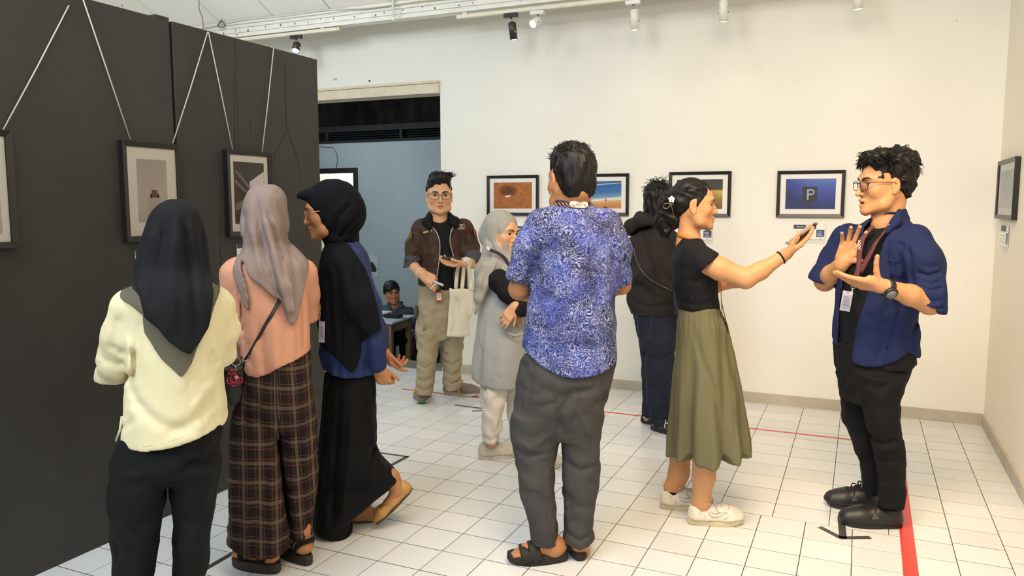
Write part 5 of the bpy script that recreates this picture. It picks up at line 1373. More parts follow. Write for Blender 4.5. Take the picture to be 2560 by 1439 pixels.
    g.tube(p.line([(1677, 505, -.058), (1680, 520, -.056), (1686, 545, -.05), (1688, 540, -.05)][:3]), .0016, 6, 0); g.tube(smooth_line(p.line([(1680, 515, -.058), (1672, 508, -.058), (1661, 510, -.056), (1659, 518, -.055), (1668, 521, -.056), (1676, 512, -.058)]), 4), .0014, 6, 0); co = p.mb('hair_clip', g, mg)
    g = MB()
    for i in range(5):
        a = 2 * PI * i / 5 + .3; g.ball(c + A3(.0095 * math.cos(a), -.002, .0095 * math.sin(a)), (.0065, .0025, .0065), 8, 6)
    g.ball(c + A3(0, -.005, 0), .004, 8, 6); p.mb('flower', g, mw, co); g = MB(); g.ball(c + A3(-.003, -.002, -.024), (.006, .002, .008), 8, 6).ball(c + A3(.007, -.002, -.019), (.004, .002, .008), 8, 6); p.mb('leaf', g, ml, co); co['label'] = 'gold hair clip with a white flower'
    g = MB(); g.ball(H.p(-.081, .0, -.044), .0038, 8, 6); p.mb('earring', g, mat('pearl', 'ede6da', .2, .3))
    # lanyard
    g = MB(); c = p.P(1722, 590, 0); a = [c + A3(.054 * math.cos(t) + .0, .062 * math.sin(t), -.012 * math.cos(t) - .004 - .022 * max(0, math.cos(t))) for t in np.linspace(0, 2 * PI, 28)[:-1]]; g.tube(a, 1, 6, flat=(.0095, .002), up=(0, 0, 1), closed=True)
    g.tube(smooth_line(p.line([(1752, 603, -.02), (1785, 640, -.02), (1801, 700, -.03), (1803, 745, -.03), (1806, 790, -.03)]), 5), 1, 6, flat=(.0095, .002), up=(0, 1, 0)); lo = p.mb('lanyard', g, mat('lanyard_orange', 'c9782c', .6, vary=.25, vscale=90))
    g = MB(); 
    for i in range(7): q = a[25 - i] if False else a[(20 + i) % 27]; g.ball(q * 1.0 + nrm(q - c) * .002, (.003, .002, .003), 6, 4)
    p.mb('lanyard_mark', g, mat('mark_pale', 'f0c48a', .6), lo)
    g = MB(); g.tube(p.line([(1803, 752, -.034), (1812, 790, -.034), (1820, 830, -.02)]), 1, 6, flat=(.01, .0018), up=(0, 1, 0)); p.mb('lanyard_tail', g, m_tee, lo)
    g = MB(); ax_ = nrm(wa - ea); c = wa - ax_ * .012; ux = nrm(np.cross(ax_, A3(0, 1, 0))); uy = np.cross(ax_, ux); g.tube([c + (ux * math.cos(t) + uy * math.sin(t)) * .0275 for t in np.linspace(0, 2 * PI, 25)[:-1]], .0042, 8, closed=True); p.mb('bracelet', g, m_tee)
    # skirt
    K = SDF(); K.loft([R(763, 1699, 1802, .268), R(785, 1698, 1806, .28), R(800, 1696, 1815, .30), R(880, 1690, 1832, .35), R(980, 1684, 1852, .40), R(1095, 1681, 1868, .45), R(1200, 1679, 1872, .46)], k=.02)
    c = p.P(1775, 1000, 0); z1, z2 = p.P(1775, 1150, 0)[2], p.P(1775, 790, 0)[2]
    K.fold = [f_radial(9, [(z1, .024), ((z1 + z2) / 2, .011), (z2, .0015)], c[0], 0, .6, .35), f_noise(.003, .16, (1, 1, .5), 8)]
    for pts, w, a in (([(1735, 800), (1755, 880), (1790, 960), (1800, 1060)], .012, .008), ([(1800, 800), (1822, 900), (1832, 1010), (1838, 1130)], .012, .008), ([(1740, 800), (1745, 920), (1735, 1100)], .02, -.006), ([(1775, 940), (1790, 1000), (1800, 1100)], .014, .007)): K.fold.append(f_crease(p.line(pts), w, a, 1, .0))
    z3 = p.P(1750, 800)[2]; K.fold.append(f_radial(34, [(z3 - .06, .0), (z3 - .02, .003), (z3 + .03, .0025), (z3 + .045, .001)], p.P(1752, 785)[0], 0)); K.cut(p, (1670, 1157), (1885, 1161), 'below', dy=-.2); so = p.put('skirt', K, m_olive, .0078)
    for h, t in ((h1, t1), (h2, t2)):
        sh, q = shoe(p, h, t, .098, m_cream_shoe, m_cream_sole, 'sneaker', .038, .10, lace=m_lace_w)
        bv = bvh_of(sh); rr = nrm(q(0, 1, 0) - q(0, 0, 0)); dn = A3(0, 0, -1); ff = nrm(t - h)
        side = lambda x, z, s: cast(bv, q(x, s * 1.2, z), -rr * s, .0008); top = lambda x, y: cast(bv, q(x, y, .3), dn, .0008); ms_ = mat('stitch_grey', 'a59c8e', .7)
        for s in (-1, 1):
            g = MB(); g.tube(smooth_line([side(.33, .074, s), side(.36, .056, s), side(.46, .050, s), side(.58, .062, s), side(.66, .072, s), side(.56, .070, s), side(.44, .066, s), side(.38, .072, s)], 3), .0013, 5); p.mb('side_swoosh', g, ms_, sh)
            g = MB(); g.tube(smooth_line([side(.10, .095, s), side(.20, .078, s), side(.26, .055, s), side(.27, .042, s)], 3), .0012, 5); g.tube(smooth_line([side(.60, .042, s), side(.66, .056, s), top(.70, s * .30), top(.72, s * .12), top(.725, 0)], 3), .0012, 5); o = p.mb('seam', g, ms_, sh); o['kind'] = 'stuff'
        K2 = SDF().cap(h + ff * .057 + A3(0, 0, .082), h + ff * .056 + A3(0, 0, .107), .0385, .0375); K2.plane(h + A3(0, 0, .108), (0, 0, 1)); p.put('sock', K2, m_tee, .006, parent=sh)
    # phone she holds out: a thing of its own
    ph = thing('phone', 'grey smartphone held out on the palm of the woman in the olive skirt', 'phone', tuple(p.W(wa + d * .1 + n * .03)), p.root.rotation_euler[2])
    M = Matrix(((d[0], 0, n[0], 0), (d[1], 1, n[1], 0), (d[2], 0, n[2], 0), (0, 0, 0, 1))); M.translation = Vector(d * .018 + n * .006)
    mb = MB().box((-.076, -.036, -.0055), (.078, .036, .0055), M=M); mb.build('case', mat('phone_case', '7f7266', .4), ph, bevel=.005, seg=3); MB().box((-.07, -.0325, .0056), (.073, .0325, .0062), M=M).build('screen', mat('phone_screen', 'a3958a', .15), ph)
    return p
woman_interview()
# ---------------------------------------------------------------- man in the navy overshirt, talking with both hands
m_navy_sh = cloth('overshirt_navy', '1a244c', vary=.1, weave=.2); m_blackjean = cloth('jeans_black', '0d0d0f', vary=.15, weave=.1); m_blk_shoe = mat('shoe_black', '191919', .45, vary=.15, bump=.15, bscale=200); m_blk_sole = mat('sole_black', '121212', .5); m_lace_b = mat('lace_black', '0e0e0e', .8)
def man_navy():
    p = Person('young man in open navy shirt and glasses, gesturing with both hands, black jeans and shoes', 2185, 1302); R = p.ring; ln = p.line
    rings = [R(528, 2200, 2262, .125, .0), R(545, 2180, 2274, .18), R(560, 2150, 2288, .25), R(582, 2122, 2308, .31), (p.P(2215, 622)[2], p.P(2212, 622)[0], 0, .207, .165)]
    rings[-1] = R(622, 2100, 2318, .34); rings += [R(680, 2094, 2318, .34), R(740, 2088, 2303, .33), R(795, 2085, 2298, .33), R(850, 2080, 2304, .33), R(895, 2079, 2302, .33), R(960, 2079, 2298, .32)]
    # black tee underneath
    T = SDF(); T.loft([(z, x + .004, y, a - .016, b - .016) for z, x, y, a, b in rings], k=.03); T.cut(p, (2060, 915), (2320, 915), 'below'); T.plane(p.P(2200, 560, -.03), (-.35, -.5, .95)); T.fold = [f_noise(.003, .13, seed=2)]
    p.put('tee_shirt', T, m_tee, .009)
    # shirt with its open front
    S = SDF(); S.loft(rings, k=.03)
    A_ = SDF().chain([p.P(2284, 604, -.09), p.P(2306, 655, -.15), p.P(2318, 725, -.18), p.P(2325, 800, -.19)], [.076, .075, .070, .068], k=.05); A_.cut(p, (2287, 742), (2358, 785), 'below', dy=-.18); A_.ell(p.P(2352, 775, -.18), (.014, .03, .012), k=.03)
    C_ = SDF().chain([p.P(2122, 600, .12), p.P(2088, 650, .12), p.P(2058, 700, .06), p.P(2045, 730, .04)], [.08, .07, .062, .06], k=.04); C_.cut(p, (2025, 697), (2110, 722), 'below', dy=.05)
    S.group(A_, .025).group(C_, .025)
    S.poly(ln([(2186, 538), (2238, 534), (2232, 560), (2212, 600), (2196, 650), (2172, 720), (2146, 800), (2133, 860), (2127, 960), (2094, 960), (2094, 800), (2103, 700), (2128, 640), (2152, 595), (2166, 560)], -.15), -.5, .0, k=.006)
    S.hem(p, dy=-.15, pts=[(2060, 872), (2112, 869), (2113, 903), (2130, 908), (2160, 916), (2185, 918), (2215, 913), (2245, 902), (2268, 888), (2275, 886), (2285, 896), (2298, 907), (2320, 912)])
    for pts, w, a in (([(2225, 600), (2232, 680), (2222, 740)], .009, .010), ([(2240, 590), (2262, 600), (2300, 640)], .012, -.006), ([(2250, 700), (2252, 760), (2240, 800)], .014, .008), ([(2210, 830), (2200, 870), (2190, 910)], .016, .005), ([(2300, 690), (2320, 700), (2345, 690)], .010, .006), ([(2292, 725), (2318, 740), (2350, 735)], .010, .006), ([(2300, 650), (2325, 660), (2340, 650)], .010, .005), ([(2160, 770), (2200, 800), (2260, 800)], .016, .006), ([(2295, 800), (2270, 830), (2260, 870)], .014, .008), ([(2080, 660), (2070, 680), (2055, 700)], .01, .005)): S.fold.append(f_crease(ln(pts), w, a, 1, .05))
    for pts, w, a in (([(2285, 668), (2315, 678), (2348, 668)], .007, .008), ([(2292, 700), (2320, 712), (2350, 705)], .007, .008), ([(2296, 748), (2325, 758), (2352, 752)], .007, .007), ([(2268, 600), (2276, 660), (2282, 740)], .008, .008), ([(2245, 620), (2262, 690), (2270, 760)], .008, .007), ([(2225, 700), (2222, 760), (2215, 820)], .010, .004), ([(2240, 800), (2222, 850), (2215, 905)], .009, .008), ([(2290, 800), (2280, 840), (2285, 880)], .008, .007)): S.fold.append(f_crease(ln(pts), w, a, 1, .05))
    S.fold.append(f_noise(.0038, .13, (1, 1, .8), 6)); so = p.put('overshirt', S, m_navy_sh, .0072)
    # collar flaps, cuff, chest pocket
    C = SDF(); C.loft([R(520, 2200, 2266, .13, .01), R(540, 2188, 2272, .16, .01), R(552, 2180, 2280, .19, .01)], k=.01); C.loft([R(500, 2206, 2258, .11, .01), R(570, 2200, 2262, .13, .01)], k=.004, mode='-'); C.poly(ln([(2180, 500), (2246, 500), (2243, 545), (2234, 575), (2170, 575)], -.12), -.5, .03, k=.004)
    C.cut(p, (2230, 545), (2262, 517), 'above'); C.chain([p.P(2249, 528, -.095), p.P(2240, 555, -.125), p.P(2218, 578, -.15)], [.012, .02, .012], k=.02)
    p.put('collar', C, m_navy_sh, .005)
    g = MB(); g.tube(smooth_line([p.P(2206, 648, -.158), p.P(2240, 652, -.178), p.P(2262, 640, -.178)], 4), .0022, 6); p.mb('pocket_seam', g, mat('seam_navy', '161d3c', .9), so)
    # body
    B = SDF(); k = 1.13; H = Head(p.P(2211, 459, -.01), -63, 3, 0, k, 1.0).build(B, mouth=.006)
    nk = p.P(2216, 560, .0); B.cap(H.p(0, -.03, -.06), nk, .062, .066, k=.03)
    sl, el, wl = p.P(2295, 615, -.1), p.P(2325, 757, -.185), p.P(2212, 716, -.34)
    sr, er, wr = p.P(2125, 610, .11), p.P(2062, 702, .06), p.P(2104, 660, -.10)
    kn = (p.P(2213, 1080, -.085), p.P(2160, 1085, .08)); an = (p.P(2230, 1245, -.055), p.P(2183, 1222, .105)); under(B, nk, p.P(2190, 900, 0), (sl, sr), .9, kn, an)
    B.chain([sl, el], [.05, .048], k=.02); B.chain([el, p.P(2275, 737, -.26), wl], [.049, .043, .031], k=.02); B.chain([sr, er], [.05, .046], k=.02); B.chain([er, p.P(2080, 685, -.01), wr], [.047, .043, .033], k=.02)
    hand(B, wl, A3(-.98, -.05, .10), A3(.1, .55, .83), -1, 1.12, curl=((4, 10, 8), (8, 12, 10), (12, 16, 12), (14, 18, 14)), spread=(5, 1, -3, -8), thumb=(.30, .72, .62), tcurl=-8)
    hand(B, wr, A3(.33, -.12, .94), A3(-.1, -1, -.05), 1, 1.08, curl=((12, 16, 12), (10, 14, 12), (12, 18, 14), (18, 22, 18)), spread=(9, 1, -6, -15), thumb=(.42, .88, .12), tcurl=6)
    p.put('body', B, m_skin1, .0095, [H.fine(), fin(wl + A3(-.1, 0, .03), .15), fin(wr + A3(.05, 0, .1), .13)], .0031, tint=H.tint); H.eyes(p, (-.1, -.05)); H.brows(p, .0042); H.glasses(p, '4b4c50', 1.05, .0185)
    # hair: loose wavy top, tapering at the nape
    Q = SDF(); Q.ell(H.p(0, -.025, .050), (.084 * k, .105 * k, .086 * k), H.M, k=.02).ell(H.p(0, -.062, .0), (.072 * k, .052 * k, .075 * k), H.M, k=.03).ell(H.p(.0, .035, .105), (.068 * k, .06 * k, .03 * k), H.M, k=.03).ell(H.p(.02, -.06, .09), (.07 * k, .06 * k, .05 * k), H.M, k=.03)
    Q.ell(H.p(0, .112, -.01), (.13 * k, .062 * k, .098 * k), H.M, k=.014, mode='-'); Q.plane(H.p(0, -.08, -.092), nrm(-H.u + H.f * .25))
    for q in (-1, 1): Q.ell(H.p(q * .09, .006, -.035), (.034 * k, .034 * k, .052 * k), H.M, k=.012, mode='-')
    Q.fold = [f_noise(.006, .05, (1, 1, 1), 11), f_noise(.003, .022, (1, 1, .6), 12)]
    ho = p.put('hair', Q, m_hair, .0055)
    def roots(rg):
        a = rg.uniform(-1.5, 1.5); b = rg.uniform(-.2, 1.0)
        s = np.array([.07 * math.sin(a), .075 * math.cos(a) * .9 - .01, .085 + .05 * b * math.cos(a) ** 2]); o = np.array([math.sin(a), math.cos(a), .35])
        return s, o * .45 + np.array([0, .3, .1]) + rg.normal(size=3) * .3, np.array([math.sin(a) * .5, math.cos(a) * .25, -1]) + rg.normal(size=3) * .4
    hair_locks(p, ho, H, 110, .0028, roots, .052, seed=8, wave=.012)
    def roots2(rg):
        a = rg.uniform(0, 6.28); e = rg.uniform(.0, 1.3); d = np.array([math.cos(a) * math.cos(e), min(.4, math.sin(a) * math.cos(e)), math.sin(e)])
        return np.array([0, -.025, .052]) + d * np.array([.085, .105, .09]), d * .25 + np.cross(d, [1, 0, 0]) * -.8 + rg.normal(size=3) * .35, d * -.1 + np.array([0, -.4, -1.0]) + rg.normal(size=3) * .4
    hair_locks(p, ho, H, 200, .0026, roots2, .045, seed=9, wave=.010)
    def roots3(rg):
        a = rg.uniform(-1.15, 1.15); return np.array([.066 * math.sin(a), .07 * math.cos(a) + .012, .098 + .02 * math.cos(a)]), np.array([math.sin(a) * .9 + rg.normal() * .3, .12, -.5]), np.array([math.sin(a) * .4 + rg.normal() * .35, .02, -1])
    hair_locks(p, ho, H, 70, .0026, roots3, .060, seed=21, wave=.010)
    # lanyard, badge, watch
    m_ly = mat('lanyard_maroon', '5a2a2c', .7, vary=.3, vscale=60); g = MB(); g.tube(smooth_line(ln([(2243, 530, -.05), (2228, 552, -.11), (2210, 580, -.155), (2190, 605, -.185), (2172, 640, -.20), (2150, 680, -.19)]), 5), 1, 8, flat=(.0115, .002), up=(.75, -.3, .6)); g.tube(smooth_line(ln([(2182, 565, -.13), (2160, 590, -.165), (2150, 625, -.175), (2147, 660, -.185), (2141, 690, -.19), (2134, 712, -.19)]), 5), 1, 8, flat=(.0115, .002), up=(1, -.3, .1)); lo = p.mb('lanyard', g, m_ly)
    g = MB()
    for u, v, dy in ((2241, 535, -.06), (2236, 543, -.085), (2231, 551, -.105), (2225, 560, -.125)): c = p.P(u, v, dy - .014); g.tube([c + A3(-.008, -.004, -.006), c + A3(.008, -.004, .006)], .0028, 5)
    p.mb('lanyard_stripe', g, mat('stripe_gold', 'c8a468', .6), lo)
    g = MB()
    for v in (604, 612, 620):
        c = p.P(2149, v, -.19); text_mb(g, 'X', .019, c + A3(-.008, 0, -.006), (1, 0, 0), (0, 0, 1), .002)
    p.mb('lanyard_lettering', g, mat('print_white', 'e9e8ec', .5), lo)
    g = MB(); c = p.P(2133, 716, -.20); g.tube([c + A3(.009 * math.cos(t), 0, .009 * math.sin(t)) for t in np.linspace(0, 6.28, 13)[:-1]], .0016, 6, closed=True); g.tube([c + A3(-.002, 0, -.008), c + A3(-.006, 0, -.04), c + A3(-.008, 0, -.055)], .0035, 6); p.mb('badge_clip', g, m_met, lo)
    badge(p, p.P(2116, 752, -.20), .042, .09, mat('badge_face', 'a6a3b2', .4), lo, tilt=.12)
    ax_ = nrm(wl - el); c = wl - ax_ * .012; ux = nrm(np.cross(ax_, A3(0, 0, 1))); uy = np.cross(ux, ax_)
    g = MB(); g.tube([c + (ux * math.cos(t) * 1.02 + uy * math.sin(t)) * .0365 for t in np.linspace(0, 2 * PI, 29)[:-1]], 1, 8, flat=(.015, .0035), up=ax_, closed=True); wo = p.mb('wrist_watch', g, mat('watch_black', '17181a', .4)); wo['label'] = 'black sports watch'
    nf = nrm(A3(.0, -1, -.35)); nf = nrm(nf - ax_ * (nf @ ax_)); M = Vector(nf).to_track_quat('Z', 'Y').to_matrix().to_4x4(); M.translation = Vector(c + nf * .035)
    MB().lathe([(.025, -.004), (.0285, .0), (.0285, .010), (.023, .014)], 20, M=M).build('watch_case', mat('watch_black', '17181a', .4), wo); MB().lathe([(.0005, .0142), (.0205, .0142), (.0205, .0148), (.0005, .0148)], 20, M=M).build('watch_dial', mat('watch_dial', '77797c', .3), wo)
    # jeans
    J = SDF(); J.loft([R(855, 2082, 2296, .30, 0), R(910, 2086, 2284, .30, 0), R(950, 2094, 2264, .28, 0), R(1000, 2101, 2252, .24, -.01)], k=.03)
    J.loft([R(930, 2132, 2272, .24, -.07), R(1000, 2148, 2252, .21, -.08), R(1045, 2160, 2251, .19, -.09), R(1085, 2172, 2258, .175, -.085), R(1130, 2186, 2266, .165, -.07), R(1190, 2194, 2266, .155, -.06), R(1262, 2194, 2266, .15, -.05)], k=.025)
    J.loft([R(930, 2090, 2200, .22, .08), R(1000, 2102, 2200, .19, .08), R(1050, 2105, 2190, .17, .075), R(1090, 2124, 2196, .16, .08), R(1150, 2147, 2204, .145, .10), R(1228, 2158, 2208, .14, .11)], k=.025)
    for pts, w, a in (([(2168, 1070), (2205, 1085), (2245, 1078)], .012, .008), ([(2176, 1092), (2215, 1100), (2255, 1092)], .012, -.006), ([(2150, 935), (2200, 950), (2270, 920)], .014, .006), ([(2120, 1085), (2140, 1092), (2160, 1085)], .01, .006), ([(2195, 1110), (2215, 1150), (2230, 1200)], .012, .005)): J.fold.append(f_crease(ln(pts), w, a, 1, .05))
    J.fold.append(f_noise(.003, .1, (1, 1, .8), 14)); p.put('jeans', J, m_blackjean, .0075)
    for (h, t, nm) in ((p.G(2256, 1318), p.G(2098, 1308), 0), (p.G(2190, 1272), p.G(2065, 1262), 1)):
        sh, q = shoe(p, h, t, .108, m_blk_shoe, m_blk_sole, 'sneaker', .034, .105, lace=m_lace_b, toe_z=.075)
        g = MB()
        for s in (-1, 1): g = MB().prism([q(.42, s * .475, .055), q(.54, s * .475, .05), q(.5, s * .44, .085)], q(0, s * .02, 0) - q(0, 0, 0)); p.mb('side_badge', g, mat('badge_grey', '4b4d50', .4), sh)
    return p
man_navy()

# ---------------------------------------------------------------- person in the black hoodie, seen from behind
def person_hoodie():
    p = Person('person in black hoodie and dark jeans facing the wall, dark hair, black skate shoes', 1645, 1078); R = p.ring; ln = p.line
    m_hood = cloth('hoodie_black', '232020', vary=.1, weave=.15); S = SDF()
    S.loft([R(560, 1600, 1672, .18, 0), R(580, 1588, 1690, .25), R(605, 1578, 1704, .30), R(660, 1573, 1712, .33), R(720, 1568, 1712, .33), R(755, 1566, 1708, .32), R(770, 1574, 1704, .3), R(785, 1580, 1702, .29)], k=.03)
    S.chain([p.P(1600, 612, -.08), p.P(1610, 680, -.14), p.P(1650, 740, -.1)], [.085, .075, .06], k=.02); S.chain([p.P(1690, 612, .08), p.P(1712, 680, .1), p.P(1700, 740, .1)], [.085, .075, .06], k=.03)
    # the hood lies in a fold behind the neck
    S.chain(ln([(1652, 560, -.10), (1610, 552, -.12), (1578, 566, -.06), (1572, 575, .02), (1600, 560, .08)]), [.03, .046, .042, .03, .03], k=.03); S.chain(ln([(1640, 545, -.09), (1600, 540, -.08), (1588, 548, -.02)]), [.026, .03, .02], k=.015)
    for pts, w, a in (([(1580, 590), (1600, 570), (1640, 562)], .012, .012), ([(1580, 640), (1600, 700), (1640, 740)], .02, .007), ([(1575, 745), (1620, 760), (1690, 755)], .012, .007), ([(1640, 650), (1670, 690), (1690, 700)], .018, .006)): S.fold.append(f_crease(ln(pts), w, a, 1, .02))
    S.fold.append(f_noise(.005, .17, (1, 1, .8), 3)); S.cut(p, (1560, 786), (1720, 782), 'below'); hoo = p.put('hoodie', S, m_hood, .0095)
    B = SDF(); H = Head(p.P(1648, 508, 0), 155, 4, 0, 1.06).build(B); nk = p.P(1645, 570, 0); B.cap(H.p(0, -.02, -.06), nk, .058, .06, k=.03)
    sh = (p.P(1605, 620, -.05), p.P(1690, 620, .06)); under(B, nk, p.P(1640, 830, 0), sh, 1.0, (p.P(1640, 930, -.05), p.P(1632, 930, .06)), (p.P(1655, 1060, -.06), p.P(1620, 1045, .08)))
    B.chain([sh[0], p.P(1618, 700, -.14), p.P(1670, 720, .05)], [.045, .04, .03], k=.02); hand(B, p.P(1672, 720, .06), A3(.6, .7, .1), A3(0, 0, 1), -1, 1, curl=((40, 40, 30),) * 4)
    B.chain([sh[1], p.P(1705, 700, .12), p.P(1695, 720, .25)], [.045, .04, .03], k=.02); hand(B, p.P(1695, 720, .26), A3(-.4, .8, .1), A3(0, 0, 1), 1, 1, curl=((40, 40, 30),) * 4)
    p.put('body', B, m_skin1, .011, [H.fine()], .0055, tint=H.tint); k = 1.06
    Q = SDF(); Q.ell(H.p(0, -.02, .045), (.086 * k, .106 * k, .09 * k), H.M, k=.02).ell(H.p(0, -.055, -.03), (.072 * k, .058 * k, .09 * k), H.M, k=.03); Q.ell(H.p(0, .105, -.03), (.12 * k, .062 * k, .105 * k), H.M, k=.014, mode='-'); Q.plane(H.p(0, -.05, -.095), -H.u); Q.fold = [f_noise(.004, .035, (1, 1, .5), 3)]
    ho = p.put('hair', Q, m_hair, .007)
    def roots(rg):
        a = rg.uniform(0, 6.28); e = rg.uniform(.3, 1.4); d = np.array([math.cos(a) * math.cos(e), math.sin(a) * math.cos(e), math.sin(e)]); return np.array([0, -.02, .045]) + d * np.array([.084, .104, .088]), np.cross(d, [0, 0, 1]) + d * .3 + rg.normal(size=3) * .4, np.cross(d, [0, 0, 1]) - np.array([0, 0, .4]) + rg.normal(size=3) * .4
    hair_locks(p, ho, H, 160, .002, roots, .05, seed=4)
    J = SDF(); mj = cloth('jeans_indigo', '1b2130', vary=.18, vscale=8, weave=.12)
    J.loft([R(772, 1580, 1700, .28, 0), R(830, 1590, 1698, .28), R(870, 1600, 1694, .24)], k=.03); J.loft([R(840, 1602, 1690, .2, -.06), R(930, 1612, 1684, .18, -.07), R(1000, 1617, 1680, .165, -.06), R(1040, 1622, 1680, .16, -.05), R(1064, 1620, 1686, .17, -.05)], k=.02); J.loft([R(840, 1598, 1672, .2, .07), R(930, 1603, 1660, .17, .08), R(1000, 1605, 1655, .155, .08), R(1052, 1604, 1652, .155, .08)], k=.02); J.hem(p, dy=-.06, pts=[(1595, 1050), (1620, 1053), (1626, 1056), (1655, 1062), (1700, 1054)])
    for pts, w, a in (([(1625, 1030), (1650, 1040), (1680, 1032)], .01, .007), ([(1610, 880), (1650, 890), (1690, 870)], .014, .006), ([(1590, 800), (1620, 850), (1612, 900)], .012, .006)): J.fold.append(f_crease(ln(pts), w, a, 1, .05))
    J.fold.append(f_noise(.004, .1, (1, 1, .8), 8)); jo = p.put('jeans', J, mj, .0095)
    g = MB(); g.tube(ln([(1592, 782, -.135), (1597, 835, -.145), (1625, 838, -.155), (1632, 785, -.145)]), .0016, 5); p.mb('pocket_seam', g, mat('seam_blue', '39435a', .9), jo)
    mw_, mb_ = mat('sole_white', 'c9c2bb', .5, vary=.08), mat('canvas_black', '17171a', .7)
    for i, (h, t) in enumerate(((p.G(1629, 1081), p.G(1716, 1103)), (p.G(1604, 1063), p.G(1688, 1078)))):
        so, q = shoe(p, h, t, .1, mb_, mw_, 'skate_shoe', .036, .10, lace=mat('lace_white', 'd9d4c6', .8))
        g = MB()
        f_ = nrm(t - h); K2 = SDF().cap(h + f_ * .06 + A3(0, 0, .06), h + f_ * .06 + A3(0, 0, .16), .042, .044); p.put('sock', K2, m_tee, .009, parent=so)
        for s in (-1, 1): g.tube(smooth_line([q(.12, s * .40, .07), q(.28, s * .42, .075), q(.42, s * .46, .055), q(.54, s * .475, .045)], 4), 1, 6, flat=(.006, .0022), up=(0, 0, 1))
        p.mb('side_stripe', g, mat('stripe_white', 'e0dcd4', .5), so)
    # chain strap and small bag: separate things
    bg = thing('shoulder_bag', 'small black shoulder bag worn behind the ponytailed woman, with a beaded strap', 'bag', tuple(p.W(p.P(1704, 750, -.20))), p.root.rotation_euler[2]); o = p.P(1700, 750, -.20)
    s = SDF(); s.box((0, 0, 0), (.055, .03, .10), rnd=.02, k=.01); s.box((0, -.03, -.03), (.045, .012, .05), rnd=.01, k=.01); s.fold = [f_noise(.003, .09)]; V, F = s.mesh(.009); link('body', np_mesh('body', V, F), mat('bag_nylon', '131316', .55), bg)
    g = MB(); pts = [x - o for x in smooth_line(lay(p, hoo, [(1581, 622), (1584, 640), (1590, 658), (1600, 676), (1612, 690), (1628, 703), (1645, 713), (1662, 721), (1678, 729)], .004) + [p.P(1694, 738, -.20)], 8)]
    g.tube(pts, .0045, 6); 
    so = g.build('strap', mat('strap_black', '101010', .6), bg); g = MB()
    for q_ in pts[::2]: g.ball(q_ + A3(0, -.003, .001), .0042, 6, 4)
    x = g.build('bead', mat('bead_grey', '8a8782', .3, .6), so); x['kind'] = 'stuff'
    return p
person_hoodie()

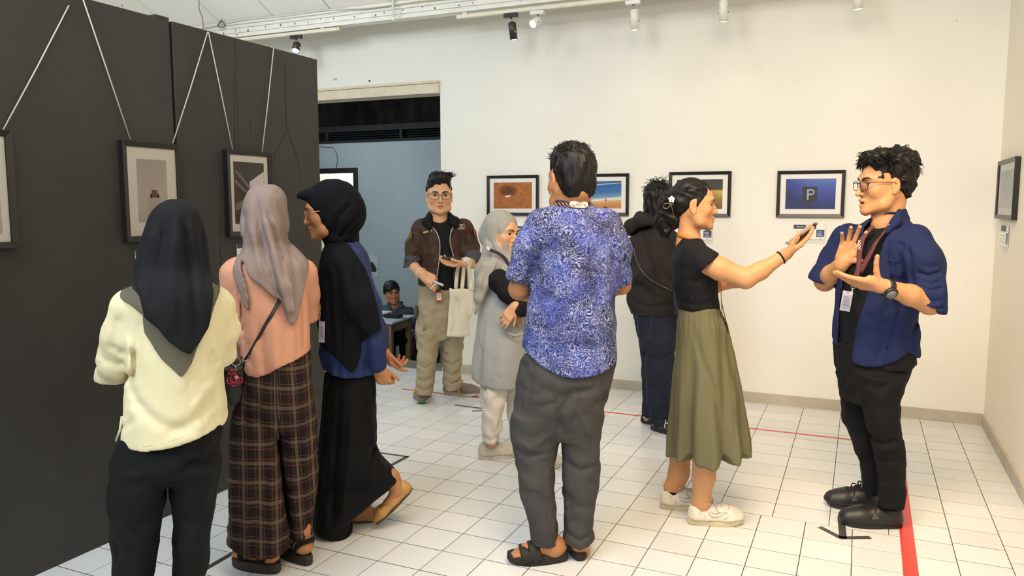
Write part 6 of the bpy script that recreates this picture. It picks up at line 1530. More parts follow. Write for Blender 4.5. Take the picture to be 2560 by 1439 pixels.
# ---------------------------------------------------------------- girl with the grey hijab and jumper dress
m_hij_g = cloth('hijab_grey', '9b9790', vary=.06, weave=.1); m_dress = cloth('dress_grey', 'a3a5a4', vary=.05, weave=.12); m_white_tr = cloth('trousers_white', 'd8d2c6', vary=.05, weave=.15)
def girl_grey():
    p = Person('young woman in grey hijab and grey jumper dress, half hidden by the batik shirt', 1252, 1142); R = p.ring; ln = p.line; k = .98
    B = SDF(); H = Head(p.P(1256, 582, 0), 50, 5, -4, k).build(B, ears=False); nk = p.P(1258, 650, 0); B.cap(H.p(0, -.02, -.06), nk, .05, .055, k=.03)
    sn, sf = p.P(1250, 700, -.13), p.P(1275, 700, .14); el = p.P(1310, 772, -.15); wr = p.P(1284, 768, -.25)
    under(B, nk, p.P(1255, 870, 0), (sn, sf), .88, (p.P(1235, 1020, -.05), p.P(1293, 1020, .10)), (p.P(1228, 1110, -.06), p.P(1300, 1118, .12)))
    B.chain([sn, el], [.04, .038], k=.02); wr = p.P(1288, 765, -.20); B.chain([el, wr], [.036, .027], k=.02); hand(B, wr, A3(-.62, -.12, -.78), A3(.3, .95, .0), 1, .84, curl=((14, 22, 18), (16, 24, 20), (20, 26, 22), (24, 28, 24)), thumb=(.75, .45, .4))
    B.chain([sf, p.P(1330, 760, .12), p.P(1320, 770, -.03)], [.04, .038, .03], k=.02); hand(B, p.P(1320, 772, -.04), A3(-.6, -.6, -.2), A3(.2, .2, -.9), -1, .9, curl=((40, 40, 30),) * 4)
    p.put('body', B, m_skin3, .0095, [H.fine(), fin(wr + A3(-.04, 0, -.06), .12)], .0034, tint=H.tint); H.eyes(p, (.0, 0)); H.brows(p, .004)
    # hijab: cap + drape; opening for the face
    Q = SDF(); Q.ell(H.p(0, -.022, .032), (.09 * k, .112 * k, .102 * k), H.M, k=.03).ell(H.p(0, -.02, -.055), (.084 * k, .098 * k, .085 * k), H.M, k=.04); Q.ell(H.p(0, -.115, -.02), (.05, .045, .06), H.M, k=.05)
    Q.ell(H.p(0, .105, -.022), (.060 * k, .10 * k, .094 * k), H.M, k=.012, mode='-')
    Q.loft([R(612, 1218, 1284, .16, 0), R(632, 1217, 1288, .18), R(655, 1208, 1290, .24), R(690, 1203, 1300, .31, .02), R(715, 1200, 1300, .33, .03)], k=.04)
    Q.poly(ln([(1190, 720), (1218, 735), (1240, 690), (1268, 690), (1300, 712), (1330, 900), (1180, 900)]), -.4, .4, k=.006)
    Q.chain(ln([(1222, 670, -.10), (1208, 705, -.12), (1197, 745, -.12), (1188, 785, -.11)]), [.05, .036, .024, .006], k=.03); Q.chain(ln([(1232, 620, .0), (1214, 680, .0), (1200, 740, .0)]), [.05, .06, .04], k=.03)
    for pts, w, a in (([(1262, 560), (1268, 610), (1282, 650)], .008, -.005), ([(1240, 545), (1246, 600), (1270, 650)], .01, .005), ([(1218, 590), (1235, 625), (1262, 660)], .012, .006), ([(1228, 630), (1216, 680), (1200, 740)], .008, .006), ([(1245, 640), (1228, 680), (1206, 745)], .008, -.006), ([(1262, 650), (1245, 680), (1222, 710)], .01, .006)): Q.fold.append(f_crease(ln(pts), w, a, 1, .05))
    Q.fold.append(f_noise(.002, .09, seed=5)); p.put('hijab', Q, m_hij_g, .0062)
    g = MB(); g.tube(smooth_line(ln([(1217, 620, -.085), (1232, 627, -.115), (1248, 634, -.125), (1264, 648, -.115), (1276, 672, -.10)]), 4), 1, 6, flat=(.009, .002), up=(.2, 0, 1)); lo = p.mb('lanyard', g, m_ly_dark); g = MB(); g.tube(ln([(1216, 619, -.09), (1224, 624, -.112)]), 1, 6, flat=(.011, .004), up=(.2, 0, 1)); p.mb('lanyard_label', g, mat('label_cream', 'd8d2c0', .5), lo)
    # black sleeve
    A_ = SDF(); A_.chain([p.P(1246, 700, -.12), p.P(1272, 728, -.15), p.P(1308, 768, -.16)], [.066, .06, .05], k=.03); A_.chain([p.P(1308, 768, -.16), p.P(1294, 771, -.19)], [.05, .04], k=.02); A_.fold = [f_crease(ln([(1280, 735), (1296, 745), (1306, 735)]), .01, .006, 1, 0), f_noise(.003, .08, seed=3)]
    p.put('sleeve', A_, m_tee, .0085); A_ = SDF().chain([p.P(1285, 700, .14), p.P(1325, 755, .12)], [.055, .05], k=.02); p.put('sleeve', A_, m_tee, .0095)
    D = SDF(); D.loft([R(660, 1225, 1300, .22, .02), R(690, 1210, 1312, .28, .02), R(740, 1202, 1315, .29, .02), R(800, 1192, 1318, .30, .02), R(860, 1186, 1320, .33, .02), R(920, 1181, 1312, .36, .02), R(1010, 1178, 1300, .38, .02)], k=.03)
    D.hem(p, dy=-.15, pts=[(1165, 955), (1178, 957), (1196, 967), (1240, 974), (1320, 979)])
    z1, z2 = p.P(1250, 970)[2], p.P(1250, 760)[2]; D.fold = [f_radial(6, [(z1, .009), (z2, .002)], p.P(1250, 900)[0], .02, 1.2), f_noise(.003, .14, (1, 1, .6), 2)]
    for pts, w, a in (([(1262, 826), (1272, 834), (1290, 838), (1310, 832)], .004, .008), ([(1290, 795), (1302, 815), (1311, 840)], .006, .006), ([(1212, 790), (1205, 880), (1198, 960)], .012, .005)): D.fold.append(f_crease(ln(pts), w, a, 1, .0))
    do = p.put('dress', D, m_dress, .0082)
    g = MB(); g.tube(smooth_line(ln([(1263, 824, -.15), (1272, 833, -.158), (1290, 838, -.158), (1311, 831, -.145)]), 4), 1, 6, flat=(.007, .003), up=(0, 0, 1)); p.mb('pocket', g, m_dress, do)
    W_ = SDF(); W_.loft([R(940, 1202, 1272, .2, -.04), R(1000, 1203, 1262, .18, -.05), R(1050, 1202, 1254, .155, -.06), R(1085, 1204, 1250, .145, -.06), R(1106, 1207, 1247, .14, -.06)], k=.02); W_.loft([R(940, 1260, 1318, .2, .1), R(1040, 1268, 1322, .17, .1), R(1118, 1280, 1318, .14, .12)], k=.02)
    W_.fold = [f_noise(.005, .09, (1, 1, 1.2), 5), f_crease(ln([(1205, 1076), (1230, 1084), (1250, 1074)]), .008, .007, 1, .1), f_crease(ln([(1206, 1094), (1226, 1099), (1247, 1093)]), .006, .006, 1, .1)]; p.put('trousers', W_, m_white_tr, .0085)
    mg, ms = mat('shoe_beige', 'c4bcae', .75, vary=.12, vscale=30, bump=.2, bscale=300), mat('sole_beige', 'cfc7b9', .6, vary=.1)
    for h, t in ((p.G(1196, 1147), p.G(1296, 1138)), (p.G(1312, 1168), p.G(1405, 1166))): shoe(p, h, t, .092, mg, ms, 'sneaker', .03, .10, lace=mat('lace_white', 'd9d4c6', .8))
    return p
m_ly_dark = mat('lanyard_dark', '2c2434', .7)
girl_grey()
# ---------------------------------------------------------------- man in the brown jacket by the doorway
def man_jacket():
    p = Person('young man in open brown jacket, glasses and khaki trousers, standing before the doorway', 1090, 1006); R = p.ring; ln = p.line; k = 1.12
    m_jk = cloth('jacket_brown', '3c2a22', vary=.1, rough=.6, weave=.12); m_fur = cloth('collar_pile', '0f0e0e', weave=.4, wsc=180); m_cuff = cloth('cuff_lining', '46464a', vary=.06); m_kh = cloth('trousers_khaki', '9d8f75', vary=.08, weave=.2)
    rings = [R(543, 1074, 1126, .13, 0), R(554, 1052, 1148, .19), R(568, 1040, 1168, .24), R(600, 1040, 1172, .27), R(640, 1045, 1172, .28), R(680, 1046, 1173, .28), R(740, 1045, 1172, .27)]
    T = SDF(); T.loft([(z, x, y, a - .014, b - .012) for z, x, y, a, b in rings], k=.03); T.cut(p, (1000, 721), (1200, 721), 'below'); T.plane(p.P(1098, 549, -.03), (0, -.5, .9)); T.fold = [f_noise(.003, .12)]; p.put('tee_shirt', T, m_tee, .010)
    S = SDF(); S.loft(rings, k=.03)
    A_ = SDF().chain([p.P(1054, 572, -.0), p.P(1036, 615, -.02), p.P(1031, 655, -.05), p.P(1030, 680, -.06)], [.078, .068, .058, .055], k=.03); A_.cut(p, (1014, 656), (1050, 640), 'below', dy=-.05)
    C_ = SDF().chain([p.P(1160, 572, -.0), p.P(1177, 615, -.02), p.P(1181, 650, -.07), p.P(1180, 680, -.08)], [.078, .064, .052, .05], k=.03); C_.cut(p, (1164, 628), (1198, 630), 'below', dy=-.06)
    S.group(A_, .025).group(C_, .025); S.poly(ln([(1072, 538), (1128, 538), (1139, 556), (1126, 576), (1122, 602), (1128, 630), (1134, 655), (1133, 740), (1092, 740), (1097, 680), (1102, 640), (1102, 605), (1094, 580), (1074, 557)], -.13), -.5, .0, k=.005)
    S.hem(p, dy=-.13, pts=[(1030, 717), (1180, 719)])
    for pts, w, a in (([(1062, 590), (1070, 640), (1060, 700)], .014, .006), ([(1150, 590), (1152, 640), (1158, 700)], .014, .006), ([(1080, 610), (1085, 660), (1078, 705)], .012, -.005), ([(1024, 630), (1036, 638), (1050, 630)], .01, .007), ([(1166, 612), (1180, 620), (1192, 612)], .01, .007), ([(1050, 640), (1056, 600), (1050, 575)], .008, .006), ([(1170, 640), (1164, 600), (1168, 575)], .008, .006)): S.fold.append(f_crease(ln(pts), w, a, 1, .05))
    S.fold.append(f_noise(.004, .14, seed=4)); jo = p.put('jacket', S, m_jk, .0095)
    for a, b, r0, l1 in ((p.P(1034, 638, -.04), p.P(1029, 672, -.055), .066, ((1015, 668), (1050, 652))), (p.P(1181, 625, -.05), p.P(1180, 665, -.085), .068, ((1164, 664), (1200, 652)))):
        U = SDF().cap(a, b + (b - a) * .4, r0, r0 * .93); U.plane(a + (b - a) * .12, a - b); U.cut(p, l1[0], l1[1], 'below', dy=-.05); p.put('cuff', U, m_cuff, .009)
    C = SDF().chain(ln([(1074, 566, -.12), (1068, 555, -.08), (1078, 540, .02), (1098, 536, .06), (1120, 540, .02), (1136, 553, -.08), (1140, 563, -.115)]), [.022, .034, .03, .03, .03, .034, .022], k=.02); C.poly(ln([(1081, 500), (1118, 500), (1124, 580), (1086, 580)], -.1), -.4, -.01, k=.004); C.fold = [f_noise(.003, .03)]; p.put('collar', C, m_fur, .008)
    g = MB()
    for pts in ([(1075, 557), (1094, 580), (1102, 605), (1102, 640), (1097, 680), (1092, 714)], [(1138, 556), (1126, 576), (1122, 602), (1128, 630), (1134, 657)]):
        gg = MB(); gg.tube(smooth_line([q + A3(0, -.004, 0) for q in lay(p, jo, [(u + (-3 if u < 1110 else 3), v) for u, v in pts], .002)], 5), .0042, 6); p.mb('zipper', gg, mat('zip_grey', 'a9a3a0', .4, .4), jo)
    def patch(pts, m, nm, lift=.003):
        g = MB(); P = lay(p, jo, pts, lift); g.add(P, [tuple(range(len(P)))]); return p.mb(nm, g, m, jo)
    mo, mdk, mye, mwh = mat('patch_orange', 'c9784a', .7), mat('patch_dark', '2a1d18', .8), mat('patch_yellow', 'b8a468', .7, vary=.3, vscale=200), mat('patch_white', 'd9d4cc', .7)
    patch([(1057, 580), (1081, 572), (1081, 577), (1059, 583)], mye, 'patch'); patch([(1022, 584), (1030, 582), (1029, 597), (1022, 596)], mye, 'patch')
    pt = [(1142, 563), (1150, 560), (1161, 560), (1162, 572), (1146, 574), (1141, 569)]; cx, cy = 1152, 567
    po = patch(pt, mo, 'patch', .003); g = MB(); P = lay(p, jo, [(cx + (u - cx) * .86, cy + (v - cy) * .78) for u, v in pt], .004); g.add(P, [tuple(range(6))]); p.mb('patch_field', g, mdk, po); g = MB(); c = lay(p, jo, [(1146, 571)], .006)[0]; text_mb(g, 'Ga', .022, c + A3(.008, -.001, .014), (1, 0, 0), (0, 0, 1), .001); text_mb(g, 'ndhuk', .017, c + A3(-.002, -.001, -.001), (1, 0, 0), (0, 0, 1), .001); p.mb('lettering', g, mwh, po)
    patch([(1185, 572), (1190, 575), (1193, 588), (1189, 592), (1185, 585)], mat('patch_red', 'c4552f', .7), 'patch')
    # body
    B = SDF(); H = Head(p.P(1098, 488, 0), 4, 2, 0, k, 1.05).build(B); nk = p.P(1098, 556, .0); B.cap(H.p(0, -.02, -.06), nk, .062, .062, k=.03)
    sl, el, wl = p.P(1052, 580, 0), p.P(1031, 655, -.06), p.P(1054, 684, -.22); sr, er, wr = p.P(1158, 580, 0), p.P(1181, 657, -.075), p.P(1164, 656, -.26)
    under(B, nk, p.P(1100, 735, 0), (sl, sr), .92, (p.P(1068, 860, -.03), p.P(1130, 860, .03)), (p.P(1062, 965, -.03), p.P(1126, 955, .05)))
    B.chain([sl, el + A3(0, 0, -.02), wl], [.045, .038, .033], k=.02); B.chain([sr, er, wr], [.045, .038, .033], k=.02)
    hand(B, wl, A3(.80, -.30, -.42), A3(.1, .75, -.6), -1, 1.12, curl=((40, 50, 25), (48, 52, 28), (52, 55, 30), (55, 55, 30)), thumb=(.92, .22, .25), tcurl=8)
    hand(B, wr, A3(-.97, -.2, -.05), A3(-.05, -.35, .93), -1, 1.12, curl=((14, 18, 12), (16, 20, 14), (18, 22, 16), (20, 24, 18)), thumb=(.8, .35, .5), tcurl=4)
    p.put('body', B, m_skin3, .011, [H.fine(), fin(wl + A3(.06, -.03, -.05), .12), fin(wr + A3(-.1, -.02, 0), .12)], .0036, tint=H.tint); H.eyes(p); H.brows(p, .0042); H.glasses(p, '6a5f58', 1.1, .019)
    Q = SDF(); Q.ell(H.p(0, -.022, .05), (.082 * k * 1.04, .102 * k, .092 * k), H.M, k=.02).ell(H.p(.01, .02, .115), (.07 * k, .075 * k, .035 * k), H.M, k=.03); Q.ell(H.p(-.03, .05, .10), (.035 * k, .04 * k, .03 * k), H.M, k=.03); Q.ell(H.p(0, .108, -.002), (.085 * k, .07 * k, .082 * k), H.M, k=.012, mode='-'); Q.plane(H.p(0, -.02, -.04), -H.u)
    for q in (-1, 1): Q.ell(H.p(q * .095, .0, -.03), (.034 * k, .04 * k, .05 * k), H.M, k=.012, mode='-')
    Q.fold = [f_noise(.005, .045, seed=3)]; ho = p.put('hair', Q, m_hair, .007)
    def roots(rg):
        a = rg.uniform(-1.4, 1.4); return np.array([.065 * math.sin(a), .06 * math.cos(a) + .005, .105 + .02 * math.cos(a)]), np.array([.5, .2, .8]) + rg.normal(size=3) * .35, np.array([.8, -.4, .1]) + rg.normal(size=3) * .3
    hair_locks(p, ho, H, 150, .0026, roots, .05, seed=3, wave=.006)
    # trousers and shoes
    J = SDF(); J.loft([R(706, 1047, 1162, .25, 0), R(760, 1042, 1163, .26), R(810, 1040, 1160, .25), R(845, 1042, 1158, .18)], k=.03); J.loft([R(820, 1041, 1104, .21, -.03), R(880, 1043, 1095, .19, -.04), R(940, 1041, 1087, .17, -.04), R(975, 1039, 1084, .17, -.04), R(984, 1040, 1082, .165, -.04)], k=.02); J.loft([R(820, 1096, 1160, .21, .03), R(870, 1104, 1158, .19, .03), R(930, 1106, 1152, .17, .04), R(958, 1107, 1153, .17, .04), R(972, 1110, 1150, .165, .04)], k=.02)
    for pts, w, a in (([(1050, 770), (1062, 820), (1058, 870)], .014, .007), ([(1048, 905), (1062, 912), (1085, 900)], .01, .009), ([(1044, 935), (1060, 945), (1084, 935)], .01, .01), ([(1042, 958), (1060, 968), (1083, 958)], .008, .01), ([(1108, 900), (1130, 910), (1152, 895)], .01, .009), ([(1108, 925), (1130, 935), (1152, 925)], .01, .01), ([(1110, 948), (1130, 956), (1152, 946)], .008, .01), ([(1090, 760), (1085, 800), (1100, 830)], .014, .008), ([(1150, 770), (1130, 800), (1110, 820)], .014, .007), ([(1048, 730), (1044, 765), (1042, 800)], .006, .006)): J.fold.append(f_crease(ln(pts), w, a, 1, .05))
    J.fold.append(f_noise(.004, .11, seed=6)); jn = p.put('trousers', J, m_kh, .0095)
    g = MB(); g.ball(p.P(1040, 778, -.03), (.018, .05, .05), 10, 8); p.mb('pocket_flap', g, mat('pocket_dark', '4b443a', .8), jn)
    mu, ms, mlc = mat('shoe_mauve', '7c6a66', .7, vary=.1, vscale=20), mat('sole_pale', 'cfc3ae', .6), mat('lace_yellow', 'd9a414', .6)
    for i, (h, t) in enumerate(((p.G(1060, 972), p.G(1054, 1011)), (p.G(1108, 982), p.G(1200, 990)))):
        f = nrm(t - h); t2 = h + f * .30 if i == 0 else t; h2 = t - f * .30 if i == 0 else h; so, q = shoe(p, h2 if i == 0 else h, t, .118, mu, ms, 'sneaker', .034, .11, lace=mlc, nlace=3)
        bv = bvh_of(so); on = lambda x, y, l=.002: cast(bv, q(x, y, .25), A3(0, 0, -1), l); g = MB(); xs, ys = np.linspace(.44, .74, 6), (-.13, 0, .13)
        g.patch([[on(x, y) for y in ys] for x in xs]); tg = p.mb('tongue_label', g, mat('label_white', 'dcd9d2', .5), so)
        for s in (-1, 1):
            gg = MB(); x0 = .36; gg.tube(smooth_line([on(x0, s * .05) + A3(0, 0, .01), on(x0 + .05, s * .25) + A3(0, 0, .012), on(x0 + .12, s * .36) + A3(0, 0, .006), q(x0 + .15, s * .52, .06), q(x0 + .18, s * .56, .02)], 4), 1, 6, flat=(.011, .004), up=(0, 0, 1)); p.mb('lace_loop', gg, mlc, so)
        if i == 0:
            g = MB(); gx = nrm(np.cross(f, A3(0, 0, 1)));
            for n_, ch in enumerate('EX'): text_mb(g, ch, .042, on(.67 - n_ * .115, .1 , .003) , -gx if False else nrm(np.cross(A3(0, 0, 1), f)) * 0 + gx * -1, f * -1 + A3(0, 0, .25), .001)
            p.mb('lettering', g, mat('print_dark', '2b2722', .5), tg)
            g = MB(); g.ball(q(.985, 0, .024), (.03, .014, .016), 10, 6); p.mb('toe_cap', g, mat('rubber_green', '2f6b4c', .6), so)
        else:
            g = MB(); g.ball(q(.2, -.46, .05), (.035, .008, .022), 10, 6); p.mb('heel_panel', g, mat('panel_teal', '7f948f', .6), so)
    g = MB(); ax_ = nrm(wl - el); c = wl - ax_ * .01; ux = nrm(np.cross(ax_, A3(0, 1, 0))); uy = np.cross(ax_, ux); g.tube([c + (ux * math.cos(t) + uy * math.sin(t)) * .0375 for t in np.linspace(0, 2 * PI, 25)[:-1]], .0045, 8, closed=True); p.mb('bracelet', g, mat('bracelet_pale', 'd9c29a', .5))
    ax_ = nrm(wr - er); c = wr - ax_ * .015; ux = nrm(np.cross(ax_, A3(0, 0, 1))); uy = np.cross(ax_, ux); g = MB(); g.tube([c + (ux * math.cos(t) + uy * math.sin(t)) * .038 for t in np.linspace(0, 2 * PI, 25)[:-1]], 1, 8, flat=(.010, .003), up=ax_, closed=True); p.mb('watch_strap', g, mat('strap_white', 'd8d6d0', .5))
    # badge on the belt
    g = MB(); g.tube(ln([(1092, 716, -.15), (1097, 728, -.16)]), 1, 6, flat=(.02, .003), up=(1, 0, 0)); lo = p.mb('badge_ribbon', g, mat('ribbon_green', '35483c', .7))
    badge(p, p.P(1097.5, 740, -.17), .042, .072, mat('badge_paper', 'ddd3cf', .5), lo, m_edge=mat('badge_red', 'b4302a', .4))
    # held things
    hp = wr + A3(-.10, -.02, .03); t = thing('phone', 'dark phone lying in the palm of the man in the brown jacket', 'phone', tuple(p.W(hp)), p.root.rotation_euler[2]); MB().box((-.07, -.036, .004), (.07, .036, .013)).build('case', mat('phone_dark', '2a2523', .3), t, bevel=.004)
    hv = wl + nrm(A3(.80, -.30, -.42)) * .135 + A3(.0, -.02, .0); t = thing('vape_pen', 'small pale grey pen held by the man in the brown jacket', 'pen', tuple(p.W(hv)), p.root.rotation_euler[2]); MB().tube([(-.035, 0, .012), (.03, -.005, -.014), (.042, -.006, -.019)], [.008, .0095, .009], 10).build('body', mat('pen_pale', 'b9b7c0', .35), t); MB().tube([(-.01, 0, .0), (-.05, .0, -.045)], .0035, 6).build('string', m_white, t)
    o = p.P(1150, 780, -.20); t = thing('tote_bag', 'cream canvas tote bag hanging from the arm of the man in the brown jacket', 'bag', tuple(p.W(o)), p.root.rotation_euler[2]); m_tote = cloth('canvas_cream', 'd3cbb6', vary=.05, weave=.2)
    s = SDF(); qq = [x - o for x in ln([(1123, 720), (1150, 724), (1182, 726), (1184, 790), (1182, 842), (1150, 842), (1119, 836), (1122, 770)], -.20)]; s.poly(qq, -.03, .03, k=.02, mode='+'); s.fold = [f_noise(.008, .12, (1, 1, .5), 2), f_crease([x - o for x in ln([(1140, 735), (1138, 790), (1130, 830)])], .02, .012), f_crease([x - o for x in ln([(1168, 740), (1172, 800), (1176, 835)])], .02, .012)]; V, F = s.mesh(.009); link('body', np_mesh('body', V, F), m_tote, t)
    for dy, us in ((-.055, ((1155, 722), (1158, 690), (1160, 655), (1164, 645), (1170, 655), (1176, 700), (1178, 726))), (.035, ((1140, 722), (1141, 700), (1146, 668), (1156, 650), (1165, 650), (1172, 680), (1174, 725)))):
        g = MB(); g.tube(smooth_line([p.P(u, v, -.20 + dy * (1.0 if j in (2, 3, 4) else .5)) - o + A3(0, (-.035 if dy < 0 else .02) * (1 if 1 < j < 5 else 0), 0) for j, (u, v) in enumerate(us)], 5), 1, 8, flat=(.014, .0025), up=(.97, 0, .2)); g.build('strap', m_tote, t)
    return p
man_jacket()

# ---------------------------------------------------------------- woman in the black hijab and navy blouse, walking to the left
m_hij_k = cloth('hijab_black', '0c0d12', vary=.15, weave=.12, spec=.15); m_blouse = cloth('blouse_navy', '27335c', vary=.08, weave=.18); m_skirt_k = cloth('skirt_black', '0a0a0b', vary=.2, rough=.8, weave=.12, spec=.2)
def woman_navy():
    p = Person('woman in black hijab, navy blouse and long black skirt stepping left, tan flat shoes', 865, 1322); R = p.ring; ln = p.line; k = .99
    B = SDF(); H = Head(p.P(822, 527, .0), -93, 9, 0, k).build(B, ears=False); nk = p.P(848, 625, 0); B.cap(H.p(0, -.02, -.06), nk, .05, .055, k=.03)
    sn, sf = p.P(868, 660, -.13), p.P(862, 660, .13); en, wn_ = p.P(925, 800, -.16), p.P(945, 918, -.13); ef, wf = p.P(928, 790, .14), p.P(957, 872, .10)
    under(B, nk, p.P(872, 930, 0), (sn, sf), .88, (p.P(880, 1120, -.06), p.P(862, 1120, .06)), (p.P(985, 1212, -.03), p.P(905, 1265, .08)))
    B.chain([sn, en, wn_], [.04, .036, .025], k=.02); B.chain([sf, ef, wf], [.04, .036, .025], k=.02)
    hand(B, wn_, A3(.35, .1, -.93), A3(.3, .9, .2), 1, .85, curl=((50, 60, 35), (55, 60, 35), (58, 60, 35), (60, 60, 35)), thumb=(.8, .45, .35))
    hand(B, wf, A3(.45, -.1, -.85), A3(.9, .1, .4), 1, .9, curl=((25, 15, 10), (45, 45, 25), (50, 50, 30), (55, 50, 30)), thumb=(.9, .3, .3))
    hR, tR = p.P(1034, 1222, -.03), p.P(941, 1310, -.03); tR[2] = max(tR[2], .004); fR = nrm(tR - hR); uR = nrm(A3(-.68, 0, .72)); B.chain([p.P(980, 1190, -.03), hR + fR * .05 + uR * .05, hR + fR * .13 + uR * .025, hR + fR * .19 + uR * .02], [.036, .03, .028, .022], k=.02)
    hL, tL = p.G(941, 1303), p.G(835, 1300); B.chain([p.P(905, 1262, .08), hL + A3(-.05, 0, .06), hL + A3(-.12, 0, .04)], [.034, .03, .026], k=.02)
    p.put('body', B, m_skin2, .0095, [(H.c - .14, H.c + .14), fin(wn_ + A3(.02, 0, -.07), .1), fin(wf + A3(.04, 0, -.06), .1)], .0032, tint=H.tint); H.eyes(p); H.brows(p, .004); H.glasses(p, 'b98a78', 1.05, .02, .4)
    Q = SDF(); Q.ell(H.p(0, -.025, .035), (.094 * k, .118 * k, .105 * k), H.M, k=.03).ell(H.p(0, -.07, -.02), (.09 * k, .092 * k, .10 * k), H.M, k=.04).ell(H.p(0, -.02, -.06), (.082 * k, .09 * k, .08 * k), H.M, k=.04); Q.ell(H.p(0, .07, .082), (.06, .055, .028), H.M, k=.02); Q.ell(H.p(0, .112, -.028), (.066 * k, .082 * k, .098 * k), H.M, k=.010, mode='-'); Q.poly(ln([(755, 490), (772, 486), (805, 606), (740, 610)]), -.5, .5, k=.02) if False else None
    Q.loft([R(590, 806, 890, .15, 0), R(610, 812, 884, .14), R(640, 812, 880, .17)], k=.03)
    for pts, w, a in (([(880, 505), (850, 540), (830, 590)], .008, .006), ([(895, 540), (865, 570), (845, 600)], .008, .006), ([(868, 495), (835, 530), (815, 575)], .007, -.004), ([(815, 605), (850, 612), (890, 606)], .006, .008)): Q.fold.append(f_crease(ln(pts), w, a, 1, .05))
    p.put('hijab', Q, m_hij_k, .0068)
    S = SDF(); rb = [R(604, 826, 898, .13, 0), R(622, 816, 912, .24), R(650, 808, 922, .31), R(700, 804, 932, .34), R(760, 801, 940, .34), R(820, 800, 946, .34), R(880, 798, 950, .35), R(960, 799, 955, .36)]; S.loft(rb, k=.03)
    S.chain([sn, p.P(915, 760, -.17), p.P(934, 850, -.165), p.P(944, 912, -.14)], [.07, .062, .052, .038], k=.03); A_ = SDF().chain([sf, p.P(925, 770, .15), p.P(945, 830, .13), p.P(957, 872, .10)], [.065, .055, .046, .036], k=.03); A_.cut(p, (938, 879), (972, 868), 'below', dy=.1); S.hem(p, dy=-.16, pts=[(780, 900), (797, 906), (803, 930), (812, 938), (860, 946), (900, 945), (935, 941), (962, 934)]); S.group(A_, .02)
    for pts, w, a in (([(905, 800), (915, 860), (912, 930)], .014, .008), ([(850, 880), (845, 910), (850, 942)], .012, .006), ([(880, 870), (885, 910), (880, 942)], .012, .006), ([(820, 870), (818, 900), (822, 935)], .01, .005)): S.fold.append(f_crease(ln(pts), w, a, 1, .0))
    S.fold.append(f_noise(.004, .13, (1, 1, .7), 4)); p.put('blouse', S, m_blouse, .0082)
    D = SDF(); D.loft([(z, x - .002, y, a + .014, b + .018) for z, x, y, a, b in rb], k=.03); D.chain([sn, p.P(910, 755, -.175), p.P(930, 820, -.18)], [.084, .078, .066], k=.03)
    D.poly(ln([(800, 600), (862, 600), (884, 622), (908, 660), (930, 720), (948, 800), (925, 812), (905, 835), (893, 888), (880, 908), (866, 900), (840, 876), (803, 852), (790, 800), (790, 700)]), -.6, .04, k=.004, keep=True)
    for pts, w, a in (([(835, 640), (850, 720), (855, 880)], .012, .007), ([(860, 660), (875, 760), (878, 880)], .012, -.006), ([(820, 660), (825, 760), (830, 850)], .01, .006), ([(880, 650), (905, 740), (910, 800)], .012, .007)): D.fold.append(f_crease(ln(pts), w, a, 1, .0))
    D.fold.append(f_noise(.003, .1, (1, 1, .5), 7)); p.put('hijab_drape', D, m_hij_k, .0075)
    g = MB(); g.tube(ln([(801, 770, -.10), (799, 800, -.11), (803, 806, -.115)]), .0022, 6); lo = p.mb('badge_clip', g, m_met); badge(p, p.P(805, 829, -.13), .028, .092, mat('badge_face', 'a6a3b2', .4), lo, tilt=.06, face=(-.5, -.8, 0))
    K = SDF(); K.loft([R(925, 812, 940, .30, 0), R(1000, 806, 941, .32), R(1060, 801, 942, .34), R(1120, 797, 945, .36), R(1150, 795, 958, .36), R(1175, 793, 982, .34), R(1198, 790, 1004, .30), R(1215, 788, 984, .32), R(1250, 785, 930, .34), R(1290, 780, 880, .32), R(1312, 777, 876, .30), R(1325, 802, 884, .26), R(1345, 806, 885, .22)], k=.02, soft=.006)
    for pts, w, a in (([(850, 950), (840, 1100), (828, 1300)], .014, .01), ([(905, 960), (915, 1060), (935, 1150)], .016, .01), ([(880, 960), (870, 1120), (850, 1300)], .014, -.008), ([(940, 1100), (920, 1160), (870, 1260)], .016, .009), ([(825, 950), (815, 1100), (800, 1250)], .012, .008)): K.fold.append(f_crease(ln(pts), w, a, 1, .0))
    K.fold.append(f_noise(.004, .13, (1, 1, .5), 5)); p.put('skirt', K, m_skirt_k, .0085)
    mt, msl = mat('flat_tan', 'b98a4c', .5, vary=.1, vscale=16), mat('sole_brown', '4a3524', .6)
    so, q = shoe(p, hR, tR, .084, mt, msl, 'flat_shoe', .012, .062, up=uR, flat=True, sole_toe=0); g = MB(); g.tube([q(.62, -.1, .045), q(.6, 0, .05), q(.62, .1, .045)], .004, 6); g.ball(q(.6, 0, .05), .005, 8, 6); p.mb('bow', g, mt, so)
    shoe(p, hL, tL, .08, mt, msl, 'flat_shoe', .012, .06, flat=True)
    return p
woman_navy()

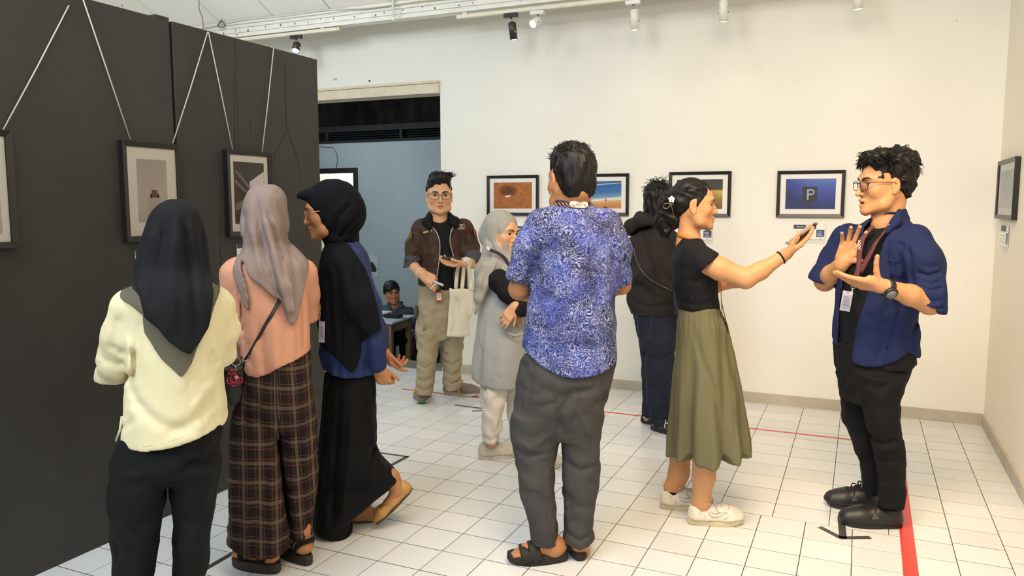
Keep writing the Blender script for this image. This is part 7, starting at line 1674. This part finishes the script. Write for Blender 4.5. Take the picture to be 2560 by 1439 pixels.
# ---------------------------------------------------------------- woman in the mauve hijab and plaid trousers
m_hij_m = cloth('hijab_mauve', '8f7d76', vary=.05, weave=.1); m_peach = cloth('blouse_peach', 'd0977c', vary=.05, weave=.15)
def plaid_fn(t):
    at_ = t.n('ShaderNodeAttribute', attribute_name='Cloth'); s = t.n('ShaderNodeSeparateXYZ'); t.l(at_.outputs['Vector'], s.inputs[0]); u, v = s.outputs['X'], s.outputs['Y']
    def bars(x, per, off, w, soft=.15):
        f = t.math('FRACT', t.math('ADD', t.math('DIVIDE', x, per), off)); d = t.math('ABSOLUTE', t.math('SUBTRACT', f, .5)); nd = t.n('ShaderNodeMapRange', interpolation_type='SMOOTHSTEP'); nd.inputs[1].default_value = w; nd.inputs[2].default_value = w * (1 - soft); t.l(d, nd.inputs[0]); return nd.outputs[0]
    P_ = .078
    c = t.mix(t.math('MULTIPLY', bars(v, P_, .0, .27), .55), lin('332627'), lin('1b181a')); c = t.mix(t.math('MULTIPLY', bars(u, P_ * .8, .0, .22), .55), c, lin('191719'))
    for ax, per in ((u, P_ * .8), (v, P_)):
        c = t.mix(t.math('MULTIPLY', bars(ax, per, .42, .085), .30), c, lin('9c8b6a')); c = t.mix(t.math('MULTIPLY', bars(ax, per, .42, .012), .7), c, lin('2a2322')); c = t.mix(t.math('MULTIPLY', bars(ax, per, .2, .022), .42), c, lin('8a4a3c')); c = t.mix(t.math('MULTIPLY', bars(ax, per, .68, .016), .32), c, lin('9c5a46'))
    n = t.noise(t.coord('Object'), 150, 2); c = t.mix(t.math('MULTIPLY', n, .35), c, lin('2b2220'))
    t.l(c, t.b.inputs['Base Color']); t.b.inputs['Roughness'].default_value = .9; t.b.inputs['Specular IOR Level'].default_value = .15; t.bump(t.noise(t.coord('Object', (1, 1, .5)), 14, 4), .15, .012)
m_plaid = mat('plaid_wool', fn=plaid_fn)
def woman_mauve():
    p = Person('woman seen from behind in mauve hijab, peach blouse and brown plaid trousers', 690, 1408); R = p.ring; ln = p.line
    B = SDF(); H = Head(p.P(660, 549, .05), -160, 6, 0, .88).build(B, ears=False); nk = p.P(668, 640, .02); B.cap(H.p(0, -.02, -.06), nk, .05, .055, k=.03)
    sl, sr = p.P(590, 680, .02), p.P(758, 680, .03); el, er = p.P(578, 800, .07), p.P(778, 770, .12); wl, wr = p.P(596, 850, .24), p.P(740, 800, .30)
    under(B, nk, p.P(690, 960, .0), (sl, sr), .95, (p.P(640, 1180, -.02), p.P(745, 1160, .03)), (p.P(668, 1385, -.02), p.P(755, 1362, .05)))
    B.chain([sl, el, wl], [.042, .036, .025], k=.02); B.chain([sr, er, wr], [.042, .036, .025], k=.02); hand(B, wl, A3(.7, .6, .1), A3(0, 0, 1), -1, .9, curl=((40, 45, 30),) * 4); hand(B, wr, A3(-.6, .6, .1), A3(0, 0, 1), 1, .9, curl=((40, 45, 30),) * 4)
    hl, tl_, hr, tr = p.G(700, 1432), p.G(610, 1413), p.G(776, 1414), p.G(718, 1382); f1, f2 = nrm(tl_ - hl), nrm(tr - hr); tl_ = hl + f1 * .235; tr = hr + f2 * .235
    foot(B, hl + f1 * .01, tl_ - f1 * .01, .08, .042, hl + f1 * .05 + A3(0, 0, .15)); foot(B, hr + f2 * .01, tr - f2 * .01, .08, .042, hr + f2 * .05 + A3(0, 0, .15))
    p.put('body', B, m_skin2, .0105, [fin(hl + f1 * .12 + A3(0, 0, .08), .14)], .005, tint=H.tint)
    # blouse
    rb = [R(622, 632, 715, .13, .02), R(640, 604, 742, .2, .02), R(660, 586, 762, .26, .02), R(700, 580, 770, .30, .02), R(760, 592, 772, .31, .01), R(830, 600, 775, .32, .0), R(900, 604, 777, .34, .0), R(970, 604, 778, .34, .0)]
    S = SDF(); S.loft(rb, k=.03); S.chain([p.P(592, 684, .02), p.P(580, 750, .05), p.P(590, 830, .09), p.P(604, 872, .16)], [.066, .056, .054, .042], k=.035); A_ = SDF().chain([p.P(755, 684, .03), p.P(768, 735, .08), p.P(766, 790, .12), p.P(760, 830, .14)], [.06, .05, .046, .046], k=.03); A_.cut(p, (745, 812), (800, 800), 'below', dy=.12); S.group(A_, .03)
    S.hem(p, dy=-.16, pts=[(590, 930), (612, 944), (622, 951), (640, 948), (672, 936), (690, 921), (735, 906), (780, 887)])
    for pts, w, a in (([(598, 690), (606, 780), (614, 880)], .008, .010), ([(612, 760), (618, 830), (626, 900)], .007, .007), ([(604, 720), (616, 800), (620, 860)], .006, -.006), ([(650, 800), (655, 860), (660, 930)], .014, .006), ([(710, 800), (715, 850), (712, 900)], .014, .006), ([(752, 720), (757, 780), (754, 880)], .008, .007), ([(680, 760), (690, 830), (688, 910)], .016, -.005), ([(735, 790), (742, 840), (738, 890)], .010, .005)): S.fold.append(f_crease(ln(pts), w, a, 1, .1))
    S.fold.append(f_noise(.003, .12, (1, 1, .5), 3)); bo = p.put('blouse', S, m_peach, .0078)
    # hijab
    Q = SDF(); Q.loft([R(461, 646, 684, .07, .03), R(466, 632, 698, .13, .03), R(476, 621, 707, .17, .025), R(495, 611, 715, .205, .02), R(520, 604, 718, .225, .02), R(560, 600, 723, .235, .02), R(600, 602, 724, .22, .02), R(625, 606, 724, .19, .02), R(650, 606, 735, .18, .02)], k=.03, soft=.006)
    shell = lambda d, keep, y1=.05: SDF().loft([(z, x, y, a + d, b + 2 * d) for z, x, y, a, b in [R(600, 618, 712, .17, .02), R(622, 612, 735, .17, .02), R(640, 598, 752, .22, .02), R(660, 582, 768, .27, .02)] + rb[3:]], k=.03).poly(ln(keep), -.6, y1, k=.003, keep=True)
    Q.group(shell(.014, [(600, 600), (724, 600), (752, 606), (768, 635), (776, 645), (766, 690), (752, 742), (741, 785), (734, 797), (721, 796), (714, 775), (703, 742), (690, 737), (650, 704), (625, 682), (604, 645)], .06), .01)
    Q.group(shell(.012, [(606, 622), (622, 625), (602, 650), (612, 690), (622, 735), (623, 768), (611, 757), (592, 705), (566, 668), (558, 650), (575, 640)], .1), .01)
    Q.chain([p.P(668, 560, -.10), p.P(690, 640, -.115), p.P(712, 720, -.165), p.P(727, 775, -.18)], [.02, .018, .024, .016], k=.03)
    for pts, w, a in (([(640, 480), (650, 560), (668, 640), (698, 735)], .012, .009), ([(660, 500), (690, 600), (712, 700), (728, 790)], .01, .006), ([(690, 490), (712, 560), (728, 640), (745, 720)], .010, .007), ([(612, 520), (612, 580), (600, 640)], .008, .007), ([(628, 560), (640, 620), (660, 690)], .012, -.008), ([(704, 560), (716, 610), (750, 650)], .01, .006), ([(650, 640), (672, 700), (700, 735)], .01, .006)): Q.fold.append(f_crease(ln(pts), w, a, 1, .05))
    Q.fold.append(f_noise(.002, .09, (1, 1, .5), 2)); p.put('hijab', Q, m_hij_m, .0062)
    # trousers in plaid
    T_ = SDF(); T_.loft([R(880, 606, 777, .30, 0), R(950, 591, 783, .31), R(1010, 583, 788, .31), R(1050, 580, 790, .29), R(1080, 580, 788, .2)], k=.03); T_.loft([R(1030, 577, 696, .27, -.01), R(1100, 573, 700, .26, -.01), R(1200, 570, 714, .27, -.02), R(1300, 570, 727, .29, -.02), R(1400, 570, 733, .30, -.02)], k=.02); T_.loft([R(1030, 684, 791, .27, .03), R(1100, 686, 794, .26, .03), R(1160, 690, 795, .25, .03), R(1260, 704, 791, .24, .045), R(1370, 718, 779, .22, .055)], k=.008)
    T_.hem(p, dy=-.13, pts=[(560, 1384), (585, 1389), (610, 1393), (660, 1391), (700, 1388), (722, 1384), (745, 1372), (780, 1366)]);
    zt_, zb_ = p.P(690, 1000)[2], p.P(690, 1390)[2]
    for pts, w, a in (([(690, 1030), (703, 1150), (728, 1350)], .008, .016), ([(660, 1120), (640, 1250), (630, 1380)], .02, .010), ([(600, 1150), (598, 1280), (600, 1385)], .018, .008), ([(690, 1100), (676, 1220), (682, 1380)], .014, -.008), ([(740, 1050), (752, 1180), (756, 1350)], .014, .008), ([(640, 960), (648, 1040), (680, 1060)], .014, .007), ([(770, 1000), (775, 1150), (768, 1340)], .012, .006), ([(690, 950), (685, 1000), (690, 1040)], .010, .008)): T_.fold.append(f_crease(ln(pts), w, a, 1, .1))
    T_.fold.append(f_noise(.004, .14, (1, 1, .4), 6)); xm, zz = p.P(690, 1000)[0], p.P(690, 1390)[2]
    def uv(V):
        x0 = np.interp(V[:, 2], [p.P(0, 1390)[2], p.P(0, 1060)[2], p.P(0, 1059)[2], p.P(0, 880)[2]], [0, 0, 0, 0]); out = np.zeros((len(V), 3)); s = V[:, 0] < np.interp(V[:, 2], [zb_, p.P(0, 1080)[2], zt_], [p.P(734, 1390)[0], p.P(697, 1080)[0], p.P(690, 1000)[0]])
        cxl = np.interp(V[:, 2], [zb_, p.P(0, 1060)[2]], [p.P(651, 1390)[0], p.P(636, 1060)[0]]); cxr = np.interp(V[:, 2], [zb_, p.P(0, 1060)[2]], [p.P(754, 1390)[0], p.P(741, 1060)[0]]); cc = np.where(s, cxl, cxr)
        seat = V[:, 2] > p.P(0, 1050)[2]; ang = np.arctan2(V[:, 0] - cc, -(V[:, 1] - .0)); u_ = np.where(np.abs(ang) > 1.5708 * .8, cc + ang * .085, V[:, 0]); u_ = np.where(seat, V[:, 0] + (V[:, 1] > 0) * 0, u_); out[:, 0] = np.where(s, u_ - V[:, 2] * .02, u_ + V[:, 2] * .03 + .02); out[:, 1] = V[:, 2] + .012 * np.sin(V[:, 0] * 16) + .02 * (V[:, 0] - cc); return out
    p.put('trousers', T_, m_plaid, .0075, attr=uv)
    # sandals
    ms, mst = mat('sandal_sole', '2a211e', .6, vary=.1), cloth('sandal_strap', '151313', weave=.1)
    for h, t in ((hl, tl_), (hr, tr)):
        f = nrm(t - h); r = nrm(np.cross(f, A3(0, 0, 1))); L = np.linalg.norm(t - h); q = lambda x, y, z: h + f * x * L + r * y * .092 + A3(0, 0, z); n = 26
        out = [(.5 + .5 * math.cos(2 * PI * i / n), math.copysign(.5 * abs(math.sin(2 * PI * i / n)) ** .6, math.sin(2 * PI * i / n)) * (.86 + .14 * math.sin(((.5 + .5 * math.cos(2 * PI * i / n)) - .3) * 4))) for i in range(n)]
        g = MB(); lays = [(.96, 0), (1.0, .012), (.985, .02), (1.0, .026), (.98, .042)]; g.add([q(.5 + (x - .5) * s, y * s, z) for s, z in lays for x, y in out], [tuple(range(n))[::-1], tuple(range(4 * n, 5 * n))] + [(j * n + i, j * n + (i + 1) % n, (j + 1) * n + (i + 1) % n, (j + 1) * n + i) for j in range(4) for i in range(n)]); so = p.mb('sandal', g, ms, bevel=.002)
        for pts, w in (([q(.24, -.44, .05), q(.16, -.44, .085), q(.05, -.30, .105), q(.0, 0, .11), q(.05, .30, .105), q(.16, .44, .085), q(.24, .44, .05)], .022), ([q(.30, -.48, .05), q(.34, -.40, .09), q(.36, 0, .115), q(.34, .40, .09), q(.30, .48, .05)], .022), ([q(.68, -.52, .045), q(.70, -.44, .07), q(.72, -.1, .09), q(.72, .2, .085), q(.70, .44, .065), q(.68, .52, .045)], .028)):
            g = MB(); g.tube(smooth_line(pts, 4), 1, 8, flat=(w / 2, .003), up=(0, 0, 1) if w < .025 else f); p.mb('strap', g, mst, so)
    # crossbody bag and its flower charm: things of their own
    o = p.P(588, 955, -.04); bg = thing('crossbody_bag', 'black crossbody bag hanging at the hip of the woman in plaid trousers', 'bag', tuple(p.W(o)), p.root.rotation_euler[2]); s = SDF(); s.poly([x - o for x in ln([(560, 915), (612, 905), (612, 985), (592, 1005), (566, 1000)], -.04)], -.05, .04, k=.02, mode='+'); s.fold = [f_noise(.004, .1, seed=3)]; V, F = s.mesh(.008); link('body', np_mesh('body', V, F), mat('bag_leather', '131313', .5, bump=.15, bscale=200), bg)
    bv = bvh_of(bo); eye = p.L(cO); st = []
    for u, v in ((703, 744), (692, 762), (678, 788), (662, 815), (645, 845), (628, 874), (616, 894), (611, 915)):
        t_ = p.P(u, v, 0); d = nrm(t_ - eye); st.append(cast(bv, t_ - d * .6, d, .004) - o)
    g = MB(); g.tube(smooth_line(st, 3), 1, 8, flat=(.0075, .0025), up=(.8, 0, .6)); so = g.build('strap', mat('strap_leather', '17181c', .4), bg); MB().tube([st[-2] + A3(.0, -.006, .0) + A3(.012 * math.cos(a), 0, .012 * math.sin(a)) for a in np.linspace(0, 6.28, 15)[:-1]], .0025, 6, closed=True).build('strap_ring', m_met, bg)
    c = p.P(587, 942, -.13); ch = thing('flower_charm', 'dark pink beaded flower charm with a pink bead on the black bag', 'charm', tuple(p.W(c)), p.root.rotation_euler[2]); mr, mp = mat('charm_red', '9c1e3c', .3, vary=.2, vscale=90), mat('bead_pink', 'e0708a', .3)
    for a0, r_ in ((1.9, .026), (3.6, .024), (4.5, .024), (5.7, .024)):
        g = MB()
        for i in range(11):
            a = a0 + (i - 5) * .11; l = r_ * (1 + .25 * math.cos((i - 5) * .3)); g.ball((l * math.cos(a), .003 * math.sin(i), l * math.sin(a) - .004), .0042, 6, 4); g.ball((l * .6 * math.cos(a), -.003, l * .6 * math.sin(a) - .004), .0042, 6, 4)
        g.build('petal', mr, ch)['kind'] = 'stuff'
    MB().ball((.006, -.01, .0), .0085, 12, 8).build('bead', mp, ch); MB().tube([(.006, 0, .02), (.005, .0, .034), (.004, 0, .044)], .002, 6).build('chain', m_met, ch); MB().tube([(.006 + .016 * math.cos(a), 0, .060 + .016 * math.sin(a)) for a in np.linspace(0, 6.28, 19)[:-1]], .002, 6, closed=True).build('key_ring', m_met, ch)
    return p
woman_mauve()

# ---------------------------------------------------------------- woman in the cream top and black hijab, nearest the viewer
m_cream = cloth('tunic_cream', 'e6dab2', vary=.03, weave=.18); m_pant_k = cloth('trousers_black', '101113', vary=.12, weave=.15); m_hij_b = cloth('chiffon_black', '17181b', vary=.08, weave=.1)
def chif(t):
    t.b.inputs['Base Color'].default_value = lin('17171a') + (1,); t.b.inputs['Roughness'].default_value = .8; t.b.inputs['Alpha'].default_value = .62
m_chiffon = mat('chiffon_sheer', fn=chif)
def woman_cream():
    p = Person('woman nearest the viewer in cream tunic, sheer black hijab and black trousers', 398, 1606); R = p.ring; ln = p.line
    B = SDF(); H = Head(p.P(436, 606, .055), -165, 4, 0, .88).build(B, ears=False); nk = p.P(436, 700, .02); B.cap(H.p(0, -.02, -.06), nk, .05, .055, k=.03)
    sl, sr = p.P(325, 770, .02), p.P(540, 770, .02); el, er = p.P(292, 890, .09), p.P(548, 870, .10); wl, wr = p.P(330, 935, .27), p.P(520, 900, .30)
    under(B, nk, p.P(430, 1060, 0), (sl, sr), 1.0, (p.P(345, 1330, .0), p.P(482, 1330, .0)), (p.P(328, 1545, 0), p.P(462, 1545, 0)), 1.05); B.chain([sl, el, wl], [.045, .04, .027], k=.02); B.chain([sr, er, wr], [.045, .04, .027], k=.02); hand(B, wl, A3(.5, .7, .1), A3(0, 0, 1), -1, .92, curl=((40, 45, 30),) * 4); hand(B, wr, A3(-.5, .7, .1), A3(0, 0, 1), 1, .92, curl=((40, 45, 30),) * 4)
    p.put('body', B, m_skin2, .012, tint=H.tint)
    rb = [R(690, 385, 495, .14, .02), R(706, 345, 532, .2, .02), R(722, 318, 556, .25, .01), R(750, 305, 568, .28, .0), R(800, 306, 566, .30, .0), R(860, 308, 562, .31), R(920, 313, 560, .32), R(980, 307, 563, .33), R(1040, 302, 572, .35), R(1180, 298, 590, .385)]
    S = SDF(); S.loft(rb, k=.03); A_ = SDF().chain([p.P(334, 768, .01), p.P(312, 840, .03), p.P(296, 900, .09), p.P(284, 940, .17), p.P(284, 965, .20)], [.07, .062, .056, .05, .045], k=.035); A_.hem(p, [(240, 962), (256, 963), (330, 966)], dy=.1); S.hem(p, dy=-.17, pts=[(285, 1176), (303, 1170), (315, 1150), (335, 1140), (370, 1134), (440, 1117), (520, 1089), (552, 1076), (566, 1080), (576, 1074), (592, 1045), (610, 1025)]); S.group(A_, .03)
    S.chain([p.P(538, 768, .01), p.P(552, 830, .04), p.P(552, 875, .10), p.P(530, 905, .22)], [.066, .058, .05, .044], k=.035);
    for pts, w, a in (([(330, 860), (338, 905), (330, 950)], .010, .013), ([(318, 830), (326, 880), (322, 930)], .008, -.007), ([(520, 860), (526, 890), (540, 900)], .012, .010), ([(310, 930), (330, 960), (360, 1010)], .016, .008), ([(330, 985), (400, 1030), (480, 1050)], .018, .007), ([(540, 960), (480, 1020), (400, 1060)], .018, .007), ([(545, 930), (510, 950), (470, 1000)], .016, -.006), ([(300, 780), (290, 830), (275, 880)], .014, .006), ([(280, 860), (300, 880), (318, 870)], .012, .007), ([(262, 900), (290, 915), (315, 905)], .012, .006), ([(560, 800), (575, 850), (565, 900)], .012, .006), ([(350, 780), (346, 850), (340, 900)], .012, .006)): S.fold.append(f_crease(ln(pts), w, a, 1, .12))
    S.fold.append(f_noise(.0035, .15, (1, 1, .8), 3)); so = p.put('tunic', S, m_cream, .0072)
    g = MB(); bv = lay(p, so, [(312, 1112), (340, 1115), (372, 1114), (440, 1098), (510, 1072)], .0); bv = [x for x in bv if x[1] < -.08]; g.tube(smooth_line(bv, 5), .0012, 5); p.mb('hem_stitch', g, mat('stitch_cream', 'cfc296', .8), so)
    g = MB(); g.tube(ln([(305, 1040, .02), (300, 1075, .03), (290, 1103, .03)]), 1, 6, flat=(.004, .002), up=(1, 0, 0)); p.mb('side_tie', g, m_cream, so)
    # hijab: opaque folds over a sheer lower layer
    Q = SDF(); Q.loft([R(498, 424, 458, .06, .03), R(503, 408, 474, .11, .03), R(514, 391, 488, .15, .025), R(535, 374, 503, .185, .02), R(570, 361, 513, .21, .02), R(610, 353, 517, .22, .02), R(650, 345, 517, .215, .02), R(690, 338, 521, .21, .02), R(720, 330, 526, .23, .0)], k=.03, soft=.006)
    base = [R(590, 358, 514, .20, .02), R(640, 348, 517, .20, .02), R(672, 345, 519, .21, .02), R(690, 335, 528, .235, .01), R(706, 318, 546, .26, .0), R(722, 305, 564, .28, .0), R(750, 296, 575, .30, .0)] + rb[4:]
    zz = [p.P(0, 700)[2], p.P(0, 600)[2]]
    shell = lambda d, keep, y1: SDF().loft([(z, x, y, a + d * float(np.interp(z, zz, [1, 0])), b + 1.6 * d * float(np.interp(z, zz, [1, 0]))) for z, x, y, a, b in base], k=.03).poly(ln(keep), -.6, y1, k=.003, keep=True)
    Q.group(shell(.018, [(360, 600), (512, 600), (520, 670), (524, 700), (520, 745), (512, 800), (490, 840), (468, 864), (448, 856), (418, 834), (390, 800), (360, 780), (352, 740), (338, 700)], .02), .03)
    for pts, w, a in (([(455, 520), (470, 640), (480, 740), (478, 850)], .012, .008), ([(420, 530), (400, 640), (375, 760)], .014, .008), ([(440, 560), (430, 700), (420, 820)], .02, -.006), ([(500, 560), (505, 640), (512, 720)], .01, .008), ([(470, 540), (490, 620), (505, 700)], .012, -.005), ([(380, 560), (362, 640), (345, 700)], .012, -.006)): Q.fold.append(f_crease(ln(pts), w, a, 1, .05))
    Q.fold.append(f_noise(.002, .1, (1, 1, .5), 2)); ho = p.put('hijab', Q, m_hij_b, .0064)
    W_ = shell(.008, [(330, 690), (345, 672), (520, 672), (552, 688), (540, 725), (512, 802), (477, 870), (449, 917), (444, 917), (404, 880), (362, 818), (357, 775), (330, 757), (287, 733), (296, 718)], .06)
    W_.fold = [f_noise(.002, .08, (1, 1, .5), 4)]; p.put('sheer_layer', W_, m_chiffon, .0064, parent=ho)
    T_ = SDF(); T_.loft([R(1010, 320, 556, .27, .01), R(1070, 300, 556, .29, .01), R(1130, 280, 552, .32), R(1170, 274, 548, .31), R(1200, 274, 545, .22)], k=.03); T_.loft([R(1150, 275, 428, .28, 0), R(1230, 268, 416, .27), R(1320, 274, 406, .25), R(1380, 278, 393, .235), R(1439, 280, 382, .22), R(1580, 288, 372, .2)], k=.02); T_.loft([R(1150, 414, 549, .28, 0), R(1230, 423, 543, .265), R(1330, 429, 531, .24), R(1439, 430, 512, .22), R(1580, 428, 500, .2)], k=.02)
    T_.poly(ln([(417, 1195), (421, 1195), (428, 1300), (431, 1450), (424, 1600), (376, 1600), (386, 1439), (399, 1370), (410, 1320), (414, 1260)]), -.6, .6, k=.012)
    for pts, w, a in (([(285, 1262), (320, 1290), (350, 1310)], .012, .010), ([(300, 1275), (330, 1300), (390, 1290)], .014, -.007), ([(420, 1190), (440, 1150), (480, 1120)], .016, .009), ([(545, 1100), (500, 1130), (450, 1135)], .014, .009), ([(440, 1130), (490, 1150), (540, 1135)], .014, -.007), ([(330, 1180), (380, 1170), (410, 1200)], .02, .006), ([(440, 1260), (480, 1280), (530, 1250)], .016, .006)): T_.fold.append(f_crease(ln(pts), w, a, 1, .1))
    T_.fold.append(f_noise(.004, .14, (1, 1, .8), 6)); p.put('trousers', T_, m_pant_k, .0078)
    for hx, dy in ((328, .0), (463, .0)):
        c = p.P(hx, 1545, dy); h = A3(c[0], c[1] - .10, 0); shoe(p, h, h + A3(-.03, .25, 0), .09, m_blk_shoe, m_blk_sole, 'sneaker', .03, .10)
    return p
woman_cream()

# ---------------------------------------------------------------- seated man in the side room
def man_seated():
    p = Person('smiling young man in dark grey shirt sitting behind the table in the side room', 992, 932, z=BZ); R = p.ring; ln = p.line; m_gs = cloth('shirt_grey', '4a5058', vary=.08, weave=.12); k = 1.0
    B = SDF(); H = Head(p.P(980, 731, -.05), 14, 4, 4, k, 1.02).build(B, mouth=.004, smile=.005); nk = p.P(988, 770, 0); B.cap(H.p(0, -.02, -.06), nk, .052, .056, k=.03); hp = p.P(995, 840, .1)
    sl, sr = p.P(958, 778, .0), p.P(1022, 780, .0); B.chain([nk, p.P(990, 800, .03), hp], [.08, .11, .11], k=.05); B.chain([sl, p.P(952, 815, -.05), p.P(965, 806, -.25)], [.045, .04, .03], k=.03); B.chain([sr, p.P(1036, 815, -.02), p.P(1015, 812, -.22)], [.045, .04, .03], k=.03)
    hand(B, p.P(965, 806, -.25), A3(.3, -.9, 0), A3(0, 0, -1), -1, .9, curl=((25, 30, 20),) * 4); hand(B, p.P(1015, 812, -.22), A3(-.5, -.8, 0), A3(0, 0, -1), 1, .9, curl=((25, 30, 20),) * 4)
    for s, x in ((-1, 975), (1, 1012)): kn = p.P(x, 850, -.32); B.chain([hp + A3(s * .08, 0, -.02), kn], [.075, .055], k=.04); B.chain([kn, A3(kn[0], kn[1] + .05, .09), A3(kn[0], kn[1] - .12, .03)], [.05, .034, .03], k=.03)
    p.put('body', B, m_skin2, .012, [H.fine()], .0045, tint=H.tint); H.eyes(p); H.brows(p, .005); g = MB(); g.tube([H.p(-.014, .0965, -.0695), H.p(0, .0995, -.0715), H.p(.014, .0965, -.0695)], .0028, 6); p.mb('teeth', g, mat('teeth_white', 'd8d4cc', .4))
    Q = SDF(); Q.ell(H.p(0, -.02, .047), (.088 * k, .108 * k, .092 * k), H.M, k=.02).ell(H.p(0, -.03, .0), (.088 * k, .075 * k, .07 * k), H.M, k=.02); Q.ell(H.p(.012, .115, -.04), (.060 * k, .075 * k, .088 * k), H.M, k=.02, mode='-'); Q.ell(H.p(-.035, .066, .045), (.034, .022, .03), H.M, k=.02); Q.ell(H.p(.045, .06, .05), (.026, .022, .026), H.M, k=.02); Q.plane(H.p(0, 0, -.045), -H.u); Q.fold = [f_noise(.005, .04, seed=2)]; ho = p.put('hair', Q, m_hair, .009)
    S = SDF(); S.loft([R(757, 972, 1004, .12, 0), R(766, 960, 1014, .18), R(776, 952, 1026, .23), R(800, 952, 1034, .25, .02), R(850, 955, 1034, .26, .08)], k=.03); S.chain([sl, p.P(950, 815, -.05), p.P(960, 808, -.15)], [.07, .058, .05], k=.03); S.chain([sr, p.P(1035, 815, -.02), p.P(1022, 812, -.12)], [.07, .058, .05], k=.03); S.ell(p.P(984, 762, -.10), (.03, .06, .06), k=.01, mode='-'); S.fold = [f_noise(.005, .12, seed=2)]; so = p.put('shirt', S, m_gs, .011)
    C = SDF().chain(ln([(975, 772, -.115), (970, 762, -.06), (976, 755, .03), (990, 754, .06), (1004, 757, .02), (1003, 765, -.06), (992, 776, -.115)]), [.012, .02, .018, .018, .018, .022, .012], k=.01); p.put('collar', C, m_gs, .009, parent=so)
    T_ = SDF(); 
    for s, x in ((-1, 975), (1, 1012)): kn = p.P(x, 850, -.32); T_.chain([hp + A3(s * .08, .02, -.02), kn], [.10, .07], k=.04); T_.chain([kn, A3(kn[0], kn[1] + .05, .13)], [.068, .055], k=.03)
    p.put('trousers', T_, m_blackjean, .013)
    for s, x in ((-1, 975), (1, 1012)): kn = p.P(x, 850, -.32); h = A3(kn[0], kn[1] + .10, 0); shoe(p, h, h + A3(s * .02, -.26, 0), .09, m_blk_shoe, m_blk_sole, 'sneaker', .025, .09)
    return p
man_seated()
